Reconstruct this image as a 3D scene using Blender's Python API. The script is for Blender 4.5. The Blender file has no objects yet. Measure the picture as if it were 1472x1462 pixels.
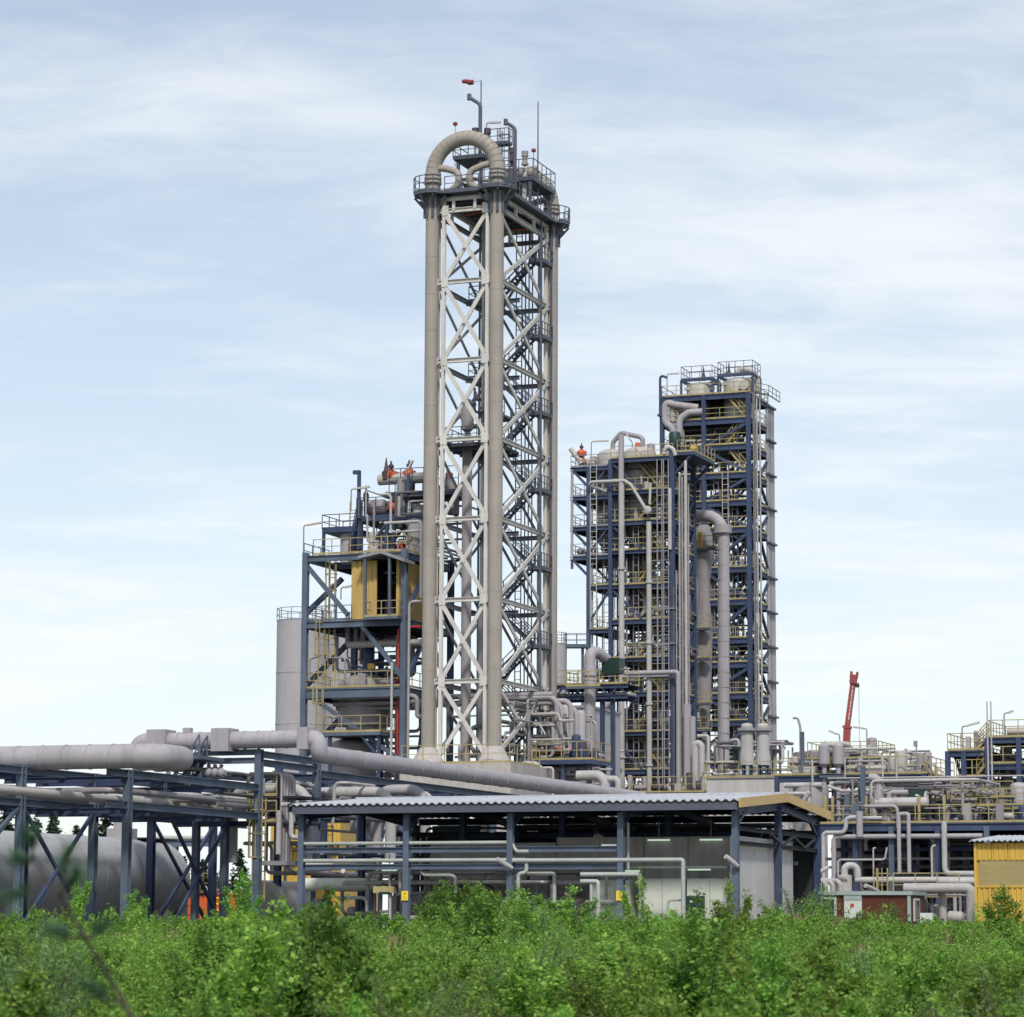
import bpy, math, random
import numpy as np
from mathutils import Vector, Matrix

# ------------------------------------------------------------------ camera, sky, sun, exposure
scn = bpy.context.scene
COL = scn.collection
FPX, CU, CV = 4200.0, 736.0, 731.0            # focal length and image centre, in photograph pixels
PITCH, ROLL = math.atan(604.0 / 4200.0), 0.0045
_F = Vector((0, math.cos(PITCH), math.sin(PITCH)))
_U0 = Vector((0, -math.sin(PITCH), math.cos(PITCH)))
_R0 = Vector((1, 0, 0))
_R = _R0 * math.cos(ROLL) + _U0 * math.sin(ROLL)
_U = _U0 * math.cos(ROLL) - _R0 * math.sin(ROLL)
cam_data = bpy.data.cameras.new('camera')
cam = bpy.data.objects.new('camera', cam_data)
COL.objects.link(cam)
cam.matrix_world = Matrix(((_R.x, _U.x, -_F.x, 0), (_R.y, _U.y, -_F.y, 0), (_R.z, _U.z, -_F.z, 0), (0, 0, 0, 1)))
cam_data.sensor_fit = 'HORIZONTAL'
cam_data.sensor_width = 36.0
cam_data.lens = FPX / 1472.0 * 36.0
cam_data.clip_start = 0.5
cam_data.clip_end = 12000.0
cam_data.dof.use_dof = True
cam_data.dof.focus_distance = 190.0
cam_data.dof.aperture_fstop = 4.6
scn.camera = cam
scn.render.resolution_x, scn.render.resolution_y = 1024, 1017

SUN_EL, SUN_AZ = math.radians(48), math.radians(176)     # azimuth clockwise from +Y: high behind the camera
sun_dir = Vector((math.sin(SUN_AZ) * math.cos(SUN_EL), math.cos(SUN_AZ) * math.cos(SUN_EL), math.sin(SUN_EL)))
sun_data = bpy.data.lights.new('sun', 'SUN')
sun_data.energy = 2.5
sun_data.angle = math.radians(6)
sun_data.color = (1.0, 0.95, 0.88)
sun = bpy.data.objects.new('sun', sun_data)
COL.objects.link(sun)
sun.rotation_euler = sun_dir.to_track_quat('Z', 'Y').to_euler()
sun.location = sun_dir * 300

world = bpy.data.worlds.new('World')
scn.world = world
world.use_nodes = True
wn, wl = world.node_tree.nodes, world.node_tree.links
wn.clear()
w_out = wn.new('ShaderNodeOutputWorld')
w_bg = wn.new('ShaderNodeBackground'); w_bg.inputs['Strength'].default_value = 0.112
w_sky = wn.new('ShaderNodeTexSky'); w_sky.sky_type = 'NISHITA'; w_sky.sun_disc = False
w_sky.sun_elevation = SUN_EL; w_sky.sun_rotation = SUN_AZ; w_sky.air_density = 1.0; w_sky.dust_density = 0.6; w_sky.ozone_density = 1.0
w_tc = wn.new('ShaderNodeTexCoord')
w_sep = wn.new('ShaderNodeSeparateXYZ'); wl.new(w_tc.outputs['Generated'], w_sep.inputs[0])
def wmath(op, a, b=None, c=None):
    n = wn.new('ShaderNodeMath'); n.operation = op
    for i, v in enumerate((a, b, c)):
        if v is None: continue
        if isinstance(v, (int, float)): n.inputs[i].default_value = v
        else: wl.new(v, n.inputs[i])
    return n.outputs[0]
zz = wmath('ADD', wmath('MAXIMUM', w_sep.outputs['Z'], 0.0), 0.11)
px = wmath('DIVIDE', w_sep.outputs['X'], zz)
py = wmath('DIVIDE', w_sep.outputs['Y'], zz)
w_cmb = wn.new('ShaderNodeCombineXYZ'); wl.new(px, w_cmb.inputs[0]); wl.new(py, w_cmb.inputs[1])
def wnoise(scale, sx, sy, rot, off, detail=9, rough=0.55, dist=0.4):
    m = wn.new('ShaderNodeMapping'); wl.new(w_cmb.outputs[0], m.inputs['Vector'])
    m.inputs['Scale'].default_value = (sx, sy, 1); m.inputs['Rotation'].default_value = (0, 0, rot); m.inputs['Location'].default_value = (off, off * 0.7, off)
    n = wn.new('ShaderNodeTexNoise'); wl.new(m.outputs[0], n.inputs['Vector'])
    n.inputs['Scale'].default_value = scale; n.inputs['Detail'].default_value = detail; n.inputs['Roughness'].default_value = rough; n.inputs['Distortion'].default_value = dist
    return n.outputs[0]
n_big = wnoise(0.85, 0.62, 1.0, 0.18, 4.2, 3, 0.5, 0.6)
n_wisp = wnoise(2.0, 0.55, 1.0, 0.12, 11.3, 6, 0.6, 0.9)
n_fine = wnoise(6.5, 0.7, 1.0, 0.25, 2.1, 6, 0.62, 0.8)
dens = wmath('ADD', wmath('ADD', wmath('MULTIPLY', n_big, 0.50), wmath('MULTIPLY', n_wisp, 0.34)), wmath('MULTIPLY', n_fine, 0.18))
w_rmp = wn.new('ShaderNodeMapRange'); w_rmp.interpolation_type = 'SMOOTHSTEP'
wl.new(dens, w_rmp.inputs['Value']); w_rmp.inputs['From Min'].default_value = 0.43; w_rmp.inputs['From Max'].default_value = 0.635
w_rmp.inputs['To Min'].default_value = 0.34; w_rmp.inputs['To Max'].default_value = 0.96
# thin cloud looks thicker towards the horizon, as the sight line through the layer lengthens
thick = wmath('MULTIPLY', w_rmp.outputs[0], 1.0)
lowness = wmath('POWER', wmath('SUBTRACT', 1.0, wmath('MAXIMUM', w_sep.outputs['Z'], 0.0)), 8.0)
fac = wmath('MINIMUM', wmath('ADD', wmath('MULTIPLY', thick, 0.82), wmath('MULTIPLY', lowness, 0.55)), 0.97)
w_mix = wn.new('ShaderNodeMixRGB'); wl.new(fac, w_mix.inputs['Fac']); wl.new(w_sky.outputs[0], w_mix.inputs['Color1'])
w_mix.inputs['Color2'].default_value = (7.45, 7.75, 7.95, 1)
wl.new(w_mix.outputs[0], w_bg.inputs['Color']); wl.new(w_bg.outputs[0], w_out.inputs['Surface'])

scn.view_settings.view_transform = 'Standard'
scn.view_settings.look = 'None'
scn.view_settings.exposure = 0.22
scn.view_settings.gamma = 1.0
scn.view_settings.use_curve_mapping = False
scn.cycles.max_bounces = 6
scn.cycles.diffuse_bounces = 3
scn.cycles.transparent_max_bounces = 6
scn.cycles.use_denoising = True
random.seed(7)
scn.cycles.use_adaptive_sampling = True
scn.cycles.adaptive_threshold = 0.02
world.cycles.sampling_method = 'MANUAL'
world.cycles.sample_map_resolution = 512
# ------------------------------------------------------------------ plant grid and pixel-to-place helpers
ALPHA = math.radians(20.9)
E1 = Vector((math.cos(ALPHA), -math.sin(ALPHA), 0))   # along the plant's long side: right and nearer
E2 = Vector((math.sin(ALPHA), math.cos(ALPHA), 0))    # across it: right and away
Z3 = Vector((0, 0, 1))
GROUND = -0.35                                        # level of the plant yard, the eye is at 0

def ray(u, v):
    return _F + _R * ((u - CU) / FPX) + _U * ((CV - v) / FPX)
def at(u, v, Y):
    d = ray(u, v)
    return d * (Y / d.y)
def row_z(x, y, v):
    k = (CV - v) / FPX
    n = _U - _F * k
    return -(x * n.x + y * n.y) / n.z
def along(x0, y0, d, u, v):
    r = ray(u, v)
    return (y0 * r.x - x0 * r.y) / (d.x * r.y - d.y * r.x)

class Site:
    """A spot on the plant grid: a runs along E1, b along E2, z is up."""
    def __init__(s, u, v, Y):
        p = at(u, v, Y); s.x, s.y = p.x, p.y
    def g(s, a, b, z):
        return Vector((s.x + a * E1.x + b * E2.x, s.y + a * E1.y + b * E2.y, z))
    def au(s, u, b=0.0, v=1000):
        return along(s.x + b * E2.x, s.y + b * E2.y, E1, u, v)
    def bu(s, u, a=0.0, v=1000):
        return along(s.x + a * E1.x, s.y + a * E1.y, E2, u, v)
    def zv(s, a, b, v):
        p = s.g(a, b, 0); return row_z(p.x, p.y, v)
    def w(s, u, v, b=0.0):                 # point of the upright plane b = const
        a = s.au(u, b, v); return s.g(a, b, s.zv(a, b, v))
    def wa(s, u, v, a=0.0):                # point of the upright plane a = const
        b = s.bu(u, a, v); return s.g(a, b, s.zv(a, b, v))
    def path(s, uv, b=0.0):                # polyline on that plane, squared up to true verticals and levels
        out = []
        for (u, v) in uv:
            a = s.au(u, b, v); z = s.zv(a, b, v)
            if out:
                pa, pz = out[-1]
                if abs(z - pz) < 0.16 * abs(a - pa): z = pz
                elif abs(a - pa) < 0.16 * abs(z - pz): a = pa
            out.append((a, z))
        return [s.g(a, b, z) for a, z in out]

# ------------------------------------------------------------------ meshes
class MB:
    def __init__(s): s.v = []; s.f = []; s.mi = []; s.m = 0
    def add(s, vs, fs):
        n = len(s.v); s.v += [tuple(x) for x in vs]; s.f += [tuple(i + n for i in f) for f in fs]; s.mi += [s.m] * len(fs)
        return s
    def obox(s, c, x, y, z):               # centre and three half-axis vectors
        c = Vector(c)
        P = [c + x * i + y * j + z * k for k in (-1, 1) for j in (-1, 1) for i in (-1, 1)]
        return s.add(P, [(0, 2, 3, 1), (4, 5, 7, 6), (0, 1, 5, 4), (2, 6, 7, 3), (0, 4, 6, 2), (1, 3, 7, 5)])
    def gbox(s, S, a0, a1, b0, b1, z0, z1): # box on the plant grid
        return s.obox(S.g((a0 + a1) / 2, (b0 + b1) / 2, (z0 + z1) / 2), E1 * ((a1 - a0) / 2), E2 * ((b1 - b0) / 2), Z3 * ((z1 - z0) / 2))
    def beam(s, p, q, w, h=None, up=None):
        p, q = Vector(p), Vector(q); d = q - p; L = d.length
        if L < 1e-5: return s
        d /= L; h = w if h is None else h
        up = Vector(up) if up is not None else (Z3 if abs(d.z) < 0.95 else E2)
        x = d.cross(up); x.normalize(); y = x.cross(d)
        return s.obox((p + q) / 2, x * (w / 2), d * (L / 2), y * (h / 2))
    def ibeam(s, p, q, w, h, up=None, t=None):
        p, q = Vector(p), Vector(q); d = q - p; L = d.length
        if L < 1e-5: return s
        d /= L
        up = Vector(up) if up is not None else (Z3 if abs(d.z) < 0.95 else E2)
        x = d.cross(up); x.normalize(); y = x.cross(d); t = t or h * 0.12
        c = (p + q) / 2
        s.obox(c + y * (h / 2 - t / 2), x * (w / 2), d * (L / 2), y * (t / 2))
        s.obox(c - y * (h / 2 - t / 2), x * (w / 2), d * (L / 2), y * (t / 2))
        return s.obox(c, x * (t / 2), d * (L / 2), y * (h / 2 - t))
    def tube(s, pts, r, n=10, caps=True):
        pts = [Vector(p) for p in pts]; N = len(pts)
        R = r if isinstance(r, (list, tuple)) else [r] * N
        T = []
        for i in range(N):
            t = (pts[min(i + 1, N - 1)] - pts[max(i - 1, 0)]); T.append(t.normalized())
        u = T[0].cross(Z3 if abs(T[0].z) < 0.9 else E1).normalized(); vs = []
        for i in range(N):
            if i: u = (u - T[i] * u.dot(T[i])).normalized()
            w = T[i].cross(u)
            for k in range(n):
                an = 2 * math.pi * k / n
                vs.append(pts[i] + u * (math.cos(an) * R[i]) + w * (math.sin(an) * R[i]))
        fs = [(i * n + k, i * n + (k + 1) % n, (i + 1) * n + (k + 1) % n, (i + 1) * n + k) for i in range(N - 1) for k in range(n)]
        if caps: fs += [tuple(range(n))[::-1], tuple((N - 1) * n + k for k in range(n))]
        return s.add(vs, fs)
    def lathe(s, c, prof, n=24, ax=None):
        c = Vector(c); ax = Vector(ax).normalized() if ax is not None else Z3
        x = ax.cross(E1 if abs(ax.dot(E1)) < 0.9 else Z3).normalized(); y = ax.cross(x)
        vs = [c + ax * z + (x * math.cos(2 * math.pi * k / n) + y * math.sin(2 * math.pi * k / n)) * r for r, z in prof for k in range(n)]
        fs = [(i * n + k, i * n + (k + 1) % n, (i + 1) * n + (k + 1) % n, (i + 1) * n + k) for i in range(len(prof) - 1) for k in range(n)]
        fs += [tuple(range(n))[::-1], tuple((len(prof) - 1) * n + k for k in range(n))]
        return s.add(vs, fs)
    def ring(s, c, r0, r1, z0, z1, n=24, ax=None):     # pipe-like collar
        c = Vector(c); ax = Vector(ax).normalized() if ax is not None else Z3
        x = ax.cross(E1 if abs(ax.dot(E1)) < 0.9 else Z3).normalized(); y = ax.cross(x)
        prof = [(r0, z0), (r1, z0), (r1, z1), (r0, z1)]
        vs = [c + ax * z + (x * math.cos(2 * math.pi * k / n) + y * math.sin(2 * math.pi * k / n)) * r for r, z in prof for k in range(n)]
        fs = [(i * n + k, i * n + (k + 1) % n, ((i + 1) % 4) * n + (k + 1) % n, ((i + 1) % 4) * n + k) for i in range(4) for k in range(n)]
        return s.add(vs, fs)
    def corrugated(s, o, ex, ey, nrm, W, H, pitch, depth, thick=0.03, trap=True):
        """ribbed sheet: W along ex, H along ey, ribs standing out along nrm"""
        o = Vector(o); k = max(1, round(W / pitch)); pt = W / k; xs = []
        for i in range(k):
            for fx, fz in (((0, 0), (.32, 0), (.45, 1), (.87, 1)) if trap else ((0, 0), (.17, .25), (.33, .75), (.5, 1), (.67, .75), (.83, .25))):
                xs.append(((i + fx) * pt, fz * depth))
        xs.append((W, 0)); n = len(xs)
        vs = [o + ex * x + nrm * z for x, z in xs] + [o + ex * x + nrm * z + ey * H for x, z in xs]
        vs += [o + ex * x + nrm * (z - thick) for x, z in xs] + [o + ex * x + nrm * (z - thick) + ey * H for x, z in xs]
        fs = []
        for i in range(n - 1):
            fs += [(i, i + 1, n + i + 1, n + i), (2 * n + i, 3 * n + i, 3 * n + i + 1, 2 * n + i + 1), (i, 2 * n + i, 2 * n + i + 1, i + 1), (n + i, n + i + 1, 3 * n + i + 1, 3 * n + i)]
        fs += [(0, n, 3 * n, 2 * n), (n - 1, 3 * n - 1, 4 * n - 1, 2 * n - 1)]
        return s.add(vs, fs)
    def build(s, name, mat, parent=None, loc=None, smooth=True):
        org = ORG[parent.name] if parent is not None else (Vector(loc) if loc is not None else Vector((0, 0, 0)))
        me = bpy.data.meshes.new(name)
        me.from_pydata([(x - org.x, y - org.y, z - org.z) for x, y, z in s.v], [], s.f)
        for m in (mat if isinstance(mat, (list, tuple)) else [mat]): me.materials.append(M[m])
        if len(me.materials) > 1: me.polygons.foreach_set('material_index', s.mi)
        if smooth:
            me.polygons.foreach_set('use_smooth', [True] * len(s.f))
            me.set_sharp_from_angle(angle=math.radians(38))
        me.update()
        o = bpy.data.objects.new(name, me); COL.objects.link(o)
        if parent is not None: o.parent = parent
        else: o.location = org
        ORG[o.name] = org
        return o
ORG = {}

def fillet(pts, R, seg=5):
    pts = [Vector(p) for p in pts]; out = [pts[0]]
    for i in range(1, len(pts) - 1):
        a, b = (pts[i - 1] - pts[i]), (pts[i + 1] - pts[i]); la, lb = a.length, b.length
        if la < 1e-4 or lb < 1e-4: continue
        a /= la; b /= lb; ang = a.angle(b)
        if ang > 3.05 or ang < 0.05: out.append(pts[i]); continue
        t = min(R / math.tan(ang / 2), la * 0.48, lb * 0.48); r = t * math.tan(ang / 2)
        c = pts[i] + (a + b).normalized() * (r / math.sin(ang / 2))
        s0, s1 = pts[i] + a * t - c, pts[i] + b * t - c
        th = s0.angle(s1)
        for k in range(seg + 1):
            f = k / seg
            out.append(c + (s0 * math.sin((1 - f) * th) + s1 * math.sin(f * th)) / max(math.sin(th), 1e-6))
    out.append(pts[-1]); return out

def tag(o, label, cat, group=None):
    o['label'] = label; o['category'] = cat
    if group: o['group'] = group
    return o
def thing(name, label, cat, loc, group=None):
    o = bpy.data.objects.new(name, None); o.empty_display_size = 0.3
    COL.objects.link(o); o.location = loc; ORG[o.name] = Vector(loc)
    return tag(o, label, cat, group)
def structure(o): o['kind'] = 'structure'; return o
def stuff(o): o['kind'] = 'stuff'; return o

# ------------------------------------------------------------------ materials
M = {}
def mat(name, col, rough=0.55, metal=0.0, var=0.10, scale=0.7, streak=0.0, streak_col=(0.10, 0.08, 0.06), fine=0.05, bump=0.0, bscale=30, spec=0.4, emit=None):
    m = bpy.data.materials.new(name); m.use_nodes = True; nt = m.node_tree; N, L = nt.nodes, nt.links
    bs = N['Principled BSDF']; geo = N.new('ShaderNodeNewGeometry')
    def noise(sc, det, vec=None):
        n = N.new('ShaderNodeTexNoise'); n.inputs['Scale'].default_value = sc; n.inputs['Detail'].default_value = det
        L.new(vec or geo.outputs['Position'], n.inputs['Vector']); return n.outputs[0]
    def mr(v, a, b, lo=0.3, hi=0.7):
        r = N.new('ShaderNodeMapRange'); L.new(v, r.inputs[0]); r.inputs[1].default_value = lo; r.inputs[2].default_value = hi; r.inputs[3].default_value = a; r.inputs[4].default_value = b
        return r.outputs[0]
    def mul(a, b):
        n = N.new('ShaderNodeMath'); n.operation = 'MULTIPLY'; L.new(a, n.inputs[0]); L.new(b, n.inputs[1]); return n.outputs[0]
    f = mul(mr(noise(scale, 4), 1 - var, 1 + var), mr(noise(scale * 9, 3), 1 - fine, 1 + fine))
    mx = N.new('ShaderNodeVectorMath'); mx.operation = 'SCALE'; mx.inputs[0].default_value = col[:3]; L.new(f, mx.inputs['Scale'])
    cur = mx.outputs[0]
    if streak > 0:
        mp = N.new('ShaderNodeMapping'); mp.inputs['Scale'].default_value = (2.2, 2.2, 0.16); L.new(geo.outputs['Position'], mp.inputs[0])
        sf = mr(noise(1.0, 5, mp.outputs[0]), 0.0, streak, 0.48, 0.72)
        m2 = N.new('ShaderNodeMixRGB'); L.new(sf, m2.inputs[0]); L.new(cur, m2.inputs[1]); m2.inputs[2].default_value = (*streak_col, 1); cur = m2.outputs[0]
    L.new(cur, bs.inputs['Base Color'])
    L.new(mr(noise(scale * 4, 3), max(rough - 0.1, 0.02), min(rough + 0.1, 1)), bs.inputs['Roughness'])
    bs.inputs['Metallic'].default_value = metal; bs.inputs['Specular IOR Level'].default_value = spec
    if bump:
        b = N.new('ShaderNodeBump'); b.inputs['Strength'].default_value = bump; b.inputs['Distance'].default_value = 0.03
        L.new(noise(bscale, 5), b.inputs['Height']); L.new(b.outputs[0], bs.inputs['Normal'])
    if emit: bs.inputs['Emission Color'].default_value = (*emit[0], 1); bs.inputs['Emission Strength'].default_value = emit[1]
    M[name] = m; return m

mat('reactor_cladding', (0.335, 0.303, 0.268), 0.6, 0.0, 0.07, 0.5, 0.35, (0.24, 0.205, 0.17), 0.05, spec=0.3)
mat('white_steel', (0.575, 0.56, 0.525), 0.6, 0, 0.08, 0.5, 0.45, (0.36, 0.31, 0.25), 0.06, spec=0.3)
mat('tower_deck', (0.05, 0.053, 0.07), 0.6, 0, 0.12)
mat('slate_steel', (0.09, 0.10, 0.135), 0.5, 0, 0.12, 0.6, 0.1)
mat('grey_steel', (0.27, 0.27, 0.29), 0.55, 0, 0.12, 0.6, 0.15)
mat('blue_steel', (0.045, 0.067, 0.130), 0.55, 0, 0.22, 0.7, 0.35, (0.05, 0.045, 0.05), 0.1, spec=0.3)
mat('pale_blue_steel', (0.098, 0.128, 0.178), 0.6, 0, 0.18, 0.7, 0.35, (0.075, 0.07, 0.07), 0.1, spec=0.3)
mat('dark_deck', (0.028, 0.031, 0.045), 0.7, 0, 0.15)
mat('yellow_rail', (0.38, 0.315, 0.15), 0.6, 0, 0.18, 0.9, 0.35, (0.2, 0.15, 0.09), 0.1, spec=0.25)
mat('yellow_cladding', (0.52, 0.36, 0.13), 0.6, 0, 0.07, 0.4, 0.32, (0.33, 0.235, 0.10), 0.05, spec=0.25)
mat('bright_yellow', (0.62, 0.40, 0.075), 0.55, 0, 0.08, 0.5, 0.35, (0.38, 0.25, 0.08), 0.05, spec=0.25)
mat('grey_pipe', (0.355, 0.335, 0.352), 0.58, 0.0, 0.08, 0.6, 0.4, (0.22, 0.20, 0.205), 0.06, spec=0.3)
mat('bounce_green_pipe', (0.40, 0.43, 0.40), 0.4, 0.0, 0.08, 0.6, 0.25, (0.25, 0.25, 0.22))  # green light bounced off the foliage is put into this pipe colour
mat('pale_pipe', (0.43, 0.42, 0.412), 0.55, 0.0, 0.10, 0.8, 0.4, (0.27, 0.24, 0.22), 0.08, spec=0.3)
mat('steel_pipe', (0.30, 0.285, 0.30), 0.42, 0.15, 0.12, 0.6, 0.2)
mat('dark_pipe', (0.11, 0.105, 0.115), 0.55, 0, 0.2)
mat('vessel_grey', (0.29, 0.268, 0.278), 0.58, 0, 0.09, 0.6, 0.4, (0.19, 0.17, 0.17), 0.06, spec=0.3)
mat('vessel_cream', (0.43, 0.405, 0.375), 0.45, 0, 0.07, 0.4, 0.2, (0.32, 0.29, 0.25))
mat('shaded_vessel', (0.155, 0.143, 0.155), 0.5, 0, 0.12, 0.5, 0.25, (0.10, 0.09, 0.09))  # vessel grey darkened, with the shade inside the structures put into it
mat('silo_grey', (0.40, 0.385, 0.405), 0.6, 0, 0.05, 0.3, 0.25, (0.29, 0.27, 0.275), 0.04, spec=0.25)
mat('tank_grey', (0.40, 0.405, 0.415), 0.5, 0.0, 0.06, 0.3, 0.35, (0.2, 0.2, 0.205), 0.05, spec=0.3)
mat('concrete', (0.43, 0.40, 0.375), 0.85, 0, 0.10, 0.5, 0.3, (0.25, 0.22, 0.20), 0.08, 0.25, 12)
mat('panel_concrete', (0.50, 0.485, 0.475), 0.8, 0, 0.06, 0.4, 0.38, (0.29, 0.27, 0.26), 0.05, 0.15, 14)
mat('dim_concrete', (0.50, 0.465, 0.44), 0.85, 0, 0.10, 0.4, 0.4, (0.2, 0.18, 0.17))
mat('cream_panel', (0.62, 0.65, 0.56), 0.5, 0, 0.04, 0.4, 0.1, (0.45, 0.45, 0.4))
mat('roof_sheet', (0.44, 0.46, 0.50), 0.55, 0.0, 0.10, 0.6, 0.3, (0.28, 0.28, 0.29), 0.06, spec=0.3)
mat('soffit', (0.035, 0.037, 0.045), 0.8, 0, 0.1)  # under-roof steel, colour darkened to deepen the shade inside the shed
mat('tan_fascia', (0.56, 0.385, 0.16), 0.55, 0, 0.06, 0.6, 0.2, (0.36, 0.25, 0.12))
mat('orange_valve', (0.50, 0.105, 0.04), 0.5, 0, 0.15)
mat('red_pipe', (0.45, 0.045, 0.03), 0.45, 0, 0.1)
mat('valve_dark', (0.07, 0.055, 0.06), 0.55, 0, 0.2)
mat('motor_green', (0.013, 0.042, 0.036), 0.5, 0, 0.15)
mat('crane_red', (0.34, 0.075, 0.07), 0.4, 0, 0.08)
mat('windsock_red', (0.24, 0.045, 0.045), 0.8, 0, 0.1)
mat('container_orange', (0.58, 0.115, 0.03), 0.5, 0, 0.08, 0.5, 0.2, (0.3, 0.08, 0.04))
mat('letter_yellow', (0.78, 0.52, 0.05), 0.55, 0, 0.05)
mat('cabin_brown', (0.10, 0.028, 0.016), 0.6, 0, 0.06)
mat('cabin_white', (0.60, 0.66, 0.62), 0.5, 0, 0.05)
mat('cabin_trim', (0.34, 0.42, 0.40), 0.5, 0, 0.06)
mat('glass', (0.03, 0.04, 0.045), 0.08, 0, 0.02, spec=0.6)
mat('lamp_case', (0.50, 0.46, 0.42), 0.5, 0, 0.08)
mat('lamp_tube', (0.7, 0.8, 0.68), 0.4, 0, 0.0, emit=((0.70, 0.95, 0.72), 0.5))
mat('sign_yellow', (0.85, 0.62, 0.03), 0.5, 0, 0.04)
mat('ink', (0.03, 0.03, 0.03), 0.6, 0, 0.0)
mat('ink_red', (0.5, 0.06, 0.03), 0.6, 0, 0.0)
mat('bark', (0.065, 0.052, 0.04), 0.9, 0, 0.2, 3)
mat('louvre', (0.36, 0.285, 0.12), 0.6, 0, 0.08)
mat('tray_grey', (0.33, 0.32, 0.335), 0.5, 0.1, 0.08, 0.5, 0.2)
mat('interior_shade', (0.02, 0.018, 0.018), 0.8, 0, 0.1)  # near-black that puts the cabin's inner shade into the colour

# ------------------------------------------------------------------ steelwork parts
def column(T, S, a, b, z0, z1, w=0.35, m='blue_steel', name='column'):
    return MB().ibeam(S.g(a, b, z0), S.g(a, b, z1), w, w, up=E2).build(name, m, T)
def girder(T, p, q, h=0.4, w=0.22, m='blue_steel', name='beam'):
    return MB().ibeam(p, q, w, h).build(name, m, T)
def brace(T, p, q, w=0.2, m='blue_steel', name='brace'):
    return MB().beam(p, q, w, w).build(name, m, T)
def gdeck(T, S, a0, a1, b0, b1, z, m='dark_deck', t=0.07, name='deck'):
    return MB().gbox(S, a0, a1, b0, b1, z - t, z).build(name, m, T)
def rail(T, pts, m='yellow_rail', h=1.1, sp=1.4, th=0.055, name='railing', toe=True):
    mb = MB(); pts = [Vector(p) for p in pts]
    for i in range(len(pts) - 1):
        p, q = pts[i], pts[i + 1]; n = max(1, round((q - p).length / sp))
        mb.beam(p + Z3 * h, q + Z3 * h, th, th); mb.beam(p + Z3 * h * 0.52, q + Z3 * h * 0.52, th * 0.85, th * 0.85)
        if toe: mb.beam(p + Z3 * 0.08, q + Z3 * 0.08, 0.03, 0.15)
        for k in range(n + 1):
            if k == 0 and i > 0: continue
            c = p.lerp(q, k / n); mb.beam(c + Z3 * 0.01, c + Z3 * (h + 0.02), th, th)
    return mb.build(name, m, T, smooth=False)
def grail(T, S, ab, z, **k):
    return rail(T, [S.g(a, b, z) for a, b in ab], **k)
def stair(T, p, q, width, side, m='yellow_rail', treads=None, name='stair', rails=True):
    """flight from p up to q; side = horizontal unit vector across the flight"""
    p, q = Vector(p), Vector(q); mb = MB(); side = Vector(side) * (width / 2)
    for s in (-1, 1): mb.beam(p + side * s, q + side * s, 0.06, 0.19)
    n = treads or max(3, int(abs(q.z - p.z) / 0.22)); d = q - p; d.z = 0; d.normalize()
    for k in range(n):
        c = p.lerp(q, (k + 0.5) / n); mb.obox(c, side * 0.97, d * 0.12, Z3 * 0.02)
    st = mb.build(name, m, T, smooth=False)
    if rails:
        mb = MB(); L = max(2, round((q - p).length / 1.3))
        for s in (-1, 1):
            for hh in (1.05, 0.55): mb.beam(p + side * s + Z3 * hh, q + side * s + Z3 * hh, 0.06, 0.06)
            for k in range(L + 1):
                c = p.lerp(q, k / L) + side * s; mb.beam(c, c + Z3 * 1.07, 0.06, 0.06)
        mb.build('handrail', m, st, smooth=False)
    return st
def ladder(T, p, z1, side, out=None, w=0.5, m='grey_steel', cage=False, name='ladder', step=0.5, th=0.07):
    p = Vector(p); side = Vector(side); mb = MB(); H = z1 - p.z
    for s in (-1, 1): mb.beam(p + side * (w / 2 * s), p + side * (w / 2 * s) + Z3 * H, th, th)
    for k in range(1, int(H / step)): c = p + Z3 * (k * step); mb.beam(c - side * w / 2, c + side * w / 2, 0.05, 0.05)
    lad = mb.build(name, m, T, smooth=False)
    if cage and out is not None:
        mb = MB(); out = Vector(out); arc = [(-0.5, 0), (-0.5, .45), (-.2, .75), (.2, .75), (.5, .45), (.5, 0)]
        for k in range(max(2, int(H / 1.2))):
            z = 2.2 + k * 1.2
            if z > H: break
            P = [p + side * (x * 0.75) + out * y + Z3 * z for x, y in arc]
            for i in range(5): mb.beam(P[i], P[i + 1], 0.045, 0.06)
        for x, y in arc[1:5]: mb.beam(p + side * (x * 0.75) + out * y + Z3 * 2.2, p + side * (x * 0.75) + out * y + Z3 * H, 0.045, 0.045)
        mb.build('cage', m, lad, smooth=False)
    return lad
def pipe(T, pts, r, m='grey_pipe', bend=None, n=10, name='pipe', flanges=()):
    mb = MB().tube(fillet(pts, bend if bend is not None else 3.2 * r), r, n)
    for f in flanges:
        i = int(f * (len(pts) - 1.001)); p, q = Vector(pts[i]), Vector(pts[i + 1]); t = f * (len(pts) - 1) - i
        c = p.lerp(q, t); mb.ring(c, r * 0.9, r * 1.5, -0.09, 0.09, 12, q - p)
    return mb.build(name, m, T)
def drum(T, c, r, h, m='vessel_grey', dome=0.35, foot=0.0, cone=0.0, name='vessel', n=28):
    """upright vessel standing on c: optional cone below, domed head"""
    P = []
    if cone > 0: P += [(0.18 * r, -cone)]
    P += [(r, 0), (r, h)]
    for k in range(1, 6): t = k / 6 * math.pi / 2; P.append((r * math.cos(t), h + r * dome * math.sin(t)))
    P.append((r * 0.02, h + r * dome))
    return MB().lathe(c, P, n).build(name, m, T)
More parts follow.
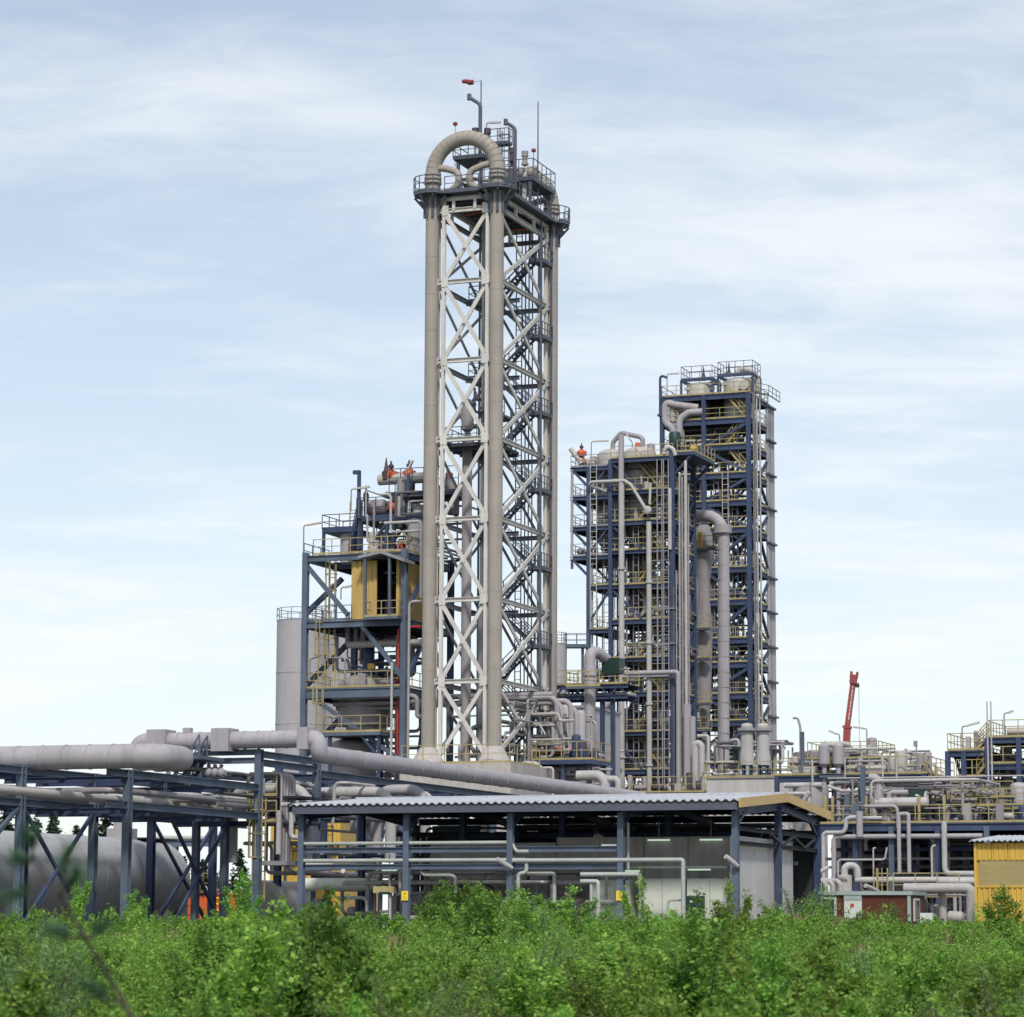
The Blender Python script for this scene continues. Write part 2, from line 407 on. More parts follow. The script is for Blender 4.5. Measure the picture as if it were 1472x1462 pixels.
def hdrum(T, p, q, r, m='vessel_grey', dome=0.4, name='vessel', n=24):
    p, q = Vector(p), Vector(q); ax = (q - p); L = ax.length; P = [(0.02 * r, -r * dome)]
    for k in range(5, 0, -1): t = k / 6 * math.pi / 2; P.append((r * math.cos(t), -r * dome * math.sin(t)))
    P += [(r, 0), (r, L)]
    for k in range(1, 6): t = k / 6 * math.pi / 2; P.append((r * math.cos(t), L + r * dome * math.sin(t)))
    P.append((0.02 * r, L + r * dome))
    return MB().lathe(p, P, n, ax).build(name, m, T)
def seams(T, c, r, zs, m, n=28, ax=None, t=0.05):
    """raised lap bands round an insulated vessel or pipe, each a band of its own"""
    for z in zs: MB().ring(c, r * 0.98, r + 0.025, z - t, z + t, n, ax).build('cladding_band', m, T)
def valve(T, p, s=0.3, m='orange_valve', m2='valve_dark', ax=None):
    p = Vector(p); ax = Vector(ax) if ax is not None else E1
    v = MB().lathe(p - ax * s, [(s * .6, 0), (s * .6, s * .2), (s * .5, s * .25), (s * .85, s * .5), (s, s * .8), (s, s * 1.2), (s * .85, s * 1.5), (s * .5, s * 1.75), (s * .6, s * 1.8), (s * .6, s * 2)], 14, ax).build('valve', m, T)
    MB().lathe(p + Z3 * s * .8, [(s * .3, 0), (s * .2, s * .3), (s * .42, s * .4), (s * .45, s * .8), (s * .2, s), (s * .1, s * 1.5)], 10).build('actuator', m2, v)
    return v
def lamp(p, top, arm, label, tilt=0.12, head=1.3, m='grey_steel', lit=False, group='platform lamps'):
    """pole lamp with a long tube fitting: p foot, top height of the pole, arm = horizontal direction"""
    p = Vector(p); T = thing('pole_lamp', label, 'lamp', p, group); arm = Vector(arm)
    e = p + Z3 * top
    MB().tube(fillet([p, e, e + arm * 0.35], 0.25), 0.05, 6).build('pole', m, T)
    h0 = e + arm * 0.25; h1 = h0 + arm * head + Z3 * (tilt * head)
    hd = MB().beam(h0, h1, 0.2, 0.13).build('lamp_head', 'lamp_case', T)
    if lit: MB().beam(h0 - Z3 * .08 + arm * .08, h1 - Z3 * .08 - arm * .08, 0.12, 0.04).build('lamp_tube', 'lamp_tube', hd)
    return T
def random_pipes(T, S, A, B, Zr, n, seed, mats=('steel_pipe', 'grey_pipe', 'pale_pipe', 'dark_pipe'), rr=(0.05, 0.16)):
    rnd = random.Random(seed)
    for _ in range(n):
        a, b, z = rnd.uniform(*A), rnd.uniform(*B), rnd.uniform(*Zr); P = [S.g(a, b, z)]; ax = rnd.choice('abz')
        for _k in range(rnd.randint(1, 4)):
            if ax == 'z': z = min(max(z + rnd.choice((-1, 1)) * rnd.uniform(0.8, 4.5), Zr[0]), Zr[1])
            elif ax == 'a': a = rnd.uniform(*A)
            else: b = rnd.uniform(*B)
            q = S.g(a, b, z)
            if (q - P[-1]).length > 0.4: P.append(q)
            ax = rnd.choice([c for c in 'aazzb' if c != ax])
        if len(P) > 1: pipe(T, P, rnd.uniform(*rr), rnd.choice(mats), n=8)
def gear(T, S, A, B, z, n, seed, mats=('vessel_grey', 'steel_pipe', 'motor_green', 'valve_dark', 'grey_pipe', 'vessel_cream')):
    """small plant items standing on a deck: pumps, pots, cabinets"""
    rnd = random.Random(seed)
    for _ in range(n):
        a, b = rnd.uniform(*A), rnd.uniform(*B); k = rnd.random(); m = rnd.choice(mats); c = S.g(a, b, z)
        if k < .4: r = rnd.uniform(.15, .42); drum(T, c + Z3 * .25, r, rnd.uniform(.5, 1.6), m, .5, name='pot', n=14)
        elif k < .7: r = rnd.uniform(.16, .3); L = rnd.uniform(.5, 1.3); hdrum(T, c + Z3 * (.3 + r), c + Z3 * (.3 + r) + rnd.choice((E1, E2)) * L, r, m, .4, 'pump', 14)
        else: w, h = rnd.uniform(.25, .6), rnd.uniform(.5, 1.5); MB().gbox(S, a - w / 2, a + w / 2, b - .2, b + .2, z, z + h).build('cabinet', m, T)
# ------------------------------------------------------------------ ground
def smooth01(t): t = max(0.0, min(1.0, t)); return t * t * (3 - 2 * t)
def ground_z(x, y):
    z = -1.75 + (GROUND + 1.75) * smooth01((y - 30) / 75.0)
    if y < 118:
        f = smooth01((118 - y) / 14.0)
        z += f * (0.16 * math.sin(x * 0.35 + y * 0.11) + 0.13 * math.sin(y * 0.33 - x * 0.21 + 1.7) + 0.10 * math.sin(x * 0.9 + 2) * math.sin(y * 0.6))
        z += f * 0.35 * math.exp(-((x - 11.5) ** 2 / 14 + (y - 101) ** 2 / 30))      # sandy hump by the shed corner
    return z
def ground_material():
    m = bpy.data.materials.new('field_soil'); m.use_nodes = True; N, L = m.node_tree.nodes, m.node_tree.links; bs = N['Principled BSDF']
    g = N.new('ShaderNodeNewGeometry')
    def ns(s, d=6):
        n = N.new('ShaderNodeTexNoise'); n.inputs['Scale'].default_value = s; n.inputs['Detail'].default_value = d; L.new(g.outputs['Position'], n.inputs['Vector']); return n.outputs[0]
    def ramp(v, stops):
        r = N.new('ShaderNodeValToRGB'); L.new(v, r.inputs[0]); e = r.color_ramp.elements
        e[0].position, e[0].color = stops[0][0], (*stops[0][1], 1); e[1].position, e[1].color = stops[-1][0], (*stops[-1][1], 1)
        for p, c in stops[1:-1]: x = e.new(p); x.color = (*c, 1)
        return r.outputs[0]
    grass = ramp(ns(0.5), [(0.3, (0.035, 0.075, 0.018)), (0.5, (0.06, 0.10, 0.028)), (0.66, (0.16, 0.135, 0.065)), (0.8, (0.24, 0.19, 0.11))])
    yard = ramp(ns(1.5), [(0.3, (0.10, 0.097, 0.09)), (0.7, (0.17, 0.163, 0.152))])
    sep = N.new('ShaderNodeSeparateXYZ'); L.new(g.outputs['Position'], sep.inputs[0])
    mr = N.new('ShaderNodeMapRange'); L.new(sep.outputs['Y'], mr.inputs[0]); mr.inputs[1].default_value = 116; mr.inputs[2].default_value = 122
    mr2 = N.new('ShaderNodeMapRange'); L.new(sep.outputs['Y'], mr2.inputs[0]); mr2.inputs[1].default_value = 330; mr2.inputs[2].default_value = 345; mr2.inputs[3].default_value = 1; mr2.inputs[4].default_value = 0
    mm = N.new('ShaderNodeMath'); mm.operation = 'MULTIPLY'; L.new(mr.outputs[0], mm.inputs[0]); L.new(mr2.outputs[0], mm.inputs[1])
    mx = N.new('ShaderNodeMixRGB'); L.new(mm.outputs[0], mx.inputs[0]); L.new(grass, mx.inputs[1]); L.new(yard, mx.inputs[2])
    L.new(mx.outputs[0], bs.inputs['Base Color']); bs.inputs['Roughness'].default_value = 0.95; bs.inputs['Specular IOR Level'].default_value = 0.1
    b = N.new('ShaderNodeBump'); b.inputs['Strength'].default_value = 0.6; L.new(ns(4), b.inputs['Height']); L.new(b.outputs[0], bs.inputs['Normal'])
    M['field_soil'] = m
ground_material()
xs = sorted(set([-6000, -2500, -1000, -400, -200, -100, -70] + [i * 1.5 for i in range(-36, 37)] + [70, 100, 200, 400, 1000, 2500, 6000]))
ys = sorted(set([-3000, -600, -150, -50, -20] + [i * 1.5 for i in range(-6, 84)] + [130, 150, 200, 300, 500, 1000, 2500, 9000]))
gm = MB(); nx = len(xs)
gm.v = [(x, y, ground_z(x, y)) for y in ys for x in xs]
gm.f = [(j * nx + i, j * nx + i + 1, (j + 1) * nx + i + 1, (j + 1) * nx + i) for j in range(len(ys) - 1) for i in range(nx - 1)]
gm.mi = [0] * len(gm.f)
structure(gm.build('ground', 'field_soil'))
# ------------------------------------------------------------------ the tall loop-reactor tower
RT = Site(711, 1000, 205)
rt_aL, rt_bR = RT.au(616), RT.bu(791)
RT_ROWS = (297, 400, 514, 628, 743.5, 860, 978, 1086)
rt_z = [RT.zv(0, 0, v) for v in RT_ROWS]
rt_dk = RT.zv(0, 0, 272)                    # top deck level
rt_base = RT.zv(0, 0, 1074)
LEG_R = 0.50

def reactor_loop(b, label):
    T = thing('loop_reactor', label, 'reactor', RT.g(rt_aL / 2, b, GROUND))
    z_b = RT.zv(rt_aL / 2, 0, 247)
    for a in (rt_aL, 0):
        core = MB().tube([RT.g(a, b, rt_base - 0.6), RT.g(a, b, z_b)], LEG_R * 0.975, 24).build('leg', 'reactor_cladding', T)
        n = 15; H = z_b - 0.75 - rt_base
        for k in range(n):
            z0, z1 = rt_base + H * k / n, rt_base + H * (k + 1) / n
            MB().lathe(RT.g(a, b, z0), [(LEG_R, 0.014), (LEG_R, z1 - z0 - 0.014)], 24).build('cladding_section', 'reactor_cladding', core)
        MB().ring(RT.g(a, b, z_b - 0.72), LEG_R * .9, LEG_R + .15, 0, 0.2, 24).build('flange', 'reactor_cladding', T)
        MB().ring(RT.g(a, b, z_b - 0.38), LEG_R * .9, LEG_R + .13, 0, 0.16, 24).build('flange', 'reactor_cladding', T)
        MB().ring(RT.g(a, b, z_b - 0.06), LEG_R * .9, LEG_R + .10, 0, 0.14, 24).build('flange', 'reactor_cladding', T)
    R = -rt_aL / 2; c = RT.g(rt_aL / 2, b, z_b)
    core = MB().tube([c + E1 * (R * math.cos(math.pi * k / 24)) + Z3 * (R * math.sin(math.pi * k / 24)) for k in range(25)], 0.51, 20).build('bend', 'reactor_cladding', T)
    n = 18
    for k in range(n):
        t0, t1 = math.pi * (k + .04) / n, math.pi * (k + .96) / n
        MB().tube([c + E1 * (R * math.cos(t)) + Z3 * (R * math.sin(t)) for t in (t0, (t0 + t1) / 2, t1)], 0.548, 20).build('cladding_section', 'reactor_cladding', core)
    # small circulation pipes that leave each leg, turn down side by side and return
    for sg, a in ((1, rt_aL), (-1, 0)):
        m = rt_aL / 2 - sg * 0.42
        pipe(T, [RT.g(a + sg * .3, b, z_b + .5), RT.g(a + sg * 1.1, b - .1, z_b + .32), RT.g(m, b - .2, z_b - .05), RT.g(m, b - .2, z_b - .95), RT.g(m - sg * .6, b - .15, z_b - 1.35), RT.g(a + sg * .3, b, z_b - 1.4)], 0.25, 'reactor_cladding', 0.5, 14, 'bypass_pipe')
    return T
reactor_loop(0, 'beige loop reactor with two tall legs under the big front arch of the tallest tower')
reactor_loop(rt_bR, 'rear beige loop reactor whose arch shows behind the top deck of the tallest tower')

FT = thing('lattice_tower', 'tallest tower, white cross-braced steel lattice between beige reactor legs', 'tower', RT.g(rt_aL / 2, rt_bR / 2, GROUND))
PO = 0.92
post_ab = [(rt_aL + PO, 0), (-PO * .78, 0), (0, rt_bR - PO * 1.3), (rt_aL, PO * 1.3), (rt_aL, rt_bR - PO * 1.3), (rt_aL + PO, rt_bR), (-PO, rt_bR)]
for a, b in post_ab:
    MB().ibeam(RT.g(a, b, rt_z[-1] - .3), RT.g(a, b, rt_dk - .25), 0.24, 0.26, up=E2).build('column', 'white_steel', FT)
faces = [((rt_aL, 0), (0, 0), PO, PO * .78), ((0, 0), (0, rt_bR), LEG_R, PO * 1.3), ((rt_aL, 0), (rt_aL, rt_bR), PO * 1.3, PO * 1.3), ((rt_aL, rt_bR), (0, rt_bR), PO, PO)]
for fi, (A, B, oa, ob) in enumerate(faces):
    d = Vector((B[0] - A[0], B[1] - A[1])); L = d.length; d /= L
    def fp(t, z, A=A, d=d): return RT.g(A[0] + d.x * t, A[1] + d.y * t, z)
    for i, z in enumerate(rt_z[:-1]):
        MB().ibeam(fp(LEG_R + .04, z), fp(L - LEG_R - .04, z), 0.26, 0.32).build('beam', 'white_steel' if fi < 2 else 'grey_steel', FT)  # beams and braces of the rear faces coloured darker than the white front
        for t in (LEG_R + .03, L - LEG_R - .03):
            MB().beam(fp(t - .03, z), fp(t + .03, z), 0.36, 0.52).build('end_plate', 'white_steel', FT)
    for i in range(len(rt_z) - 1):
        zt, zb = rt_z[i] - .2, rt_z[i + 1] + .2
        w = 0.29 if fi < 2 else 0.19
        n = E2 if fi in (0, 3) else E1
        off = n * 0.07
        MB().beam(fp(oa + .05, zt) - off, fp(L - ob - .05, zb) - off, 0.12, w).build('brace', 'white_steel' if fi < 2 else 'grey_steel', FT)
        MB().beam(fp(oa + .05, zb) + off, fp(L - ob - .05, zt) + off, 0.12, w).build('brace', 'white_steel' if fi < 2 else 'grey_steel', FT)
# gusset plates where the braces meet the posts
for fi, (A, B, oa, ob) in enumerate(faces[:2]):
    d = Vector((B[0] - A[0], B[1] - A[1])); L = d.length; d /= L; ex = E1 * d.x + E2 * d.y; nn = -E2 if fi == 0 else E1
    for z in rt_z[:-1]:
        for t, sg in ((oa, 1), (L - ob, -1)):
            c = RT.g(A[0] + d.x * (t + sg * .12), A[1] + d.y * (t + sg * .12), z) + nn * .15
            MB().obox(c, ex * .26, nn * .012, Z3 * .36).build('gusset_plate', 'white_steel', FT)
    for i in range(len(rt_z) - 1):
        c = RT.g(A[0] + d.x * (oa + L - ob) / 2, A[1] + d.y * (oa + L - ob) / 2, (rt_z[i] + rt_z[i + 1]) / 2) + nn * .14
        MB().obox(c, ex * .2, nn * .012, Z3 * .24).build('gusset_plate', 'white_steel', FT)
# second beam of the top ring, with stub posts
for fi, (A, B, oa, ob) in enumerate(faces):
    p, q = RT.g(*A, rt_dk - .42), RT.g(*B, rt_dk - .42); d = (q - p).normalized()
    MB().ibeam(p + d * .55, q - d * .55, 0.26, 0.26).build('beam', 'white_steel', FT)
    for t in (0.33, 0.66):
        c = p.lerp(q, t); MB().beam(c - Z3 * .1, c - Z3 * (rt_dk - .42 - rt_z[0]), 0.2, 0.2).build('stub_post', 'white_steel', FT)
# top deck: ring decks round each leg, walkways between, brackets and railings
OCT = [(math.cos(math.pi * (k + .5) / 6), math.sin(math.pi * (k + .5) / 6)) for k in range(12)]
PR = 1.38
for (a, b) in ((rt_aL, 0), (0, 0), (0, rt_bR), (rt_aL, rt_bR)):
    mb = MB().lathe(RT.g(a, b, rt_dk - .22), [(PR, .1), (PR, .26)], 12); pl = mb.build('leg_platform', 'slate_steel', FT)
    outer = [(x, y) for x, y in OCT]
    sx, sy = (1 if a == 0 else -1), (1 if b > 0 else -1)
    arc = [k for k in range(-4, 5)]
    base = math.atan2(sy, sx)
    P = [RT.g(a + PR * math.cos(base + k * math.pi / 8), b + PR * math.sin(base + k * math.pi / 8), rt_dk + .04) for k in arc]
    rail(FT, P, 'slate_steel', 1.15, 1.0)
    for k in range(8):
        t = 2 * math.pi * k / 8 + .39; dx, dy = math.cos(t), math.sin(t)
        mb = MB().beam(RT.g(a + dx * (LEG_R + .07), b + dy * (LEG_R + .07), rt_dk - 1.75), RT.g(a + dx * (LEG_R + .07), b + dy * (LEG_R + .07), rt_dk - .2), 0.16, 0.16)
        mb.beam(RT.g(a + dx * (LEG_R + .05), b + dy * (LEG_R + .05), rt_dk - 1.1), RT.g(a + dx * PR * .95, b + dy * PR * .95, rt_dk - .25), 0.1, 0.16)
        mb.build('bracket', 'slate_steel', FT)
for a0, a1, b0, b1 in ((rt_aL + 1.1, -1.1, -.7, .75), (-.75, .7, 1.1, rt_bR - 1.1), (rt_aL - .6, rt_aL + .75, 1.1, rt_bR - 1.1), (rt_aL + 1.1, -1.1, rt_bR - .75, rt_bR + .6)):
    gdeck(FT, RT, a0, a1, b0, b1, rt_dk, 'slate_steel', .12)
for k in range(5):
    b = 1.2 + (rt_bR - 2.4) * k / 4
    girder(FT, RT.g(rt_aL + .7, b, rt_dk - .35), RT.g(-.7, b, rt_dk - .35), .28, .18, 'slate_steel', 'deck_beam')
gdeck(FT, RT, rt_aL + .8, -.8, .9, rt_bR - .9, rt_dk - .1, 'tower_deck', .06)
grail(FT, RT, [(rt_aL + 1.2, -.68), (-1.2, -.68)], rt_dk, m='slate_steel')
grail(FT, RT, [(.68, 1.3), (.68, rt_bR - 1.3)], rt_dk, m='slate_steel')
# raised inner platforms on the top deck
def up_z(v, a=rt_aL / 2, b=4.0): return RT.zv(a, b, v)
zq = up_z(232)
for a in (-4.1, -2.3):
    for b in (2.6, 5.0): MB().beam(RT.g(a, b, rt_dk), RT.g(a, b, zq), .22, .22).build('platform_post', 'slate_steel', FT)
gdeck(FT, RT, -4.4, -2.0, 2.3, 5.3, zq, 'slate_steel', .14)
grail(FT, RT, [(-4.4, 5.3), (-4.4, 2.3), (-2.0, 2.3), (-2.0, 5.3)], zq, m='slate_steel')
brace(FT, RT.g(-4.1, 2.6, rt_dk + .3), RT.g(-2.3, 2.6, zq - .3), .1, 'slate_steel')
zr = RT.zv(-.5, 7.0, 262)
for a in (-2.6, .2):
    for b in (6.2, rt_bR - .9): MB().beam(RT.g(a, b, rt_dk), RT.g(a, b, zr), .2, .2).build('platform_post', 'slate_steel', FT)
gdeck(FT, RT, -2.9, .5, 6.0, rt_bR - .6, zr, 'slate_steel', .12)
grail(FT, RT, [(-2.9, 6.0), (.5, 6.0), (.5, rt_bR - .6), (-2.9, rt_bR - .6)], zr, m='slate_steel', h=1.5, sp=1.0)
hdrum(FT, RT.g(-2.6, 7.4, zr + .8), RT.g(.2, 7.4, zr + .8), .5, 'reactor_cladding', .3, 'drum')
pipe(FT, [RT.g(-.4, 6.6, rt_dk), RT.g(-.4, 6.6, zr + .9), RT.g(-.4, 7.6, zr + 1.2)], .2, 'pale_pipe')
for k, (a, b) in enumerate(((-2.2, 3.6), (-3.0, 3.2), (-.9, 8.0), (-1.5, 6.8))):
    z0 = zq if k < 2 else zr
    v = MB().lathe(RT.g(a, b, z0 + (.9 if k < 2 else 1.2)), [(.10, 0), (.10, .35), (.28, .4), (.28, .55), (.2, .6), (.2, 1.0), (.26, 1.05), (.26, 1.45), (.05, 1.5)], 12).build('relief_valve', 'valve_dark' if k != 2 else 'vessel_grey', FT)
    MB().tube([RT.g(a, b, z0), RT.g(a, b, z0 + 1)], .09, 8).build('riser', 'vessel_grey', v)
random_pipes(FT, RT, (-4.2, -.6), (1.5, 6), (rt_dk + .2, rt_dk + 1.6), 10, 5, ('vessel_grey', 'reactor_cladding', 'slate_steel'), (.06, .14))
random_pipes(FT, RT, (-3, .3), (6.2, 9.5), (zr + .3, zr + 1.3), 8, 6, ('vessel_grey', 'slate_steel', 'grey_steel'), (.05, .1))
random_pipes(FT, RT, (-4.2, -.6), (1.5, 9.5), (rt_dk - 1.1, rt_dk - .3), 9, 15, ('vessel_grey', 'slate_steel', 'orange_valve'), (.05, .11))
# cage ladder up to the arch
zl = RT.zv(-.2, 2.5, 187)
ladder(FT, RT.g(-.35, 2.6, rt_dk), zl, E1, -E2, .6, 'slate_steel', True)
gdeck(FT, RT, -1.6, .1, 1.9, 2.7, zl - 1.1, 'slate_steel', .08); grail(FT, RT, [(-1.6, 1.9), (.1, 1.9), (.1, 2.7)], zl - 1.1, m='slate_steel', sp=.8)
# inner decks and equipment of the shaft
z5, z6 = RT.zv(0, 3, 640), RT.zv(0, 3, 560)
gdeck(FT, RT, rt_aL + .6, -.6, 1.0, 6.2, rt_z[3] - .1, 'tower_deck', .25)
grail(FT, RT, [(rt_aL + .7, 6.1), (rt_aL + .7, 1.1), (-.7, 1.1)], rt_z[3], m='slate_steel')
for k in range(4): girder(FT, RT.g(rt_aL + .5, 1.6 + k * 1.4, rt_z[3] - .4), RT.g(-.5, 1.6 + k * 1.4, rt_z[3] - .4), .3, .2, 'slate_steel')
MB().lathe(RT.g(-3.15, 2.4, GROUND), [(.36, 0), (.36, rt_z[3] - GROUND + .3), (.2, rt_z[3] - GROUND + .6), (.2, rt_z[3] - GROUND + .9), (.42, rt_z[3] - GROUND + 1.1), (.5, rt_z[3] - GROUND + 2.6), (.25, rt_z[3] - GROUND + 3.3)], 16).build('riser_pipe', 'vessel_grey', FT)
MB().lathe(RT.g(-1.95, 2.6, GROUND), [(.36, 0), (.36, RT.zv(0, 0, 875) - GROUND), (.3, RT.zv(0, 0, 872) - GROUND)], 16).build('riser_pipe', 'vessel_grey', FT)
MB().lathe(RT.g(-2.0, 4.6, GROUND), [(.45, 0), (.45, RT.zv(0, 0, 760) - GROUND), (.3, RT.zv(0, 0, 750) - GROUND)], 16).build('riser_pipe', 'vessel_grey', FT)
pipe(FT, [RT.g(-2.3, 3.2, rt_z[3]), RT.g(-2.3, 3.2, rt_dk - .5)], .1, 'grey_steel')
for a, b in ((-2.2, 3.4), (-.9, 3.4), (-2.2, 5.4), (-.9, 5.4)): MB().beam(RT.g(a, b, rt_z[3]), RT.g(a, b, rt_z[3] + 3.0), .14, .14).build('platform_post', 'slate_steel', FT)
gdeck(FT, RT, -2.5, -.6, 3.2, 5.6, rt_z[3] + 2.2, 'slate_steel', .14); grail(FT, RT, [(-2.5, 5.6), (-2.5, 3.2), (-.6, 3.2)], rt_z[3] + 2.2, m='slate_steel', sp=.9)
random_pipes(FT, RT, (-3.6, -.8), (1.8, 5.8), (rt_z[3] + .3, rt_z[3] + 4.2), 16, 21, ('slate_steel', 'vessel_grey', 'grey_steel', 'valve_dark'), (.05, .13))
pipe(FT, [RT.g(rt_aL + .55, .9, rt_z[4]), RT.g(rt_aL + .55, .9, rt_z[3] + 1.4)], .06, 'red_pipe')
for i in (1, 2, 4, 5):
    girder(FT, RT.g(rt_aL + .4, 5.7, rt_z[i] - .4), RT.g(-.4, 5.7, rt_z[i] - .4), .3, .2, 'slate_steel')
    if i < 4: grail(FT, RT, [(rt_aL + .6, rt_bR - .6), (rt_aL + .6, 5.7), (-2.2, 5.7)], rt_z[i] - .2, m='slate_steel')
# zig-zag stair at the back
SA0, SA1, SB = -3.7, -0.55, rt_bR - 2.4
ST = thing('stair_tower', 'dark zig-zag steel stair climbing inside the right side of the tallest tower', 'stairs', RT.g(-2.1, SB, GROUND))
zs0 = RT.zv(-.6, SB, 930); dz = (RT.zv(-.6, SB, 486) - RT.zv(-.6, SB, 930)) / 4
for a in (SA0 - .9, SA1 + .85):
    for b in (SB - .6, SB + 1.6): MB().beam(RT.g(a, b, GROUND), RT.g(a, b, rt_dk - .4), .13, .13).build('post', 'slate_steel', ST)
for k in range(-2, 6):
    zl_ = zs0 + dz * k
    if zl_ < GROUND + 2: continue
    gdeck(ST, RT, SA1, SA1 + .95, SB - .6, SB + 1.6, zl_, 'slate_steel', .12, 'landing')
    grail(ST, RT, [(SA1, SB - .6), (SA1 + .95, SB - .6), (SA1 + .95, SB + 1.6)], zl_, m='slate_steel', sp=.5)
    stair(ST, RT.g(SA0, SB, zl_ - dz / 2), RT.g(SA1, SB, zl_), .9, E2, 'slate_steel', 13)
    if k < 5:
        stair(ST, RT.g(SA1, SB + 1.05, zl_), RT.g(SA0, SB + 1.05, zl_ + dz / 2), .9, E2, 'slate_steel', 13)
    gdeck(ST, RT, SA0 - .95, SA0, SB - .6, SB + 1.6, zl_ - dz / 2, 'slate_steel', .12, 'landing')
    grail(ST, RT, [(SA0, SB - .6), (SA0 - .95, SB - .6), (SA0 - .95, SB + 1.6)], zl_ - dz / 2, m='slate_steel', sp=.5)
ladder(FT, RT.g(-2.4, rt_bR - .5, GROUND), rt_dk, E1, None, .45, 'slate_steel', step=.6)
for k in range(3): pipe(FT, [RT.g(-1.9 + k * .28, rt_bR - .45, GROUND), RT.g(-1.9 + k * .28, rt_bR - .45, rt_dk - .3)], .05, 'slate_steel', n=6)

# concrete foot with a flared pedestal under each leg
CB = thing('concrete_base', 'pale concrete foundation block with flared pedestals under the tallest tower', 'foundation', RT.g(rt_aL / 2, rt_bR / 2, GROUND))
zt = RT.zv(0, 0, 1099)
MB().gbox(RT, rt_aL - 1.3, 2.0, -2.0, rt_bR + 1.5, zt - 2.6, zt).build('block', 'concrete', CB)
for a in (rt_aL - .3, 1.0):
    for b in (-1.0, rt_bR * .5, rt_bR + .5): MB().gbox(RT, a - .6, a + .6, b - .6, b + .6, GROUND - .3, zt - 2.6).build('pier', 'concrete', CB)
for (a, b) in ((rt_aL, 0), (0, 0), (0, rt_bR), (rt_aL, rt_bR)):
    MB().lathe(RT.g(a, b, zt), [(1.32, -.05), (.62, rt_base - zt), (.55, rt_base - zt + .05)], 24).build('pedestal', 'concrete', CB)
rail(CB, [RT.g(rt_aL - 1.2, -1.95, zt), RT.g(1.9, -1.95, zt), RT.g(1.9, 4, zt)], 'yellow_rail', 1.3, 1.6)
gear(CB, RT, (rt_aL + 1, 0), (2.0, rt_bR - 1), zt, 12, 3, ('motor_green', 'motor_green', 'vessel_grey', 'steel_pipe'))
random_pipes(CB, RT, (rt_aL, .8), (2, rt_bR), (zt + .2, zt + 5), 26, 44)

# masts and fittings on the tower head
def davit(u, vb, vt, ue, ve, b, label):
    T = thing('davit_post', label, 'davit', RT.w(u, vb, b))
    P = RT.path([(u, vb), (u, vt)], b); e = RT.w(ue, ve, b)
    MB().tube(fillet([P[0], P[1], e], .5), .14, 10).build('post', 'slate_steel', T)
    MB().tube([e - Z3 * .2, e + Z3 * .25], .17, 8).build('sheave_head', 'slate_steel', T)
davit(690, 232, 150, 674.5, 140, 3.0, 'dark crane davit post rising behind the top of the front arch')
davit(740, 262, 184, 727, 176, 4.6, 'dark crane davit post at the right of the front arch')
T = thing('windsock', 'dark red windsock flying from a thin pole above the arch', 'windsock', RT.w(691, 225, 3.3))
P = RT.path([(691, 225), (691, 116)], 3.3); MB().tube(P, .045, 6).build('pole', 'slate_steel', T)
a0, a1 = RT.w(680, 118, 3.3), RT.w(665, 117, 3.3)
MB().tube([P[1], a0], .015, 5).build('cord', 'slate_steel', T)
MB().tube([a0, a0.lerp(a1, .3) - Z3 * .05, a0.lerp(a1, .6) + Z3 * .02, a1], [.19, .2, .17, .14], 12).build('sleeve', 'windsock_red', T)
T = thing('lightning_mast', 'thin straight lightning mast right of the tower head', 'mast', RT.w(773, 300, 8.0))
P = RT.path([(773, 300), (773, 146)], 8.0); MB().tube(P, [.075, .04], 8).build('rod', 'slate_steel', T)
lamp(RT.w(699, 230, 4.0), RT.w(699, 177, 4.0).z - RT.w(699, 230, 4.0).z, E1, 'small tube lamp between the two davit posts on the tower head', -.05, .85)
for (u, v0, v1, b, lb) in ((654, 240, 179, 3.5, 'small round red beacon on a rod left of the arch top'), (767, 262, 217, 8, 'small round red beacon on a rod beside the thin mast')):
    T = thing('beacon', lb, 'beacon', RT.w(u, v0, b)); P = RT.path([(u, v0), (u, v1)], b)
    MB().tube(P, .03, 6).build('rod', 'vessel_grey', T); MB().lathe(P[1], [(.05, -.1), (.17, -.05), (.18, .1), (.05, .2)], 10).build('globe', 'windsock_red', T)
# ------------------------------------------------------------------ left process unit with the yellow cabin
LU = Site(580, 1000, 212)
la = LU.au(437); lb = 9.0; lm = LU.au(503)
LT = thing('process_unit', 'blue steel process unit with yellow cabin left of the tallest tower', 'plant unit', LU.g(la / 2, lb / 2, GROUND))
zL = {k: LU.zv(0, 0, v) for k, v in dict(roof=793, cab=889, deck=987, low=1052).items()}
for a in (la, 0):
    for b in (0, lb):
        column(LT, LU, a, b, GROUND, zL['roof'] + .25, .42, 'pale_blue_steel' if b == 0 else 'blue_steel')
column(LT, LU, lm, lb, GROUND, zL['roof'], .35); column(LT, LU, lm + .5, 4.5, GROUND, zL['roof'], .35)
for key, h in (('roof', .45), ('cab', .5), ('deck', .7)):
    z = zL[key]
    for p, q in (((la, 0), (0, 0)), ((la, lb), (0, lb)), ((la, 0), (la, lb)), ((0, 0), (0, lb)), ((lm, 0), (lm, lb)), ((la, 4.5), (0, 4.5))):
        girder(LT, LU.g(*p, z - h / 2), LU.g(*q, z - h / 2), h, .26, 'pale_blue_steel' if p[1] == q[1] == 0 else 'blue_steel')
gdeck(LT, LU, lm, -.1, .2, lb, zL['roof'] + .05); gdeck(LT, LU, la + .2, lm, 4.5, lb, zL['roof'] + .05)
gdeck(LT, LU, la + .2, -.1, .2, lb, zL['cab'] + .05); gdeck(LT, LU, la + .2, -.1, .2, lb, zL['deck'] + .05)
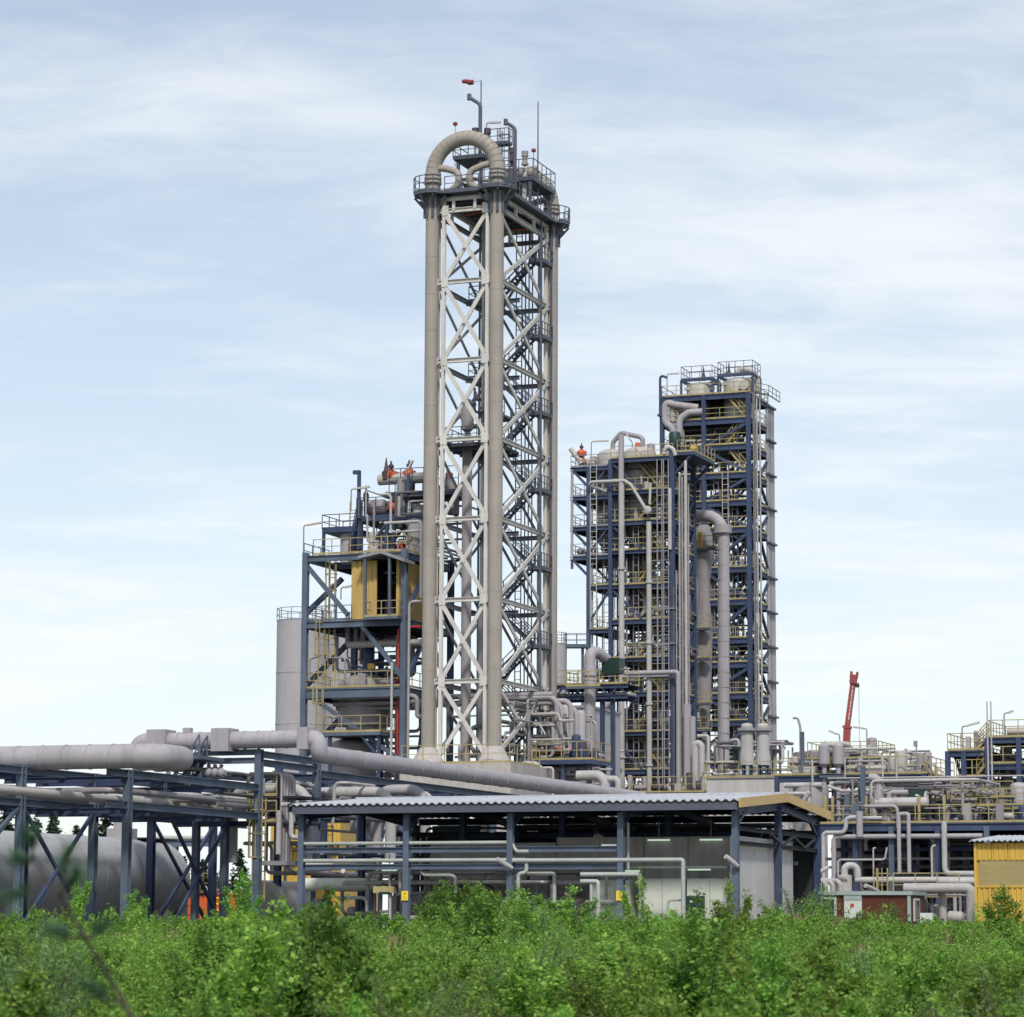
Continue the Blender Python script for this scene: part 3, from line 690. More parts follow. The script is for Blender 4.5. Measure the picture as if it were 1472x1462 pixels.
# bracing in the front face and in the right face
def lf(u, v, b=0.0): return LU.w(u, v, b)
for p, q, m in (((440, 812), (500, 884), 'pale_blue_steel'), ((516, 894), (578, 972), 'pale_blue_steel'), ((438, 995), (572, 1090), 'pale_blue_steel')):
    brace(LT, lf(*p, .1), lf(*q, .1), .3, m)
for p, q in (((440, 882), (492, 832)), ((441, 985), (520, 905)), ((440, 1085), (520, 1000))): brace(LT, lf(*p, 4.5), lf(*q, 4.5), .34)
for z0, z1 in ((zL['cab'], zL['roof']), (zL['deck'], zL['cab']), (GROUND + 4, zL['deck'])): brace(LT, LU.g(0, lb, z0), LU.g(0, 0, z1 - .3) if 0 else LU.g(0, 4.5, z1 - .4), .28); brace(LT, LU.g(0, 0, z0), LU.g(0, 4.5, z1 - .4), .28)
grail(LT, LU, [(la + .1, 4.4), (la + .1, .1), (0, .1), (0, lb)], zL['deck'] + .05, h=1.15)
grail(LT, LU, [(la + .1, 4.4), (la + .1, .1), (lm, .1)], zL['cab'] + .05, m='pale_blue_steel')
grail(LT, LU, [(la + .4, .4), (0, .3), (0, lb)], zL['roof'] + .1, h=1.15)
# lower platform and its vessel
z = zL['low']; a0, a1 = LU.au(463, -.9, 1050), LU.au(546, -.9, 1050)
gdeck(LT, LU, a0, a1, -.9, 3.2, z, 'pale_blue_steel', .25); grail(LT, LU, [(a0, 2.5), (a0, -.85), (a1, -.85), (a1, 3)], z, h=1.2)
for a in (a0 + .5, a1 - .2): column(LT, LU, a, -.6, GROUND, z - .25, .22, 'blue_steel')
brace(LT, LU.g(a1 - .3, -.6, z - 1.7), LU.g(a1 - 1.6, -.6, z - .25), .16)
drum(LT, LU.g(LU.au(508, 3), 3, GROUND + 9.2), 1.75, z - GROUND - 10.0, 'vessel_grey', .35, cone=2.0)
hdrum(LT, LU.g(LU.au(481, 2), 1.4, z - 1.6), LU.g(LU.au(481, 2), 5, z - 1.6), .6, 'vessel_cream', .4, 'exchanger')
drum(LT, LU.g(LU.au(527, 3.5), 3.5, z + .4), 1.5, 1.6, 'dim_concrete', .3)
# reactor dome on the main deck
drum(LT, LU.g(LU.au(524, 3.2), 3.2, zL['deck'] - 2.6), 1.95, 3.0, 'vessel_grey', .45)
MB().lathe(LU.g(LU.au(530, 3.2), 3.2, zL['deck'] + .9), [(.5, 0), (.5, 1.4), (.42, 1.5), (.42, 3.5)], 14).build('agitator', 'blue_steel', LT)
MB().obox(lf(534, 958, 2.2), E1 * .25, E2 * .15, Z3 * .2).build('tag_plate', 'bright_yellow', LT)
gear(LT, LU, (la + 1, -1), (1, 4), zL['deck'] + .05, 9, 8)
# pipework of the unit
for uv, r, b, m in (
    ([(500, 927), (606, 926)], .26, 2.0, 'vessel_cream'), ([(500, 880), (500, 927)], .18, 2.0, 'vessel_grey'), ([(512, 885), (512, 925)], .16, 2.2, 'vessel_grey'), ([(522, 885), (522, 925)], .2, 2.4, 'vessel_grey'),
    ([(478, 1003), (592, 1001), (600, 1003), (600, 1030), (606, 1030)], .17, .6, 'grey_pipe'), ([(480, 1012), (606, 1010)], .2, 1.4, 'steel_pipe'), ([(484, 1019), (606, 1016)], .18, 2.0, 'steel_pipe'),
    ([(490, 1031), (575, 1029)], .16, 2.6, 'steel_pipe'), ([(571, 1092), (571, 902), (606, 899)], .09, .7, 'red_pipe'), ([(562, 1096), (562, 952)], .1, -.3, 'pale_pipe'),
    ([(586, 1092), (586, 865), (606, 862)], .11, .3, 'vessel_cream'), ([(445, 980), (445, 948), (462, 942)], .06, .6, 'steel_pipe'), ([(467, 946), (496, 949), (496, 985)], .07, .8, 'steel_pipe'),
    ([(553, 752), (603, 750), (606, 754), (606, 860)], .12, .4, 'pale_pipe'), ([(545, 690), (612, 682)], .42, 5.0, 'vessel_cream'), ([(577, 688), (577, 745)], .36, 4.4, 'vessel_grey'),
    ([(575, 714), (575, 758)], .2, 3.6, 'pale_pipe'), ([(640, 692), (652, 702), (652, 740)], .45, 6.0, 'vessel_grey'), ([(603, 733), (640, 733)], .3, 5.5, 'vessel_grey')):
    pipe(LT, LU.path(uv, b), r, m, n=12)
random_pipes(LT, LU, (la + .8, -.4), (2.5, lb - .5), (zL['deck'] + 1.5, zL['cab'] - .8), 32, 31)
random_pipes(LT, LU, (la + .8, -.4), (2.5, lb - .5), (GROUND + 8, zL['deck'] - 1), 36, 32)
random_pipes(LT, LU, (lm, 2.5), (1.2, lb), (zL['roof'] + .3, zL['roof'] + 5), 44, 33, rr=(.04, .11))
# caged ladders
for u, v0, v1, b in ((459, 1055, 990, -.4), (476, 985, 800, 1.0), (462, 985, 890, .5)):
    p = lf(u, v0, b); ladder(LT, p, lf(u, v1, b).z, E1, -E2, .55, 'yellow_rail', True)
# yellow cabin
CB0, CB1 = LU.au(503.5, .35), LU.au(573, .35)
YC = thing('yellow_cabin', 'ribbed yellow sheet cabin with dark doorway hung in the blue unit', 'cabin', LU.g((CB0 + CB1) / 2, 4, zL['cab']))
zc0, zc1 = zL['cab'] + .1, zL['roof'] - .5
o0, o1 = LU.au(540, .35), LU.au(568, .35)
MB().corrugated(LU.g(CB0, .35, zc0), E1, Z3, -E2, o0 - CB0, zc1 - zc0, .42, .06, .08).build('wall_sheet', 'yellow_cladding', YC)
MB().corrugated(LU.g(o1, .35, zc0), E1, Z3, -E2, CB1 - o1, zc1 - zc0, .42, .06, .08).build('wall_sheet', 'yellow_cladding', YC)
MB().corrugated(LU.g(CB1, .35, zc0), E2, Z3, E1, 7.5, zc1 - zc0, .42, .06, .08).build('wall_sheet', 'yellow_cladding', YC)
MB().corrugated(LU.g(CB0, 7.8, zc0), -E2, Z3, -E1, 7.4, zc1 - zc0, .42, .06, .08).build('wall_sheet', 'yellow_cladding', YC)
MB().gbox(LU, CB0 + .1, CB1 - .1, 7.6, 7.8, zc0, zc1).build('back_wall', 'yellow_cladding', YC)
MB().gbox(LU, CB0 + .1, CB1 - .1, .5, 7.6, zc1, zc1 + .15).build('ceiling', 'interior_shade', YC)
MB().gbox(LU, o0 + .2, CB1 - .3, 3.2, 3.3, zc0, zc1).build('dark_sheet', 'interior_shade', YC)  # near-black sheet that stands for the shade behind the doorway
gear(YC, LU, (o0 + .3, o1 - .2), (1, 3), zc0, 6, 12, ('dark_pipe', 'valve_dark', 'yellow_cladding'))
random_pipes(YC, LU, (o0, o1), (.8, 2.8), (zc0 + .3, zc1 - .3), 8, 13, ('dark_pipe', 'steel_pipe', 'blue_steel'))
for u in (525, 560): MB().beam(lf(u, 884, -.9), lf(u, 800, -.9), .17, .17).build('canopy_post', 'pale_blue_steel', YC)
bl0, bl1 = LU.au(522, -1.0), LU.au(571, -1.0)
gdeck(YC, LU, bl0, bl1, -1.0, .33, zc0, 'pale_blue_steel', .2, 'balcony'); grail(YC, LU, [(bl0, .2), (bl0, -.95), (bl1, -.95), (bl1, .2)], zc0, h=1.15)
ap = LU.w(547, 791, -1.1); c0, c1 = LU.w(514, 799, -1.1), LU.w(581, 803, -1.1)
for q in (c0, c1): MB().add([q, ap, ap + E2 * 2, q + E2 * 2, q - Z3 * .22, ap - Z3 * .22, ap + E2 * 2 - Z3 * .22, q + E2 * 2 - Z3 * .22], [(0, 1, 2, 3), (7, 6, 5, 4), (0, 4, 5, 1), (1, 5, 6, 2), (2, 6, 7, 3), (3, 7, 4, 0)]).build('canopy_slope', 'grey_steel', YC)
# upper platforms of the unit
zu1, zu2, zu3 = LU.zv(-4, 3, 760), LU.zv(-2, 4, 745), LU.zv(-1, 5, 711)
ua0, ua1 = LU.au(463, 2.2, 760), LU.au(512, 2.2, 760)
gdeck(LT, LU, ua0, ua1, 2.2, 6.0, zu1, 'blue_steel', .25); grail(LT, LU, [(ua1, 2.2), (ua0, 2.2), (ua0, 6.0), (ua1, 6)], zu1, m='blue_steel', sp=1.2)
for a, b in ((ua0 + .1, 2.3), (ua0 + .1, 5.8)): column(LT, LU, a, b, zL['roof'], zu1 - .2, .2)
grail(LT, LU, [(ua0 - .9, 1.0), (ua0 - .9, 5.5)], zL['roof'], m='blue_steel'); lamp(LU.g(ua0 - .95, 1.0, zL['roof']), zu1 - zL['roof'] + .2, E1, 'tube lamp under the upper left platform of the blue unit', .12, 1.3)
drum(LT, LU.g(LU.au(505, 3.5, 780), 3.5, zL['roof'] - .2), .82, zu1 - zL['roof'] + .2, 'silo_grey', .1)
ub0, ub1 = LU.au(514, 3, 745), LU.au(612, 3, 745)
gdeck(LT, LU, ub0, ub1, 2.8, 7.6, zu2, 'blue_steel', .3); grail(LT, LU, [(ub0, 7), (ub0, 2.8), (ub1 - 2.4, 2.8)], zu2, m='blue_steel', sp=1.4, h=1.5)
for u in (519, 556, 566, 590, 604):
    a = LU.au(u, 3, 760); column(LT, LU, a, 3, zL['roof'], zu2 - .3, .26)
brace(LT, lf(530, 789, 2.9), lf(553, 756, 2.9), .2); brace(LT, lf(556, 790, 6), lf(585, 752, 6), .2)
uc0 = LU.au(553, 4.2, 710)
gdeck(LT, LU, uc0, uc0 + 6, 4.0, 7.6, zu3, 'dark_deck', .25); grail(LT, LU, [(uc0 + .4, 7.5), (uc0 + .4, 4.1), (uc0 + 6, 4.1)], zu3, m='blue_steel', h=1.9, sp=1.0)
for a in (uc0 + .6, uc0 + 2.2, uc0 + 3.4, uc0 + 4.6):
    for b in (4.4, 7.2): column(LT, LU, a, b, zu2, zu3 - .2, .26)
for u, v0, v1, b in ((515, 790, 677, 2.6), (586, 750, 682, 4.0), (518, 790, 720, 2.9)): pipe(LT, LU.path([(u, v0), (u, v1)], b), .15, 'blue_steel', n=10, name='davit_post')
MB().obox(lf(513, 679, 2.6), E1 * .28, E2 * .15, Z3 * .14).build('davit_head', 'blue_steel', LT)
hdrum(LT, LU.g(LU.au(528, 4), 4, zu2 + .9), LU.g(LU.au(549, 4), 4, zu2 + .9), .62, 'vessel_grey', .3, 'drum')
MB().lathe(lf(601, 738, 3.6), [(.95, -.9), (.95, -.55), (.5, -.3), (.35, .2), (.5, .5), (.62, .6)], 16).build('hopper', 'vessel_cream', LT)
drum(LT, LU.g(LU.au(596, 3), 3.4, zL['roof'] + .1), .8, 2.4, 'vessel_grey', .2); drum(LT, LU.g(LU.au(545, 5), 5, zL['roof'] + .1), .9, 2.0, 'dim_concrete', .2)
for u, v, b, s in ((562, 684, 5.0, .62), (588, 682, 5.0, .6), (565, 730, 3.8, .5), (541, 726, 3.8, .22)): valve(LT, lf(u, v, b), s * .8)
MB().lathe(lf(555, 686, 4.8), [(.12, -.3), (.3, -.2), (.34, .4), (.2, .5), (.12, .9), (.03, 1.5)], 10).build('actuator', 'valve_dark', LT)
MB().lathe(lf(526, 722, 2.9), [(.08, -1.2), (.1, 0), (.22, .1), (.22, .6), (.1, .8), (.03, 1.3)], 10).build('relief_valve', 'valve_dark', LT)
gear(LT, LU, (uc0 + .5, uc0 + 5), (4.4, 7), zu3, 6, 17, ('blue_steel', 'vessel_grey', 'orange_valve', 'valve_dark')); gear(LT, LU, (ub0 + .5, ub1 - 1), (3.2, 7), zu2, 10, 18, ('blue_steel', 'vessel_grey', 'orange_valve', 'vessel_cream'))
gear(LT, LU, (lm, -.5), (1.2, 7), zL['roof'] + .1, 12, 19, ('vessel_grey', 'dim_concrete', 'valve_dark', 'orange_valve'))
stair(LT, LU.g(LU.au(504, 2.5, 760), 2.6, zL['roof']), LU.g(LU.au(516, 2.5, 745), 2.6, zu2), .8, E2, 'blue_steel')
ladder(LT, lf(509, 762, 2.5), lf(509, 720, 2.5).z, E1, None, .7, 'yellow_rail')
lamp(lf(504.5, 735, 2.4), lf(504.5, 703, 2.4).z - lf(504.5, 735, 2.4).z, E1, 'tube lamp beside the tall davit post on the blue unit', .08, 1.25)
lamp(lf(584, 690, 3.8), .6, (E1 * .6 + Z3 * .9).normalized(), 'steeply tilted tube lamp by the orange valves', .1, .7)
lamp(lf(490, 862, 1.0), .9, E1, 'tube lamp by the yellow ladder under the roof beam', .15, .8)

# storage silos behind
def silo(u0, u1, vt, Y, label, railing=True):
    s = Site((u0 + u1) / 2, vt, Y); r = (u1 - u0) / 2 / FPX * Y; z = s.zv(0, 0, vt)
    T = thing('silo', label, 'silo', s.g(0, 0, GROUND), 'grey storage silos')
    MB().lathe(s.g(0, 0, GROUND), [(r, 0), (r, z - GROUND), (r * .1, z - GROUND + r * .18)], 48).build('shell', 'silo_grey', T)
    seams(T, s.g(0, 0, 0), r, [GROUND + (z - GROUND) * k / 6 for k in range(1, 6)], 'silo_grey', 48)
    if railing: rail(T, [s.g(r * math.cos(t), r * math.sin(t), z) for t in [2 * math.pi * k / 12 for k in range(13)]], 'grey_steel', 1.1, 1.1)
    return s, z, T
s1, z1, T1 = silo(398, 470, 895, 240, 'tall pale grey silo at the far left of the plant with railing on top')
silo(467, 528, 908, 250, 'pale grey silo half hidden inside the blue unit', False)
silo(772, 815, 928, 262, 'grey silo behind the right reactor leg with walkway at its top')
BW = thing('silo_bridge', 'blue footbridge with railing from the silo towards the middle tower', 'footbridge', at(825, 925, 262))
p, q = at(812, 929, 262), at(846, 933, 262); q.z = p.z
MB().beam(p, q, 1.2, .3).build('walkway', 'pale_blue_steel', BW); side = (q - p).cross(Z3).normalized() * .6
rail(BW, [p + side, q + side], 'pale_blue_steel'); rail(BW, [p - side, q - side], 'pale_blue_steel')
for f in (.75, .95): c = p.lerp(q, f); MB().beam(c, Vector((c.x, c.y, GROUND)), .2, .2).build('post', 'pale_blue_steel', BW)
# ------------------------------------------------------------------ middle and rear process towers
def process_tower(S, T, A, B, rows, mcol='blue_steel', cw=.36, bh=.36, rails=True, skip_left=(), deckm='dark_deck', brace_faces=True, rail_m='yellow_rail', colz=None):
    """columns at A x B, a deck with girders and railings at each photo row of the front corner (0,0)"""
    zs = [S.zv(0, 0, v) for v in rows]
    for a in A:
        for b in B: column(T, S, a, b, GROUND, (colz or {}).get((A.index(a), B.index(b)), zs[0]), cw, mcol)
    for i, z in enumerate(zs):
        for b in B:
            for k in range(len(A) - 1): girder(T, S.g(A[k], b, z - bh / 2 - .02), S.g(A[k + 1], b, z - bh / 2 - .02), bh, .22, mcol)
        for a in A:
            for k in range(len(B) - 1): girder(T, S.g(a, B[k], z - bh / 2 - .02), S.g(a, B[k + 1], z - bh / 2 - .02), bh, .22, mcol)
        gdeck(T, S, A[0], A[-1], B[0], B[-1], z + .06, deckm, .05)
        if rails:
            grail(T, S, [(A[0], B[0] - .05), (A[-1] + .05, B[0] - .05), (A[-1] + .05, B[-1])], z + .06, m=rail_m, sp=1.5)
            grail(T, S, [(A[0] - .05, B[0]), (A[0] - .05, B[-1]), (A[-1], B[-1])], z + .06, m='slate_steel', sp=1.8)
    return zs

# middle tower
MT = Site(967, 900, 262)
mA = [MT.au(846), MT.au(878), 0.0]; mB = [0.0, MT.bu(998)]
MTT = thing('process_tower', 'middle blue process tower with white riser pipes in front of the rear tower', 'tower', MT.g(mA[1], mB[1] / 2, GROUND))
m_rows = (655, 702, 746, 788, 838, 889, 944, 994, 1051, 1106, 1165, 1225, 1282)
mz = [MT.zv(0, 0, v) for v in m_rows]
mzl = [MT.zv(mA[0], 0, v) for v in (671, 713, 757, 799)]
for b in mB:
    column(MTT, MT, mA[2], b, GROUND, mz[0] + .3, .4, 'blue_steel'); column(MTT, MT, mA[1], b, GROUND, mzl[0] + .5, .36, 'blue_steel'); column(MTT, MT, mA[0], b, GROUND, mzl[0], .34, 'blue_steel')
    MB().tube([MT.g(MT.au(822, b), b, mzl[3] - .3), MT.g(MT.au(822, b), b, mzl[0] - .2)], .14, 8).build('hanger_post', 'grey_pipe', MTT)
for a in (mA[1] + 2.0, mA[1] + 4.2): column(MTT, MT, a, mB[1], GROUND, mz[0], .3)
for i, z in enumerate(mz):
    full = i in (0, 2, 5, 7, 9)
    for b in mB: girder(MTT, MT.g(mA[1], b, z - .2), MT.g(0, b, z - .2), .4 if full else .3, .24)
    girder(MTT, MT.g(0, 0, z - .2), MT.g(0, mB[1], z - .2), .4, .24); girder(MTT, MT.g(mA[1], 0, z - .2), MT.g(mA[1], mB[1], z - .2), .34, .24)
    gdeck(MTT, MT, mA[1], 0, .15, mB[1], z + .03)
    grail(MTT, MT, [(mA[1], .02), (.05, .02), (.05, mB[1])], z + .03, sp=1.3)
    grail(MTT, MT, [(mA[1], mB[1]), (0, mB[1])], z + .03, sp=1.5, m='slate_steel')
    if i < len(mz) - 1:
        zb = mz[i + 1]
        brace(MTT, MT.g(mA[1] + .1, .12, z - .4), MT.g(mA[1] + 3.0, .12, zb), .24) if i % 2 == 0 else None
        brace(MTT, MT.g(.0, .3 + (mB[1] - .6) * (i % 2), z - .4), MT.g(0, mB[1] * .5, zb + .1), .22)
        up = i % 2
        a0, a1 = mA[1] + 2.0, mA[1] + 4.6
        stair(MTT, MT.g(a0 if up else a1, 1.6, zb + .05), MT.g(a1 if up else a0, 1.6, z), .8, E2, 'yellow_rail')
for i, z in enumerate(mzl + [MT.zv(mA[0], 0, v) for v in (842, 905, 965)]):
    a0 = MT.au(820, 0) if i < 4 else mA[0]
    for b in mB: girder(MTT, MT.g(a0, b, z - .2), MT.g(mA[1], b, z - .2), .36, .22)
    girder(MTT, MT.g(a0, 0, z - .2), MT.g(a0, mB[1], z - .2), .3, .2)
    gdeck(MTT, MT, a0, mA[1], .1, mB[1], z + .03)
    grail(MTT, MT, [(mA[1], .05), (a0, .05), (a0, mB[1]), (mA[1], mB[1])], z + .03, sp=1.2, m='yellow_rail' if i > 3 else 'grey_steel')
    if i < 4:
        for b in mB: brace(MTT, MT.g(a0 + .2, b, z - .3), MT.g(mA[0], b, z - 1.9), .22)
# secondary steel: joists under each deck, mid posts, back-face bracing
for i, z in enumerate(mz):
    for k in range(1, 6): girder(MTT, MT.g(mA[1] * k / 6, .1, z - .14), MT.g(mA[1] * k / 6, mB[1], z - .14), .2, .12, 'blue_steel', 'joist')
    if i < len(mz) - 1:
        zb = mz[i + 1]
        for a in (mA[1] * .36, mA[1] * .68): MB().beam(MT.g(a, mB[1] * .55, zb), MT.g(a, mB[1] * .55, z - .2), .2, .2).build('mid_post', 'blue_steel', MTT)
        brace(MTT, MT.g(mA[1], mB[1], zb), MT.g(mA[1] * .5, mB[1], z - .3), .2); brace(MTT, MT.g(0, mB[1], zb), MT.g(mA[1] * .5, mB[1], z - .3), .2)
        brace(MTT, MT.g(mA[0], mB[1], zb), MT.g(mA[1], mB[1], z - .3), .2); brace(MTT, MT.g(mA[1] + .2, mB[1] * .5, zb), MT.g(mA[1] * .5, mB[1] * .5, z - .3), .18)
# top deck vessels, arch pipe
zt0 = mzl[0]
for u, r in ((880, 1.35), (920, 1.5)):
    a = MT.au(u, 3.2, 660); drum(MTT, MT.g(a, 3.2, zt0 - 4.5), r, 6.0, 'vessel_cream', .42, cone=4.0)
pipe(MTT, MT.path([(881, 648), (882, 636), (893, 622), (924, 629), (926, 645)], 3.2), .22, 'steel_pipe', .5)
pipe(MTT, MT.path([(893, 625), (893, 690)], -.5), .26, 'grey_pipe')
pipe(MTT, MT.path([(894, 1338), (894, 690)], -.55), .27, 'pale_pipe', n=14, name='riser_pipe', flanges=(.15, .38, .6, .8))
pipe(MTT, [MT.w(872, 706, -.2), MT.w(847, 697, -.6), MT.w(850, 693, -.75), MT.w(898, 691, -.7), MT.w(907, 697, -.7), MT.w(929, 733, -.65)], .16, 'pale_pipe', .5)
MB().lathe(MT.w(931, 733, -.6), [(.36, -.1), (.36, .1), (.25, .16)], 18, -E2).build('hatch', 'pale_pipe', MTT)
pipe(MTT, [MT.w(934, 725, -.5), MT.w(935, 694, -.5)], .12, 'pale_pipe')
pipe(MTT, MT.path([(934, 1338), (934, 750)], -.5), .24, 'pale_pipe', n=14, name='riser_pipe', flanges=(.1, .25, .4, .55, .7, .85))
pipe(MTT, MT.path([(963, 790), (963, 702)], -.3), .18, 'pale_pipe')
pipe(MTT, MT.path([(988, 1338), (988, 662)], -.8), .14, 'vessel_cream', name='riser_pipe')
pipe(MTT, MT.path([(900, 968), (972, 967), (975, 969), (975, 1338)], -.9), .22, 'grey_pipe')
pipe(MTT, MT.path([(895, 973), (962, 972)], -.85), .14, 'grey_pipe')
for u, v1 in ((988, 1012), (991, 1012), (997, 1030)): pipe(MTT, MT.path([(u, 1338), (u, v1)], -1.1), .26 if u != 991 else .2, 'grey_pipe')
for u in (942, 951, 958):
    ladder(MTT, MT.w(u + .0, 1338, -.35), MT.w(u, 660 if u > 945 else 750, -.35).z, E1, None, .62, 'tray_grey', step=.85, name='cable_ladder')
for v in (875, 925): girder(MTT, MT.w(938, v, -.3), MT.g(.3, -.3, MT.w(938, v, -.3).z), .16, .12, 'grey_steel', 'pipe_support'); girder(MTT, MT.g(.25, -.3, MT.w(938, v, -.3).z), MT.g(.25, mB[1] + .4, MT.w(938, v, -.3).z), .16, .12, 'grey_steel', 'pipe_support')
for u in (853,): ladder(MTT, MT.w(u, 905, -.2), MT.w(u, 668, -.2).z, E1, -E2, .6, 'vessel_cream', False)
# hopper vessels inside
drum(MTT, MT.g(MT.au(876, 3), 3.2, mzl[1] - 1.0), 1.3, 2.4, 'shaded_vessel', .2, cone=5.5)
drum(MTT, MT.g(MT.au(922, 3.4), 3.4, mz[3] - 2.0), 1.15, 5.2, 'shaded_vessel', .3, cone=4.0); drum(MTT, MT.g(MT.au(945, 4), 4.2, mz[8] - 3), 1.0, 9, 'shaded_vessel', .3)
drum(MTT, MT.g(MT.au(905, 4), 4.0, mz[9] + 1.5), 1.1, 4, 'shaded_vessel', .3, cone=2.5); drum(MTT, MT.g(MT.au(982, 5), 4.8, mz[9]), .7, mz[1] - mz[9], 'shaded_vessel', .2)
for i, z in enumerate(mz[1:]):
    gear(MTT, MT, (mA[1] + .5, -.4), (.8, mB[1] - .6), z + .03, 10, 100 + i)
    random_pipes(MTT, MT, (mA[1] + .3, -.2), (.6, mB[1] - .3), (z + .4, z + 3.0), 20, 200 + i)
for i, z in enumerate(mzl): gear(MTT, MT, (MT.au(824), mA[0] + 1), (.8, mB[1] - .6), z + .03, 2, 120 + i, ('vessel_grey', 'steel_pipe', 'grey_pipe')); random_pipes(MTT, MT, (mA[0], mA[1]), (.6, mB[1] - .3), (z - 2.4, z - .4), 10, 220 + i)
gear(MTT, MT, (mA[1] + .5, -.4), (.8, mB[1] - .6), mz[0] + .05, 8, 99, ('vessel_cream', 'vessel_grey', 'orange_valve'))
pipe(MTT, [MT.w(820, 645, .5), MT.w(836, 667, .5)], .22, 'vessel_cream'); valve(MTT, MT.w(836, 652, 1.2), .42, 'orange_valve', 'valve_dark'); valve(MTT, MT.w(838, 664, 1.0), .3); hdrum(MTT, MT.w(840, 666, 1.5), MT.w(855, 666, 1.5), .45, 'vessel_cream')
# corner pipe loop and green motor at the right of its top deck
pipe(MTT, [MT.w(955, 648, -.2), MT.w(960, 642, -.2), MT.w(968, 645, -.2), MT.w(971, 655, -.2)], .2, 'pale_pipe')
gdeck(MTT, MT, -.2, 2.0, .3, mB[1] + .3, mz[0] + .35, 'blue_steel', .3); grail(MTT, MT, [(.4, .3), (2.0, .3), (2.0, mB[1] + .3)], mz[0] + .35, sp=1.0)
brace(MTT, MT.g(.1, .5, mz[0] - 1.6), MT.g(1.6, .5, mz[0]), .2); brace(MTT, MT.g(0, mB[1], mz[0] - 1.6), MT.g(1.6, mB[1], mz[0]), .2)
MB().lathe(MT.w(970, 633, 1.0), [(.5, -.75), (.55, -.6), (.55, .6), (.45, .75)], 16).build('motor', 'motor_green', MTT)
valve(MTT, MT.w(997, 645, 2), .3, 'bright_yellow')
lamp(MT.w(850, 672, -.1), 2.4, E1, 'tube lamp on a thin pole left on the middle tower top', .0, 1.4)
lamp(MT.w(909, 650, 2.5), .9, -(E1 * .6 - Z3 * .8).normalized(), 'short tilted tube lamp between the vessels on the middle tower', .1, .7)

rv = random.Random(77)
for u in (851, 858, 866, 884, 888, 901, 906, 912, 918, 925, 929, 938, 961, 970, 974, 979, 983, 992):      # thin risers and conduits up the front
    v0 = rv.choice((1338, 1338, rv.uniform(900, 1100))); v1 = rv.uniform(665, 860); pipe(MTT, MT.path([(u, v0), (u, v1)], rv.uniform(.3, 2.2) if u < 966 else -.15), rv.uniform(.045, .10), rv.choice(('grey_pipe', 'steel_pipe', 'pale_pipe', 'dark_pipe', 'blue_steel')), n=8, name='conduit')
for k, u in enumerate((872, 915)): ladder(MTT, MT.w(u, 1338, .4), MT.w(u, 705 + 40 * k, .4).z, E1, None, .5, 'grey_steel', step=.7)
for i in range(len(mz) - 1): brace(MTT, MT.g(mA[1] * .45, .15, mz[i + 1]), MT.g(mA[1] * .05, .15, mz[i] - .35), .16) if i % 2 else brace(MTT, MT.g(mA[0] + .1, .1, mz[i + 1]), MT.g(mA[1] - .1, .1, mz[i] - .3), .18)

# rear tower
BT = Site(1078, 900, 290)
bA = [BT.au(953), BT.au(1014), 0.0]; bB = [0.0, BT.bu(1107)]
BTT = thing('process_tower', 'tall blue rear process tower with two cream drums on its top', 'tower', BT.g(bA[0] / 2, bB[1] / 2, GROUND))
b_rows = (564, 600, 638, 679, 719, 758, 815, 862, 917, 952, 997, 1036, 1090, 1150, 1212, 1272)
bz = process_tower(BT, BTT, bA, bB, b_rows, cw=.42, bh=.5)
for i in range(len(bz) - 1):
    zt_, zb = bz[i] - .5, bz[i + 1] + .05
    if i != 0: brace(BTT, BT.g(bA[1] + .2 if i % 2 else -.1, .1, zb if 1 else 0), BT.g(-.1 if i % 2 else bA[1] + .2, .1, zt_), .3)
    if i >= 2:
        h = bB[1] / 2
        brace(BTT, BT.g(.05, bB[1] - .1 if i % 2 else .1, zb), BT.g(.05, h, zt_), .26); brace(BTT, BT.g(.05, h, zb), BT.g(.05, .1 if i % 2 else bB[1] - .1, zt_), .24)
        brace(BTT, BT.g(bA[0], bB[1], zb), BT.g(bA[1], bB[1], zt_), .24)
    c0, c1 = bA[1] + 2.2, bA[1] + 4.4
    if i < 3: stair(BTT, BT.g(c1 if i % 2 == 0 else c0, .6, bz[i + 1] + .06), BT.g(c0 if i % 2 == 0 else c1, .6, bz[i]), .8, E2)
    else: stair(BTT, BT.g(c0 + (i % 2) * 1.8, bB[1] - 1.2, bz[i + 1] + .06), BT.g(c0 + 1.8 - (i % 2) * 1.8, bB[1] - 1.2, bz[i]), .8, E2, 'dark_deck')
    gear(BTT, BT, (bA[0] + .6, -.5), (.8, bB[1] - 1), bz[i + 1] + .06, 11, 300 + i)
    if i > 0: random_pipes(BTT, BT, (bA[0] + .4, -.3), (.8, bB[1] - .5), (bz[i + 1] + .3, bz[i] - .4), 20, 400 + i)
for i, z in enumerate(bz):
    for k in range(1, 7): girder(BTT, BT.g(bA[0] * k / 7, .1, z - .16), BT.g(bA[0] * k / 7, bB[1], z - .16), .22, .12, 'blue_steel', 'joist')
    if 0 < i < len(bz) - 1:
        zb = bz[i + 1]
        for a in (bA[0] * .3, bA[0] * .65): MB().beam(BT.g(a, bB[1] * .5, zb), BT.g(a, bB[1] * .5, z - .3), .22, .22).build('mid_post', 'blue_steel', BTT)
        brace(BTT, BT.g(bA[1], bB[1], zb), BT.g(bA[1] * .5, bB[1], z - .4), .22); brace(BTT, BT.g(0, bB[1], zb), BT.g(bA[1] * .5, bB[1], z - .4), .22); brace(BTT, BT.g(bA[1] * .9, bB[1] * .5, zb), BT.g(bA[1] * .2, bB[1] * .5, z - .4), .2)
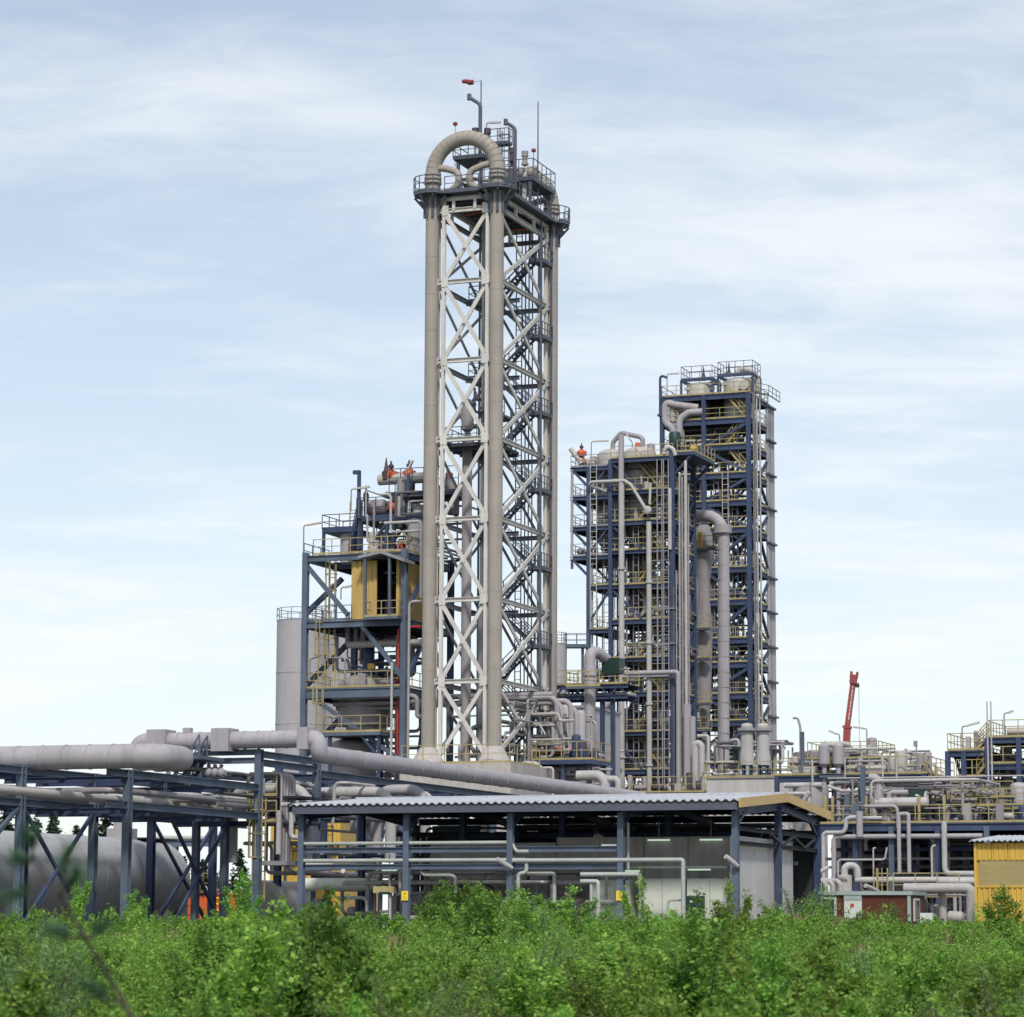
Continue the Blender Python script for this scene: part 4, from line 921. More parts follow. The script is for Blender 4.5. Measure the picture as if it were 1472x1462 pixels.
# drums on top with blue frames, each a part group
for u0, u1, bb in ((984, 1023, 3.2), (1037, 1081, 2.0)):
    a0, a1 = BT.au(u0, bb, 555), BT.au(u1, bb, 555); a = (a0 + a1) / 2; r = (a1 - a0) / 2
    d = drum(BTT, BT.g(a, bb + r * .6, bz[1] + .3), r, bz[0] - bz[1] + 1.35, 'vessel_cream', .28, name='drum')
    zf = bz[0] + 2.15
    for x in (a - r - .2, a + r + .2):
        for y in (bb - .5, bb + 2.4): MB().beam(BT.g(x, y, bz[0]), BT.g(x, y, zf), .2, .2).build('drum_frame_post', 'blue_steel', BTT)
        MB().beam(BT.g(x, bb - .5, zf), BT.g(x, bb + 2.4, zf), .2, .2).build('drum_frame_beam', 'blue_steel', BTT)
    for y in (bb - .5, bb + 2.4): MB().beam(BT.g(a - r - .2, y, zf), BT.g(a + r + .2, y, zf), .2, .24).build('drum_frame_beam', 'blue_steel', BTT)
    grail(BTT, BT, [(a - r - .2, bb + 2.4), (a - r - .2, bb - .5), (a + r + .2, bb - .5), (a + r + .2, bb + 2.4), (a - r - .2, bb + 2.4)], zf + .1, m='slate_steel', sp=1.0, h=1.35)
    MB().lathe(BT.g(a + (.5 if u0 < 1000 else -.9), bb + .3, zf + .05), [(.3, 0), (.25, .3), (.12, .7), (.1, 1.0), (.03, 1.5)], 10).build('relief_valve', 'valve_dark', BTT)
    MB().gbox(BT, a - r * .95, a + r * .3, bb - .35, bb - .05, bz[0] + 1.2, bz[0] + 1.45).build('drip_ledge', 'vessel_cream', BTT)
MB().lathe(BT.w(1070, 554, 1.2), [(.55, -.25), (.55, .2), (.5, .28), (.15, .3)], 20, -E2).build('manway', 'vessel_cream', BTT)
pipe(BTT, BT.path([(1060, 537), (1064, 530), (1080, 532), (1087, 540), (1087, 566)], 3.4), .3, 'vessel_cream', .9)
pipe(BTT, BT.path([(958, 570), (949, 574), (949, 597)], -.2)[:0] or [BT.w(959, 543, -.3), BT.w(949, 539, -.3), BT.w(949, 597, -.3)], .13, 'blue_steel', .3)
MB().lathe(BT.w(949, 597, -.3), [(.3, -.1), (.3, .1)], 12).build('foot', 'blue_steel', BTT)
# fat pipes that curve out of the left of the upper decks
for x0, d in ((956, 0), (967, .5)):
    pipe(BTT, [BT.w(1004, 586, .2 + d), BT.w(x0 + 14, 582, -.1 + d), BT.w(x0, 578, -.2 + d), BT.w(x0, 608, -.2 + d), BT.w(x0 + 12, 616, -.2 + d), BT.w(x0 + 12, 640, -.2 + d)], .36, 'grey_pipe', .9, 14)
pipe(BTT, [BT.w(1010, 592, -.1), BT.w(990, 593, -.2), BT.w(977, 602, -.3), BT.w(976, 628, -.3)], .36, 'grey_pipe', 1.0, 14)
MB().lathe(BT.w(972, 628, -.3), [(.5, -.4), (.5, .4)], 14).build('motor', 'motor_green', BTT)
hdrum(BTT, BT.w(982, 597, 1.6), BT.w(1012, 597, 1.6), 1.1, 'vessel_grey', .3)
# big blue-grey vessel between the towers, conical chute vessels
drum(BTT, BT.g(BT.au(1010, 1.5), 1.2, bz[9]), 1.5, bz[6] - bz[9] - 1, 'shaded_vessel', .3, cone=2.5)
drum(BTT, BT.g(BT.au(1055, 4), 4.0, bz[12] + .3), 1.2, 9, 'shaded_vessel', .3); drum(BTT, BT.g(BT.au(1000, 3), 2.6, bz[12] + 2), 1.6, 8, 'shaded_vessel', .3, cone=2)
drum(BTT, BT.g(BT.au(1040, 4), 4.0, bz[2] + .4), 1.3, bz[1] - bz[2] + 1.5, 'shaded_vessel', .3, cone=2); drum(BTT, BT.g(BT.au(1000, 4), 3.8, bz[4] + .8), 1.2, bz[2] - bz[4] - 1, 'shaded_vessel', .3, cone=2.2)
# cable-tray wall up the right face and risers
TW0 = bB[1] - .2
for k in range(15):
    z0, z1_ = GROUND + .5 + (bz[0] - .8 - GROUND) * k / 15, GROUND + .5 + (bz[0] - .8 - GROUND) * (k + 1) / 15
    MB().corrugated(BT.g(.1, TW0 - .7, z0 + .04), E2, Z3, E1, 2.6, z1_ - z0 - .08, .45, .1, .12).build('tray_panel', 'tray_grey', BTT)
    MB().gbox(BT, .0, .42, TW0 - .85, TW0 + 2.0, z1_ - .1, z1_ + .1).build('tray_bracket', 'slate_steel', BTT)
for a, b, v0, v1, m in ((.4, 1.6, 1338, 570, 'vessel_cream'), (.35, 1.0, 1338, 580, 'grey_steel'), (.5, 2.4, 1338, 545, 'pale_pipe')): pipe(BTT, [BT.g(a, b, BT.zv(a, b, v0)), BT.g(a, b, BT.zv(a, b, v1))], .085, m, name='riser_pipe')
ladder(BTT, BT.g(.4, .6, GROUND), bz[0], E2, None, .5, 'grey_steel', step=.7); ladder(BTT, BT.w(1043, 790, -.2), BT.w(1043, 679, -.2).z, E1, None, .6, 'vessel_cream', step=.6)
lamp(BT.w(959, 560, -.1), 1.6, E1, 'tube lamp at the top left corner of the rear tower', .0, 1.0)
grail(BTT, BT, [(.3, .5), (1.3, 3), (1.3, bB[1])], bz[0] + .06, m='slate_steel', sp=1.2)
for k, i in enumerate((2, 3, 5, 8)): MB().beam(BT.g(bA[1] + 2.4, .6, bz[i] - .75), BT.g(bA[1] + 4.2, .6, bz[i] - .75), .15, .12).build('strip_light', 'lamp_case', BTT)

for u in (958, 963, 970, 985, 992, 1000, 1008, 1018, 1024, 1030, 1050, 1056, 1062, 1067, 1072):
    v0 = rv.choice((1338, 1338, rv.uniform(850, 1060))); v1 = rv.uniform(600, 800); pipe(BTT, BT.path([(u, v0), (u, v1)], rv.uniform(.3, 3.0)), rv.uniform(.05, .11), rv.choice(('grey_pipe', 'steel_pipe', 'vessel_grey', 'dark_pipe', 'blue_steel')), n=8, name='conduit')
for k, u in enumerate((1033, 1060)): ladder(BTT, BT.w(u, 1338, .5), BT.w(u, 640 + 60 * k, .5).z, E1, None, .5, 'grey_steel', step=.7)
# tall duct between the towers
DU = Site(1040, 900, 270)
T = thing('duct_pipe', 'fat grey duct that arches over and drops between middle and rear towers', 'duct', DU.g(0, 0, GROUND))
pipe(T, [DU.w(985, 741, .2), DU.w(1040, 741, 0), DU.w(1040, 1338, 0)], .55, 'grey_pipe', 1.9, 24, 'duct')
zc = DU.zv(0, 0, 760); MB().ring(DU.g(0, 0, zc), .5, .84, -.45, .35, 24).build('collar', 'grey_pipe', T)
seams(T, DU.g(0, 0, 0), .55, [DU.zv(0, 0, v) for v in range(790, 1110, 22)], 'grey_pipe', 24, t=.03)
CV_ = Site(1012, 900, 274)
T = thing('chute_vessel', 'grey tapered vessel between the blue towers beside the fat duct', 'vessel', CV_.g(0, 0, GROUND))
MB().lathe(CV_.g(0, 0, GROUND), [(.22, 0), (.24, CV_.zv(0, 0, 1045)), (.62, CV_.zv(0, 0, 1005)), (.8, CV_.zv(0, 0, 905)), (.5, CV_.zv(0, 0, 840)), (.85, CV_.zv(0, 0, 800)), (.85, CV_.zv(0, 0, 765)), (.5, CV_.zv(0, 0, 750))], 24).build('shell', 'vessel_grey', T)
for v_ in (905, 948, 1012, 1050):
    zq_ = CV_.zv(0, 0, v_); gdeck(T, CV_, -1.5, 1.0, -1.9, -.9, zq_, 'pale_blue_steel', .2); grail(T, CV_, [(-1.5, -.9), (-1.5, -1.9), (1.0, -1.9), (1.0, -.9)], zq_, sp=.9)
zz_ = CV_.zv(0, 0, 790); gdeck(T, CV_, -1.3, 1.6, -1.5, -.7, zz_, 'pale_blue_steel', .2); grail(T, CV_, [(-1.3, -.7), (-1.3, -1.5), (1.6, -1.5), (1.6, -.7)], zz_, sp=1.0)
MB().gbox(CV_, -.2, .2, -1.3, -1.0, zz_ + .1, zz_ + 1.5).build('box', 'bright_yellow', T)
# ------------------------------------------------------------------ open pump shed in front
def text_mesh(s, size, depth=0.01):
    c = bpy.data.curves.new('lettering', 'FONT'); c.body = s; c.size = size; c.extrude = depth; c.align_x = 'CENTER'
    o = bpy.data.objects.new('lettering', c); COL.objects.link(o)
    me = bpy.data.meshes.new_from_object(o.evaluated_get(bpy.context.evaluated_depsgraph_get()))
    vs = [v.co.copy() for v in me.vertices]; fs = [tuple(p.vertices) for p in me.polygons]
    bpy.data.objects.remove(o); bpy.data.curves.remove(c); bpy.data.meshes.remove(me)
    return vs, fs
def lettering(T, s, size, c, ex, m, name='lettering', ey=None, depth=.01):
    vs, fs = text_mesh(s, size, depth); c = Vector(c); ey = ey or Z3; n = Vector(ex).cross(ey)
    return MB().add([c + ex * v.x + ey * v.y + n * v.z for v in vs], fs).build(name, m, T, smooth=False)

SH = Site(893, 1250, 135)
sc = [SH.au(437), SH.au(587), SH.au(735), 0.0, SH.au(1056)]
SD = 14.2
sz_e = SH.zv(0, 0, 1157)
SHT = thing('pump_shed', 'long open pump shed with corrugated roof and tan gable in front of the plant', 'shed', SH.g(sc[2], SD / 2, GROUND))
r0, r1 = SH.au(430), SH.au(1061.5, -.9, 1150)
z_eave, z_ridge = sz_e + .1, SH.zv(r1, 7.1, 1143.5)
def roof_pt(a, b): return SH.g(a, b, z_eave + (z_ridge - z_eave) * (1 - abs(b - 7.1) / 8.0))
NS = 14
for k in range(NS):
    a0 = r0 + (r1 - r0) * k / NS; w = (r1 - r0) / NS - .012
    for bb0, sg in ((-.9, 1), (15.1, -1)):
        p, q = roof_pt(a0, bb0), roof_pt(a0, 7.1); ey = (q - p); H = ey.length; ey /= H
        n = E1.cross(ey) * (1 if sg > 0 else -1)
        MB().corrugated(p, E1, ey, n, w, H, .41, .11, .04, trap=False).build('roof_sheet', 'roof_sheet', SHT)
MB().beam(roof_pt(r0, 7.1) + Z3 * .12, roof_pt(r1, 7.1) + Z3 * .12, .5, .08).build('ridge_cap', 'roof_sheet', SHT)
for b in (-.75, 14.95):
    p, q = roof_pt(r0 + .1, b), roof_pt(r1 - .1, b); MB().beam(p - Z3 * .24, q - Z3 * .24, .14, .34).build('eave_beam', 'slate_steel' if b < 0 else 'soffit', SHT)
for b in (2.3, 4.7, 7.1, 9.5, 11.9):
    MB().ibeam(roof_pt(r0 + .2, b) - Z3 * .22, roof_pt(r1 - .2, b) - Z3 * .22, .12, .24).build('purlin', 'soffit', SHT)
for a in sc:
    for b0, b1 in ((0, 7.1), (7.1, SD)):
        MB().ibeam(roof_pt(a, b0) - Z3 * .52, roof_pt(a, b1) - Z3 * .52, .2, .36).build('rafter', 'blue_steel', SHT)
    for b in (0, 7.1, SD):
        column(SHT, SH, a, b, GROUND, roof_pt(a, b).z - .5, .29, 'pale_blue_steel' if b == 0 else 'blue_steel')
    for b in (0, SD):
        s_ = 1 if b == 0 else -1; brace(SHT, SH.g(a, b, sz_e - 1.1), SH.g(a, b + s_ * 1.3, sz_e - .35), .14)
for bb, q in ((-.9, 7.1), (15.1, 7.1)):   # tan barge boards on the right gable, dark ones on the left
    MB().beam(roof_pt(r1 + .06, bb) - Z3 * .1, roof_pt(r1 + .06, q) - Z3 * .1, .09, .42).build('barge_board', 'tan_fascia', SHT)
    MB().beam(roof_pt(r0 - .06, bb) - Z3 * .1, roof_pt(r0 - .06, q) - Z3 * .1, .09, .42).build('barge_board', 'soffit', SHT)
# pipe-carrying rails between the front columns
for v, a1 in ((1221, sc[3]), (1245.5, sc[3])):
    z = SH.zv(sc[2], 0, v)
    for k in range(3): girder(SHT, SH.g(sc[k] + .18, .05, z), SH.g(sc[k + 1] - .18, .05, z), .26, .2, 'pale_blue_steel', 'pipe_rail')
def sp(uv, r, m='bounce_green_pipe', b=.05, **k): return pipe(SHT, SH.path(uv, b), r * (.8 if r < .2 else 1), m, **k)
sp([(437, 1213), (733, 1212), (738, 1216), (742, 1224), (760, 1226)], .11, 'bounce_green_pipe', -.02)
sp([(437, 1237.5), (755, 1236.5), (757, 1238), (757, 1255), (745, 1257), (745, 1320)], .12, 'bounce_green_pipe', -.02)
sp([(737, 1237), (980, 1235), (982, 1238), (982, 1330)], .13, 'bounce_green_pipe', -.1)
sp([(757, 1256), (795, 1257), (797, 1259), (797, 1300)], .12, 'bounce_green_pipe', .6)
sp([(605, 1235), (606, 1258), (655, 1259), (656, 1305)], .11, 'bounce_green_pipe', .8)
sp([(835, 1257), (918, 1257), (921, 1262), (921, 1320)], .13, 'bounce_green_pipe', -.2); sp([(835, 1267), (858, 1267), (860, 1270), (860, 1330)], .13, 'bounce_green_pipe', -.3); sp([(850, 1270), (850, 1330)], .1, 'bounce_green_pipe', -.25)
sp([(893, 1247), (1045, 1246)], .08, 'bounce_green_pipe', 1.5); sp([(865, 1216), (893, 1216)], .1, 'bounce_green_pipe', .3); sp([(903, 1182), (903, 1250)], .08, 'bounce_green_pipe', .8)
sp([(867, 1262), (867, 1250), (864, 1203), (856, 1199), (852, 1212)], .09, 'steel_pipe', 3.0); sp([(985, 1294), (960, 1295), (960, 1312)], .07, 'bounce_green_pipe', .8)
sp([(570, 1285), (575, 1285), (575, 1255), (578, 1254), (590, 1254)], .11, 'bounce_green_pipe', 1.2)
sp([(575, 1270), (720, 1271)], .12, 'dark_pipe', 2.4); sp([(437, 1272), (545, 1272)], .35, 'cream_panel', 5.5); sp([(437, 1246), (540, 1246)], .2, 'vessel_cream', 7)
# concrete back wall, lower cream units, precast end panels
WB = 5.6; wz1 = SH.zv(0, WB, 1203)
for k, (u0, u1) in enumerate(((620, 678), (678, 736), (736, 800), (800, 862), (862, 925), (925, 988), (988, 1053))):
    a0, a1 = SH.au(u0, WB) + .015, SH.au(u1, WB) - .015
    MB().gbox(SH, a0, a1, WB + .02 * (k % 2), WB + .3, GROUND, wz1 - (.25 if k < 3 else 0)).build('wall_panel', 'dim_concrete', SHT)
MB().gbox(SH, sc[0], SH.au(612, 9), 10.5, 10.6, GROUND, GROUND + 2.0).build('dwarf_wall', 'dim_concrete', SHT)
ends = [SH.bu(u, sc[4] - .2, 1250) for u in (1057, 1084, 1113, 1140)]
for k in range(3):
    MB().gbox(SH, sc[4] - .45, sc[4] - .2 + .012 * (k % 2), max(ends[k], .45) + .02, ends[k + 1] - .02, GROUND, SH.zv(sc[4], ends[0], 1201)).build('end_panel', 'panel_concrete', SHT)
for k in range(4):
    brace(SHT, SH.g(sc[4] + .1, 5.5 + k * 2.0, sz_e - 1.2 - .5 * (k % 2)), SH.g(sc[4] + .1, 7.5 + k * 2.0, sz_e - 1.2 - .5 * ((k + 1) % 2)), .1, 'soffit')  # truss takes the same darkened under-roof colour
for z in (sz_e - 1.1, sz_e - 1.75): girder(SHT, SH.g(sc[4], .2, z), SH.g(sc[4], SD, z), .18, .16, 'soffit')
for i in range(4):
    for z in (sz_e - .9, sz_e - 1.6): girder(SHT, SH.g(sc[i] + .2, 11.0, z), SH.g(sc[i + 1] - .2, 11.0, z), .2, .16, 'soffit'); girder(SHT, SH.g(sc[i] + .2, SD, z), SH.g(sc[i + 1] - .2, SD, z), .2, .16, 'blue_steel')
for i in range(4): MB().gbox(SH, sc[i] + .2, sc[i + 1] - .2, SD + .1, SD + .16, GROUND + 1.2, sz_e - .75).build('added_light_block', 'soffit', SHT)  # dark sheets added to keep light out of the open shed back
# low cream equipment housings under the roof
for (u0, u1, v, b, lab) in ((848, 905, 1265, 2.2, 'cream panelled machine housing behind the yellow-signed middle column of the shed'), (921, 981, 1263, 2.0, 'cream panelled machine housing left of the small green cabinet in the shed'), (986, 1052, 1263, 2.0, 'cream panelled machine housing at the right end of the shed')):
    a0, a1 = SH.au(u0, b), SH.au(u1, b)
    H = thing('machine_housing', lab, 'housing', SH.g((a0 + a1) / 2, b + 1, GROUND), 'cream machine housings in the shed')
    zt_ = SH.zv(a0, b, v); n = max(1, round((a1 - a0) / 1.0))
    for k in range(n): MB().gbox(SH, a0 + (a1 - a0) * k / n + .012, a0 + (a1 - a0) * (k + 1) / n - .012, b, b + .08, GROUND + .25, zt_ - .06).build('panel', 'cream_panel', H)
    MB().gbox(SH, a0, a1, b + .085, b + 2.2, GROUND, zt_).build('body', 'cream_panel', H)
    MB().gbox(SH, a0 - .05, a1 + .05, b - .06, b + .08, GROUND + .02, GROUND + .22).build('plinth', 'grey_steel', H)
T = thing('control_cabinet', 'small dark green cabinet with white plate in front of cream housings', 'cabinet', SH.w(997, 1340, 1.6))
a0 = SH.au(986, 1.6); a1 = SH.au(1009, 1.6); zt_ = SH.zv(a0, 1.6, 1288)
MB().gbox(SH, a0, a1, 1.5, 1.9, GROUND, zt_).build('case', 'motor_green', T); MB().gbox(SH, a0 + .03, a1 - .03, 1.46, 1.5, GROUND + .3, zt_ - .05).build('door', 'motor_green', T)
MB().gbox(SH, a0 + .2, a0 + .38, 1.44, 1.458, zt_ - .3, zt_ - .2).build('name_plate', 'cabin_white', T)
T = thing('control_cabinet', 'black rounded drum-like cabinet by the birch in the shed middle', 'cabinet', SH.w(832, 1340, 1.2))
MB().lathe(SH.g(SH.au(832, 1.2), 1.2, GROUND), [(.32, 0), (.34, .9), (.3, SH.zv(0, 1.2, 1292) - GROUND), (.05, SH.zv(0, 1.2, 1290) - GROUND)], 16).build('case', 'valve_dark', T)
MB().lathe(SH.g(SH.au(832, 1.2), 1.2, GROUND), [(.4, 0), (.4, .12)], 16).build('base', 'grey_steel', T)
T = thing('yellow_hoist', 'dull yellow hoist beam box on a post near the left sign column', 'hoist', SH.w(553, 1335, .6))
MB().obox(SH.w(553, 1279, .6), E1 * .52, E2 * .18, Z3 * .16).build('box', 'yellow_rail', T); MB().beam(SH.w(561, 1340, .6), SH.w(561, 1283, .6), .1, .1).build('post', 'pale_pipe', T)
MB().obox(SH.w(553, 1284, .42), E1 * .3, E2 * .01, Z3 * .06).build('plate', 'motor_green', T)
T = thing('yellow_crate', 'small bright yellow crate on the ground at the shed left', 'crate', SH.w(463, 1335, 4))
MB().obox(SH.w(464, 1286, 4), E1 * .24, E2 * .3, Z3 * .22).build('box', 'bright_yellow', T); MB().gbox(SH, SH.au(464, 4) - .2, SH.au(464, 4) + .2, 3.8, 4.2, GROUND, SH.w(464, 1292, 4).z).build('stand', 'grey_steel', T)
# ceiling strip lights (lit) and arm lamps
where = {(947, 1207.5): 'lit green-white strip light on the grey wall, left of the two high ones', (1022, 1207): 'lit green-white strip light on the grey wall, right of the two high ones', (1005, 1250): 'lit strip light above the right cream housing', (717, 1253): 'lit strip light left of the third shed column', (817, 1252): 'lit strip light between third column and signed column', (560, 1251): 'lit strip light left of the left signed column', (908, 1252): 'lit strip light just right of the signed middle column'}
for (u, v), lab in where.items():
    b = WB - .15 if v < 1230 else 4.4; c = SH.w(u, v, b)
    T = thing('strip_light', lab, 'lamp', c, 'strip lights in the shed'); w = .55 if u not in (560, 908) else .4
    MB().obox(c + Z3 * .07, E1 * (w + .06), E2 * .09, Z3 * .035).build('housing', 'lamp_case', T); MB().obox(c, E1 * w, E2 * .05, Z3 * .04).build('lamp_tube', 'lamp_tube', T)
    MB().beam(c + Z3 * .1, c + Z3 * ((.9 if v < 1230 else .8)), .04, .04).build('hanger', 'grey_steel', T)
def arm_lamp(p, q, lab):
    T = thing('arm_lamp', lab, 'lamp', p, 'arm lamps on shed columns'); p, q = Vector(p), Vector(q)
    MB().tube([q, q.lerp(p, .6), p], [.12, .12, .1], 10).build('head', 'pale_pipe', T); MB().beam(p, p + E2 * .5, .06, .06).build('bracket', 'grey_steel', T)
arm_lamp(SH.w(736, 1248, -.3), SH.w(714, 1235, -.9), 'angled grey arm lamp on the third column of the shed')
arm_lamp(SH.w(1060, 1245, -.3), SH.w(1043, 1231, -.8), 'angled grey arm lamp on the right front column of the shed')
arm_lamp(SH.w(498, 1110 + 150, .2), SH.w(493, 1252, -.4), 'angled grey arm lamp low on the left of the shed')
# yellow notice plates wrapped on two columns
for a, lab in ((sc[1], 'yellow notice plate on the left sign column of the shed'), (sc[3], 'yellow notice plate on the middle column before cream housings')):
    z = SH.zv(a, -.2, 1287.5); T = thing('notice_plate', lab, 'sign', SH.g(a, -.2, z), 'yellow notice plates')
    MB().gbox(SH, a - .17, a + .17, -.215, -.19, z - .22, z + .22).build('plate', 'sign_yellow', T)
    MB().add([SH.g(a - .09, -.2165, z + .05), SH.g(a + .09, -.2165, z + .05), SH.g(a, -.2165, z + .19)], [(0, 1, 2)]).build('symbol', 'louvre', T)
    for dz_ in (-.03, -.09, -.15): MB().gbox(SH, a - .1, a + .1, -.2175, -.2155, z + dz_ - .012, z + dz_ + .012).build('text_line', 'louvre', T)
# pumps and pipes inside the shed
PI_ = thing('pump_set', 'row of pumps and dark pipework standing inside the open shed', 'pumps', SH.g(sc[2], 6, GROUND))
random_pipes(PI_, SH, (sc[0] + .5, sc[3]), (1.4, 5.2), (GROUND + .3, GROUND + 3.0), 46, 55, ('steel_pipe', 'dark_pipe', 'pale_pipe', 'grey_pipe'), (.05, .13))
random_pipes(PI_, SH, (sc[0] + .5, sc[4] - .5), (10.0, 13.5), (GROUND + 3.6, sz_e - .6), 44, 56, ('blue_steel', 'steel_pipe', 'pale_blue_steel', 'dark_pipe'), (.05, .16))
gear(PI_, SH, (sc[0] + .5, sc[3] - 1), (1.3, 5.0), GROUND, 34, 57, ('vessel_grey', 'dark_pipe', 'motor_green', 'blue_steel', 'grey_steel'))
for k, (u0, u1, v0, v1) in enumerate(((623, 690, 1175, 1200), (690, 735, 1185, 1202), (735, 800, 1186, 1198), (812, 850, 1180, 1192))):
    MB().gbox(SH, SH.au(u0, 11), SH.au(u1, 11), 11 + .3 * k, 11.2 + .3 * k, SH.zv(0, 11, v1), SH.zv(0, 11, v0 + 9)).build('cable_tray', 'pale_blue_steel' if k % 2 == 0 else 'soffit', PI_)
# ------------------------------------------------------------------ pipe rack and the big pipeline on the left
RK = Site(30, 1150, 134)
kz1, kz2 = RK.zv(0, 0, 1101), RK.zv(0, 0, 1147)
RKT = thing('pipe_rack', 'pale blue steel pipe rack on posts at the left of the plant', 'pipe rack', RK.g(2, 12, GROUND))
rows = {0.0: [-8.0, 0.0, RK.bu(139), RK.bu(327)], 3.3: [RK.bu(187, 3.3), RK.bu(374, 3.3), RK.bu(457, 3.3)], -3.2: [RK.bu(40, -3.2), RK.bu(222, -3.2), RK.bu(310, -3.2)]}
zt_hi = RK.zv(3.3, rows[3.3][1], 1077)
for a, bs in rows.items():
    for k, b in enumerate(bs):
        top = kz1 if a != 3.3 else (kz1 if k == 0 else (zt_hi if k == 1 else RK.zv(3.3, b, 1090)))
        if a == -3.2: top = kz2
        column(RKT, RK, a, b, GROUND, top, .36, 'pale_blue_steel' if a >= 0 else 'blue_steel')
MB().ibeam(RK.g(0, RK.bu(238), kz2), RK.g(0, RK.bu(238), kz1), .26, .26, up=E2).build('short_post', 'pale_blue_steel', RKT)
bend_ = rows[3.3][2] + 14
for a, z, b0, b1 in ((0, kz1, -12, 22), (0, kz2, -12, 22), (3.3, kz1, 2, rows[3.3][1]), (3.3, kz2, 2, rows[3.3][1]), (-3.2, kz2, -12, 30), (-3.2, kz1, -12, 16)):
    girder(RKT, RK.g(a, b0, z - .2), RK.g(a, b1, z - .2), .36, .22, 'pale_blue_steel' if a >= 0 else 'blue_steel')
for b in (-4, 3.9, rows[0.0][2], 14.2, 21.2):
    for z in (kz1, kz2): girder(RKT, RK.g(-3.2, b, z - .45), RK.g(0 if b < 3 else 3.3, b, z - .45), .28, .2, 'blue_steel', 'cross_beam')
for (a, b0, b1) in ((0, 0.2, rows[0.0][2] - .2), (-3.2, rows[-3.2][1] + .2, rows[-3.2][2] - .2), (0, rows[0.0][2] + 8, rows[0.0][3])):
    brace(RKT, RK.g(a, b0, kz2 - .4), RK.g(a, b1, GROUND + .3), .15, 'blue_steel'); brace(RKT, RK.g(a + .1, b1, kz2 - .4), RK.g(a + .1, b0, GROUND + .3), .15, 'blue_steel')
brace(RKT, RK.g(0, -.2, kz2 - .4), RK.g(0, -7.8, GROUND + .3), .17, 'pale_blue_steel')
# raised portal that carries the big pipe
for v, bb in ((1081, 1), (1093, 1)):
    z = RK.zv(3.3, rows[3.3][1], v); girder(RKT, RK.g(-.2, rows[3.3][1], z), RK.g(3.3, rows[3.3][1], z), .3, .22, 'pale_blue_steel'); girder(RKT, RK.g(3.3, rows[3.3][1], z - .1), RK.g(3.3, rows[3.3][2], z - .1), .34, .24, 'pale_blue_steel')
column(RKT, RK, -.2, rows[3.3][1], GROUND, zt_hi - .1, .34, 'pale_blue_steel'); column(RKT, RK, .6, rows[3.3][2] + 1.0, GROUND, zt_hi - .5, .34, 'blue_steel')
girder(RKT, RK.g(-.2, rows[3.3][1], zt_hi - 1.2), RK.g(.6, rows[3.3][2] + 1, zt_hi - 1.2), .34, .2, 'blue_steel')
# girders under the long pipe run towards the towers
lz = RK.zv(3.3, rows[3.3][2], 1112)
for a in (3.3, .8):
    girder(RKT, RK.g(a, rows[3.3][2], lz), RK.g(a, rows[3.3][2] + 34, lz), .38, .24, 'pale_blue_steel')
    for k in range(5): column(RKT, RK, a, rows[3.3][2] + 6.5 * (k + 1), GROUND, lz - .19, .3, 'pale_blue_steel' if a > 2 else 'blue_steel')
for k in range(9): girder(RKT, RK.g(.8, rows[3.3][2] + 1 + 4 * k, lz - .1), RK.g(3.3, rows[3.3][2] + 1 + 4 * k, lz - .1), .24, .18, 'blue_steel', 'cross_beam')
# the big pipeline: one continuous line with an expansion loop
PL = thing('big_pipeline', 'fat grey insulated pipeline looping over the left rack and running to the tower foot', 'pipeline', RK.g(3, 20, GROUND))
bu0 = rows[3.3][1] - .2
up_z = RK.zv(3.3, bu0, 1064) + .02
aL_ = RK.au(198, bu0, 1064); aR_ = RK.au(458, bu0, 1064)
lzp = RK.zv(aR_, bu0 + 5, 1092)
p1z = kz1 + .42; b1_ = 1.0
aP = RK.au(228, b1_, 1090)
low = [RK.g(RK.au(-120, b1_, 1085), b1_, p1z), RK.g(aP, b1_, p1z), RK.g(aP, b1_ + 2.3, p1z), RK.g(aL_, bu0, p1z + .75), RK.g(aL_, bu0, up_z), RK.g(aR_, bu0, up_z)]
MB().tube(fillet(low[:3] + [low[2].lerp(low[3], .5)], .95, 8), .56, 24).build('pipe_run', 'grey_pipe', PL)
MB().tube(fillet([low[2].lerp(low[3], .35), low[3], low[4], RK.g(aL_ + 2, bu0, up_z)], 1.1, 8), .455, 24).build('pipe_run', 'grey_pipe', PL)
MB().tube(fillet([RK.g(aL_ + 1.9, bu0, up_z), RK.g(aR_, bu0, up_z), RK.g(aR_, bu0, lzp), RK.g(aR_, bu0 + 52, lzp)], .62, 8), .45, 24).build('pipe_run', 'grey_pipe', PL)
seams(PL, RK.g(0, b1_, p1z), .56, [RK.au(u, b1_, 1085) for u in range(-40, 230, 34)], 'grey_pipe', 24, E1, .03)
seams(PL, RK.g(0, bu0, up_z), .45, [RK.au(u, bu0, 1064) for u in (258, 272, 288, 352, 372, 392, 412)], 'grey_pipe', 24, E1, .03)
seams(PL, RK.g(aR_, 0, lzp), .45, [bu0 + 5 + 2.6 * k for k in range(17)], 'grey_pipe', 24, E2, .03)
for u0, u1 in ((209, 236), (302, 327)):
    a0, a1 = RK.au(u0, bu0 - .7, 1064), RK.au(u1, bu0 - .7, 1064)
    MB().gbox(RK, a0, a1, bu0 - .62, bu0 + .62, up_z - .58, up_z + .6).build('anchor_box', 'grey_pipe', PL)
a0, a1 = RK.au(266, bu0), RK.au(276, bu0); MB().gbox(RK, a0, a1, bu0 - .2, bu0 + .2, up_z + .42, up_z + .68).build('cap_box', 'grey_pipe', PL)
MB().gbox(RK, RK.au(434, bu0) , RK.au(449, bu0), bu0 - .55, bu0 + .55, up_z - .56, up_z + .56).build('anchor_box', 'grey_pipe', PL)
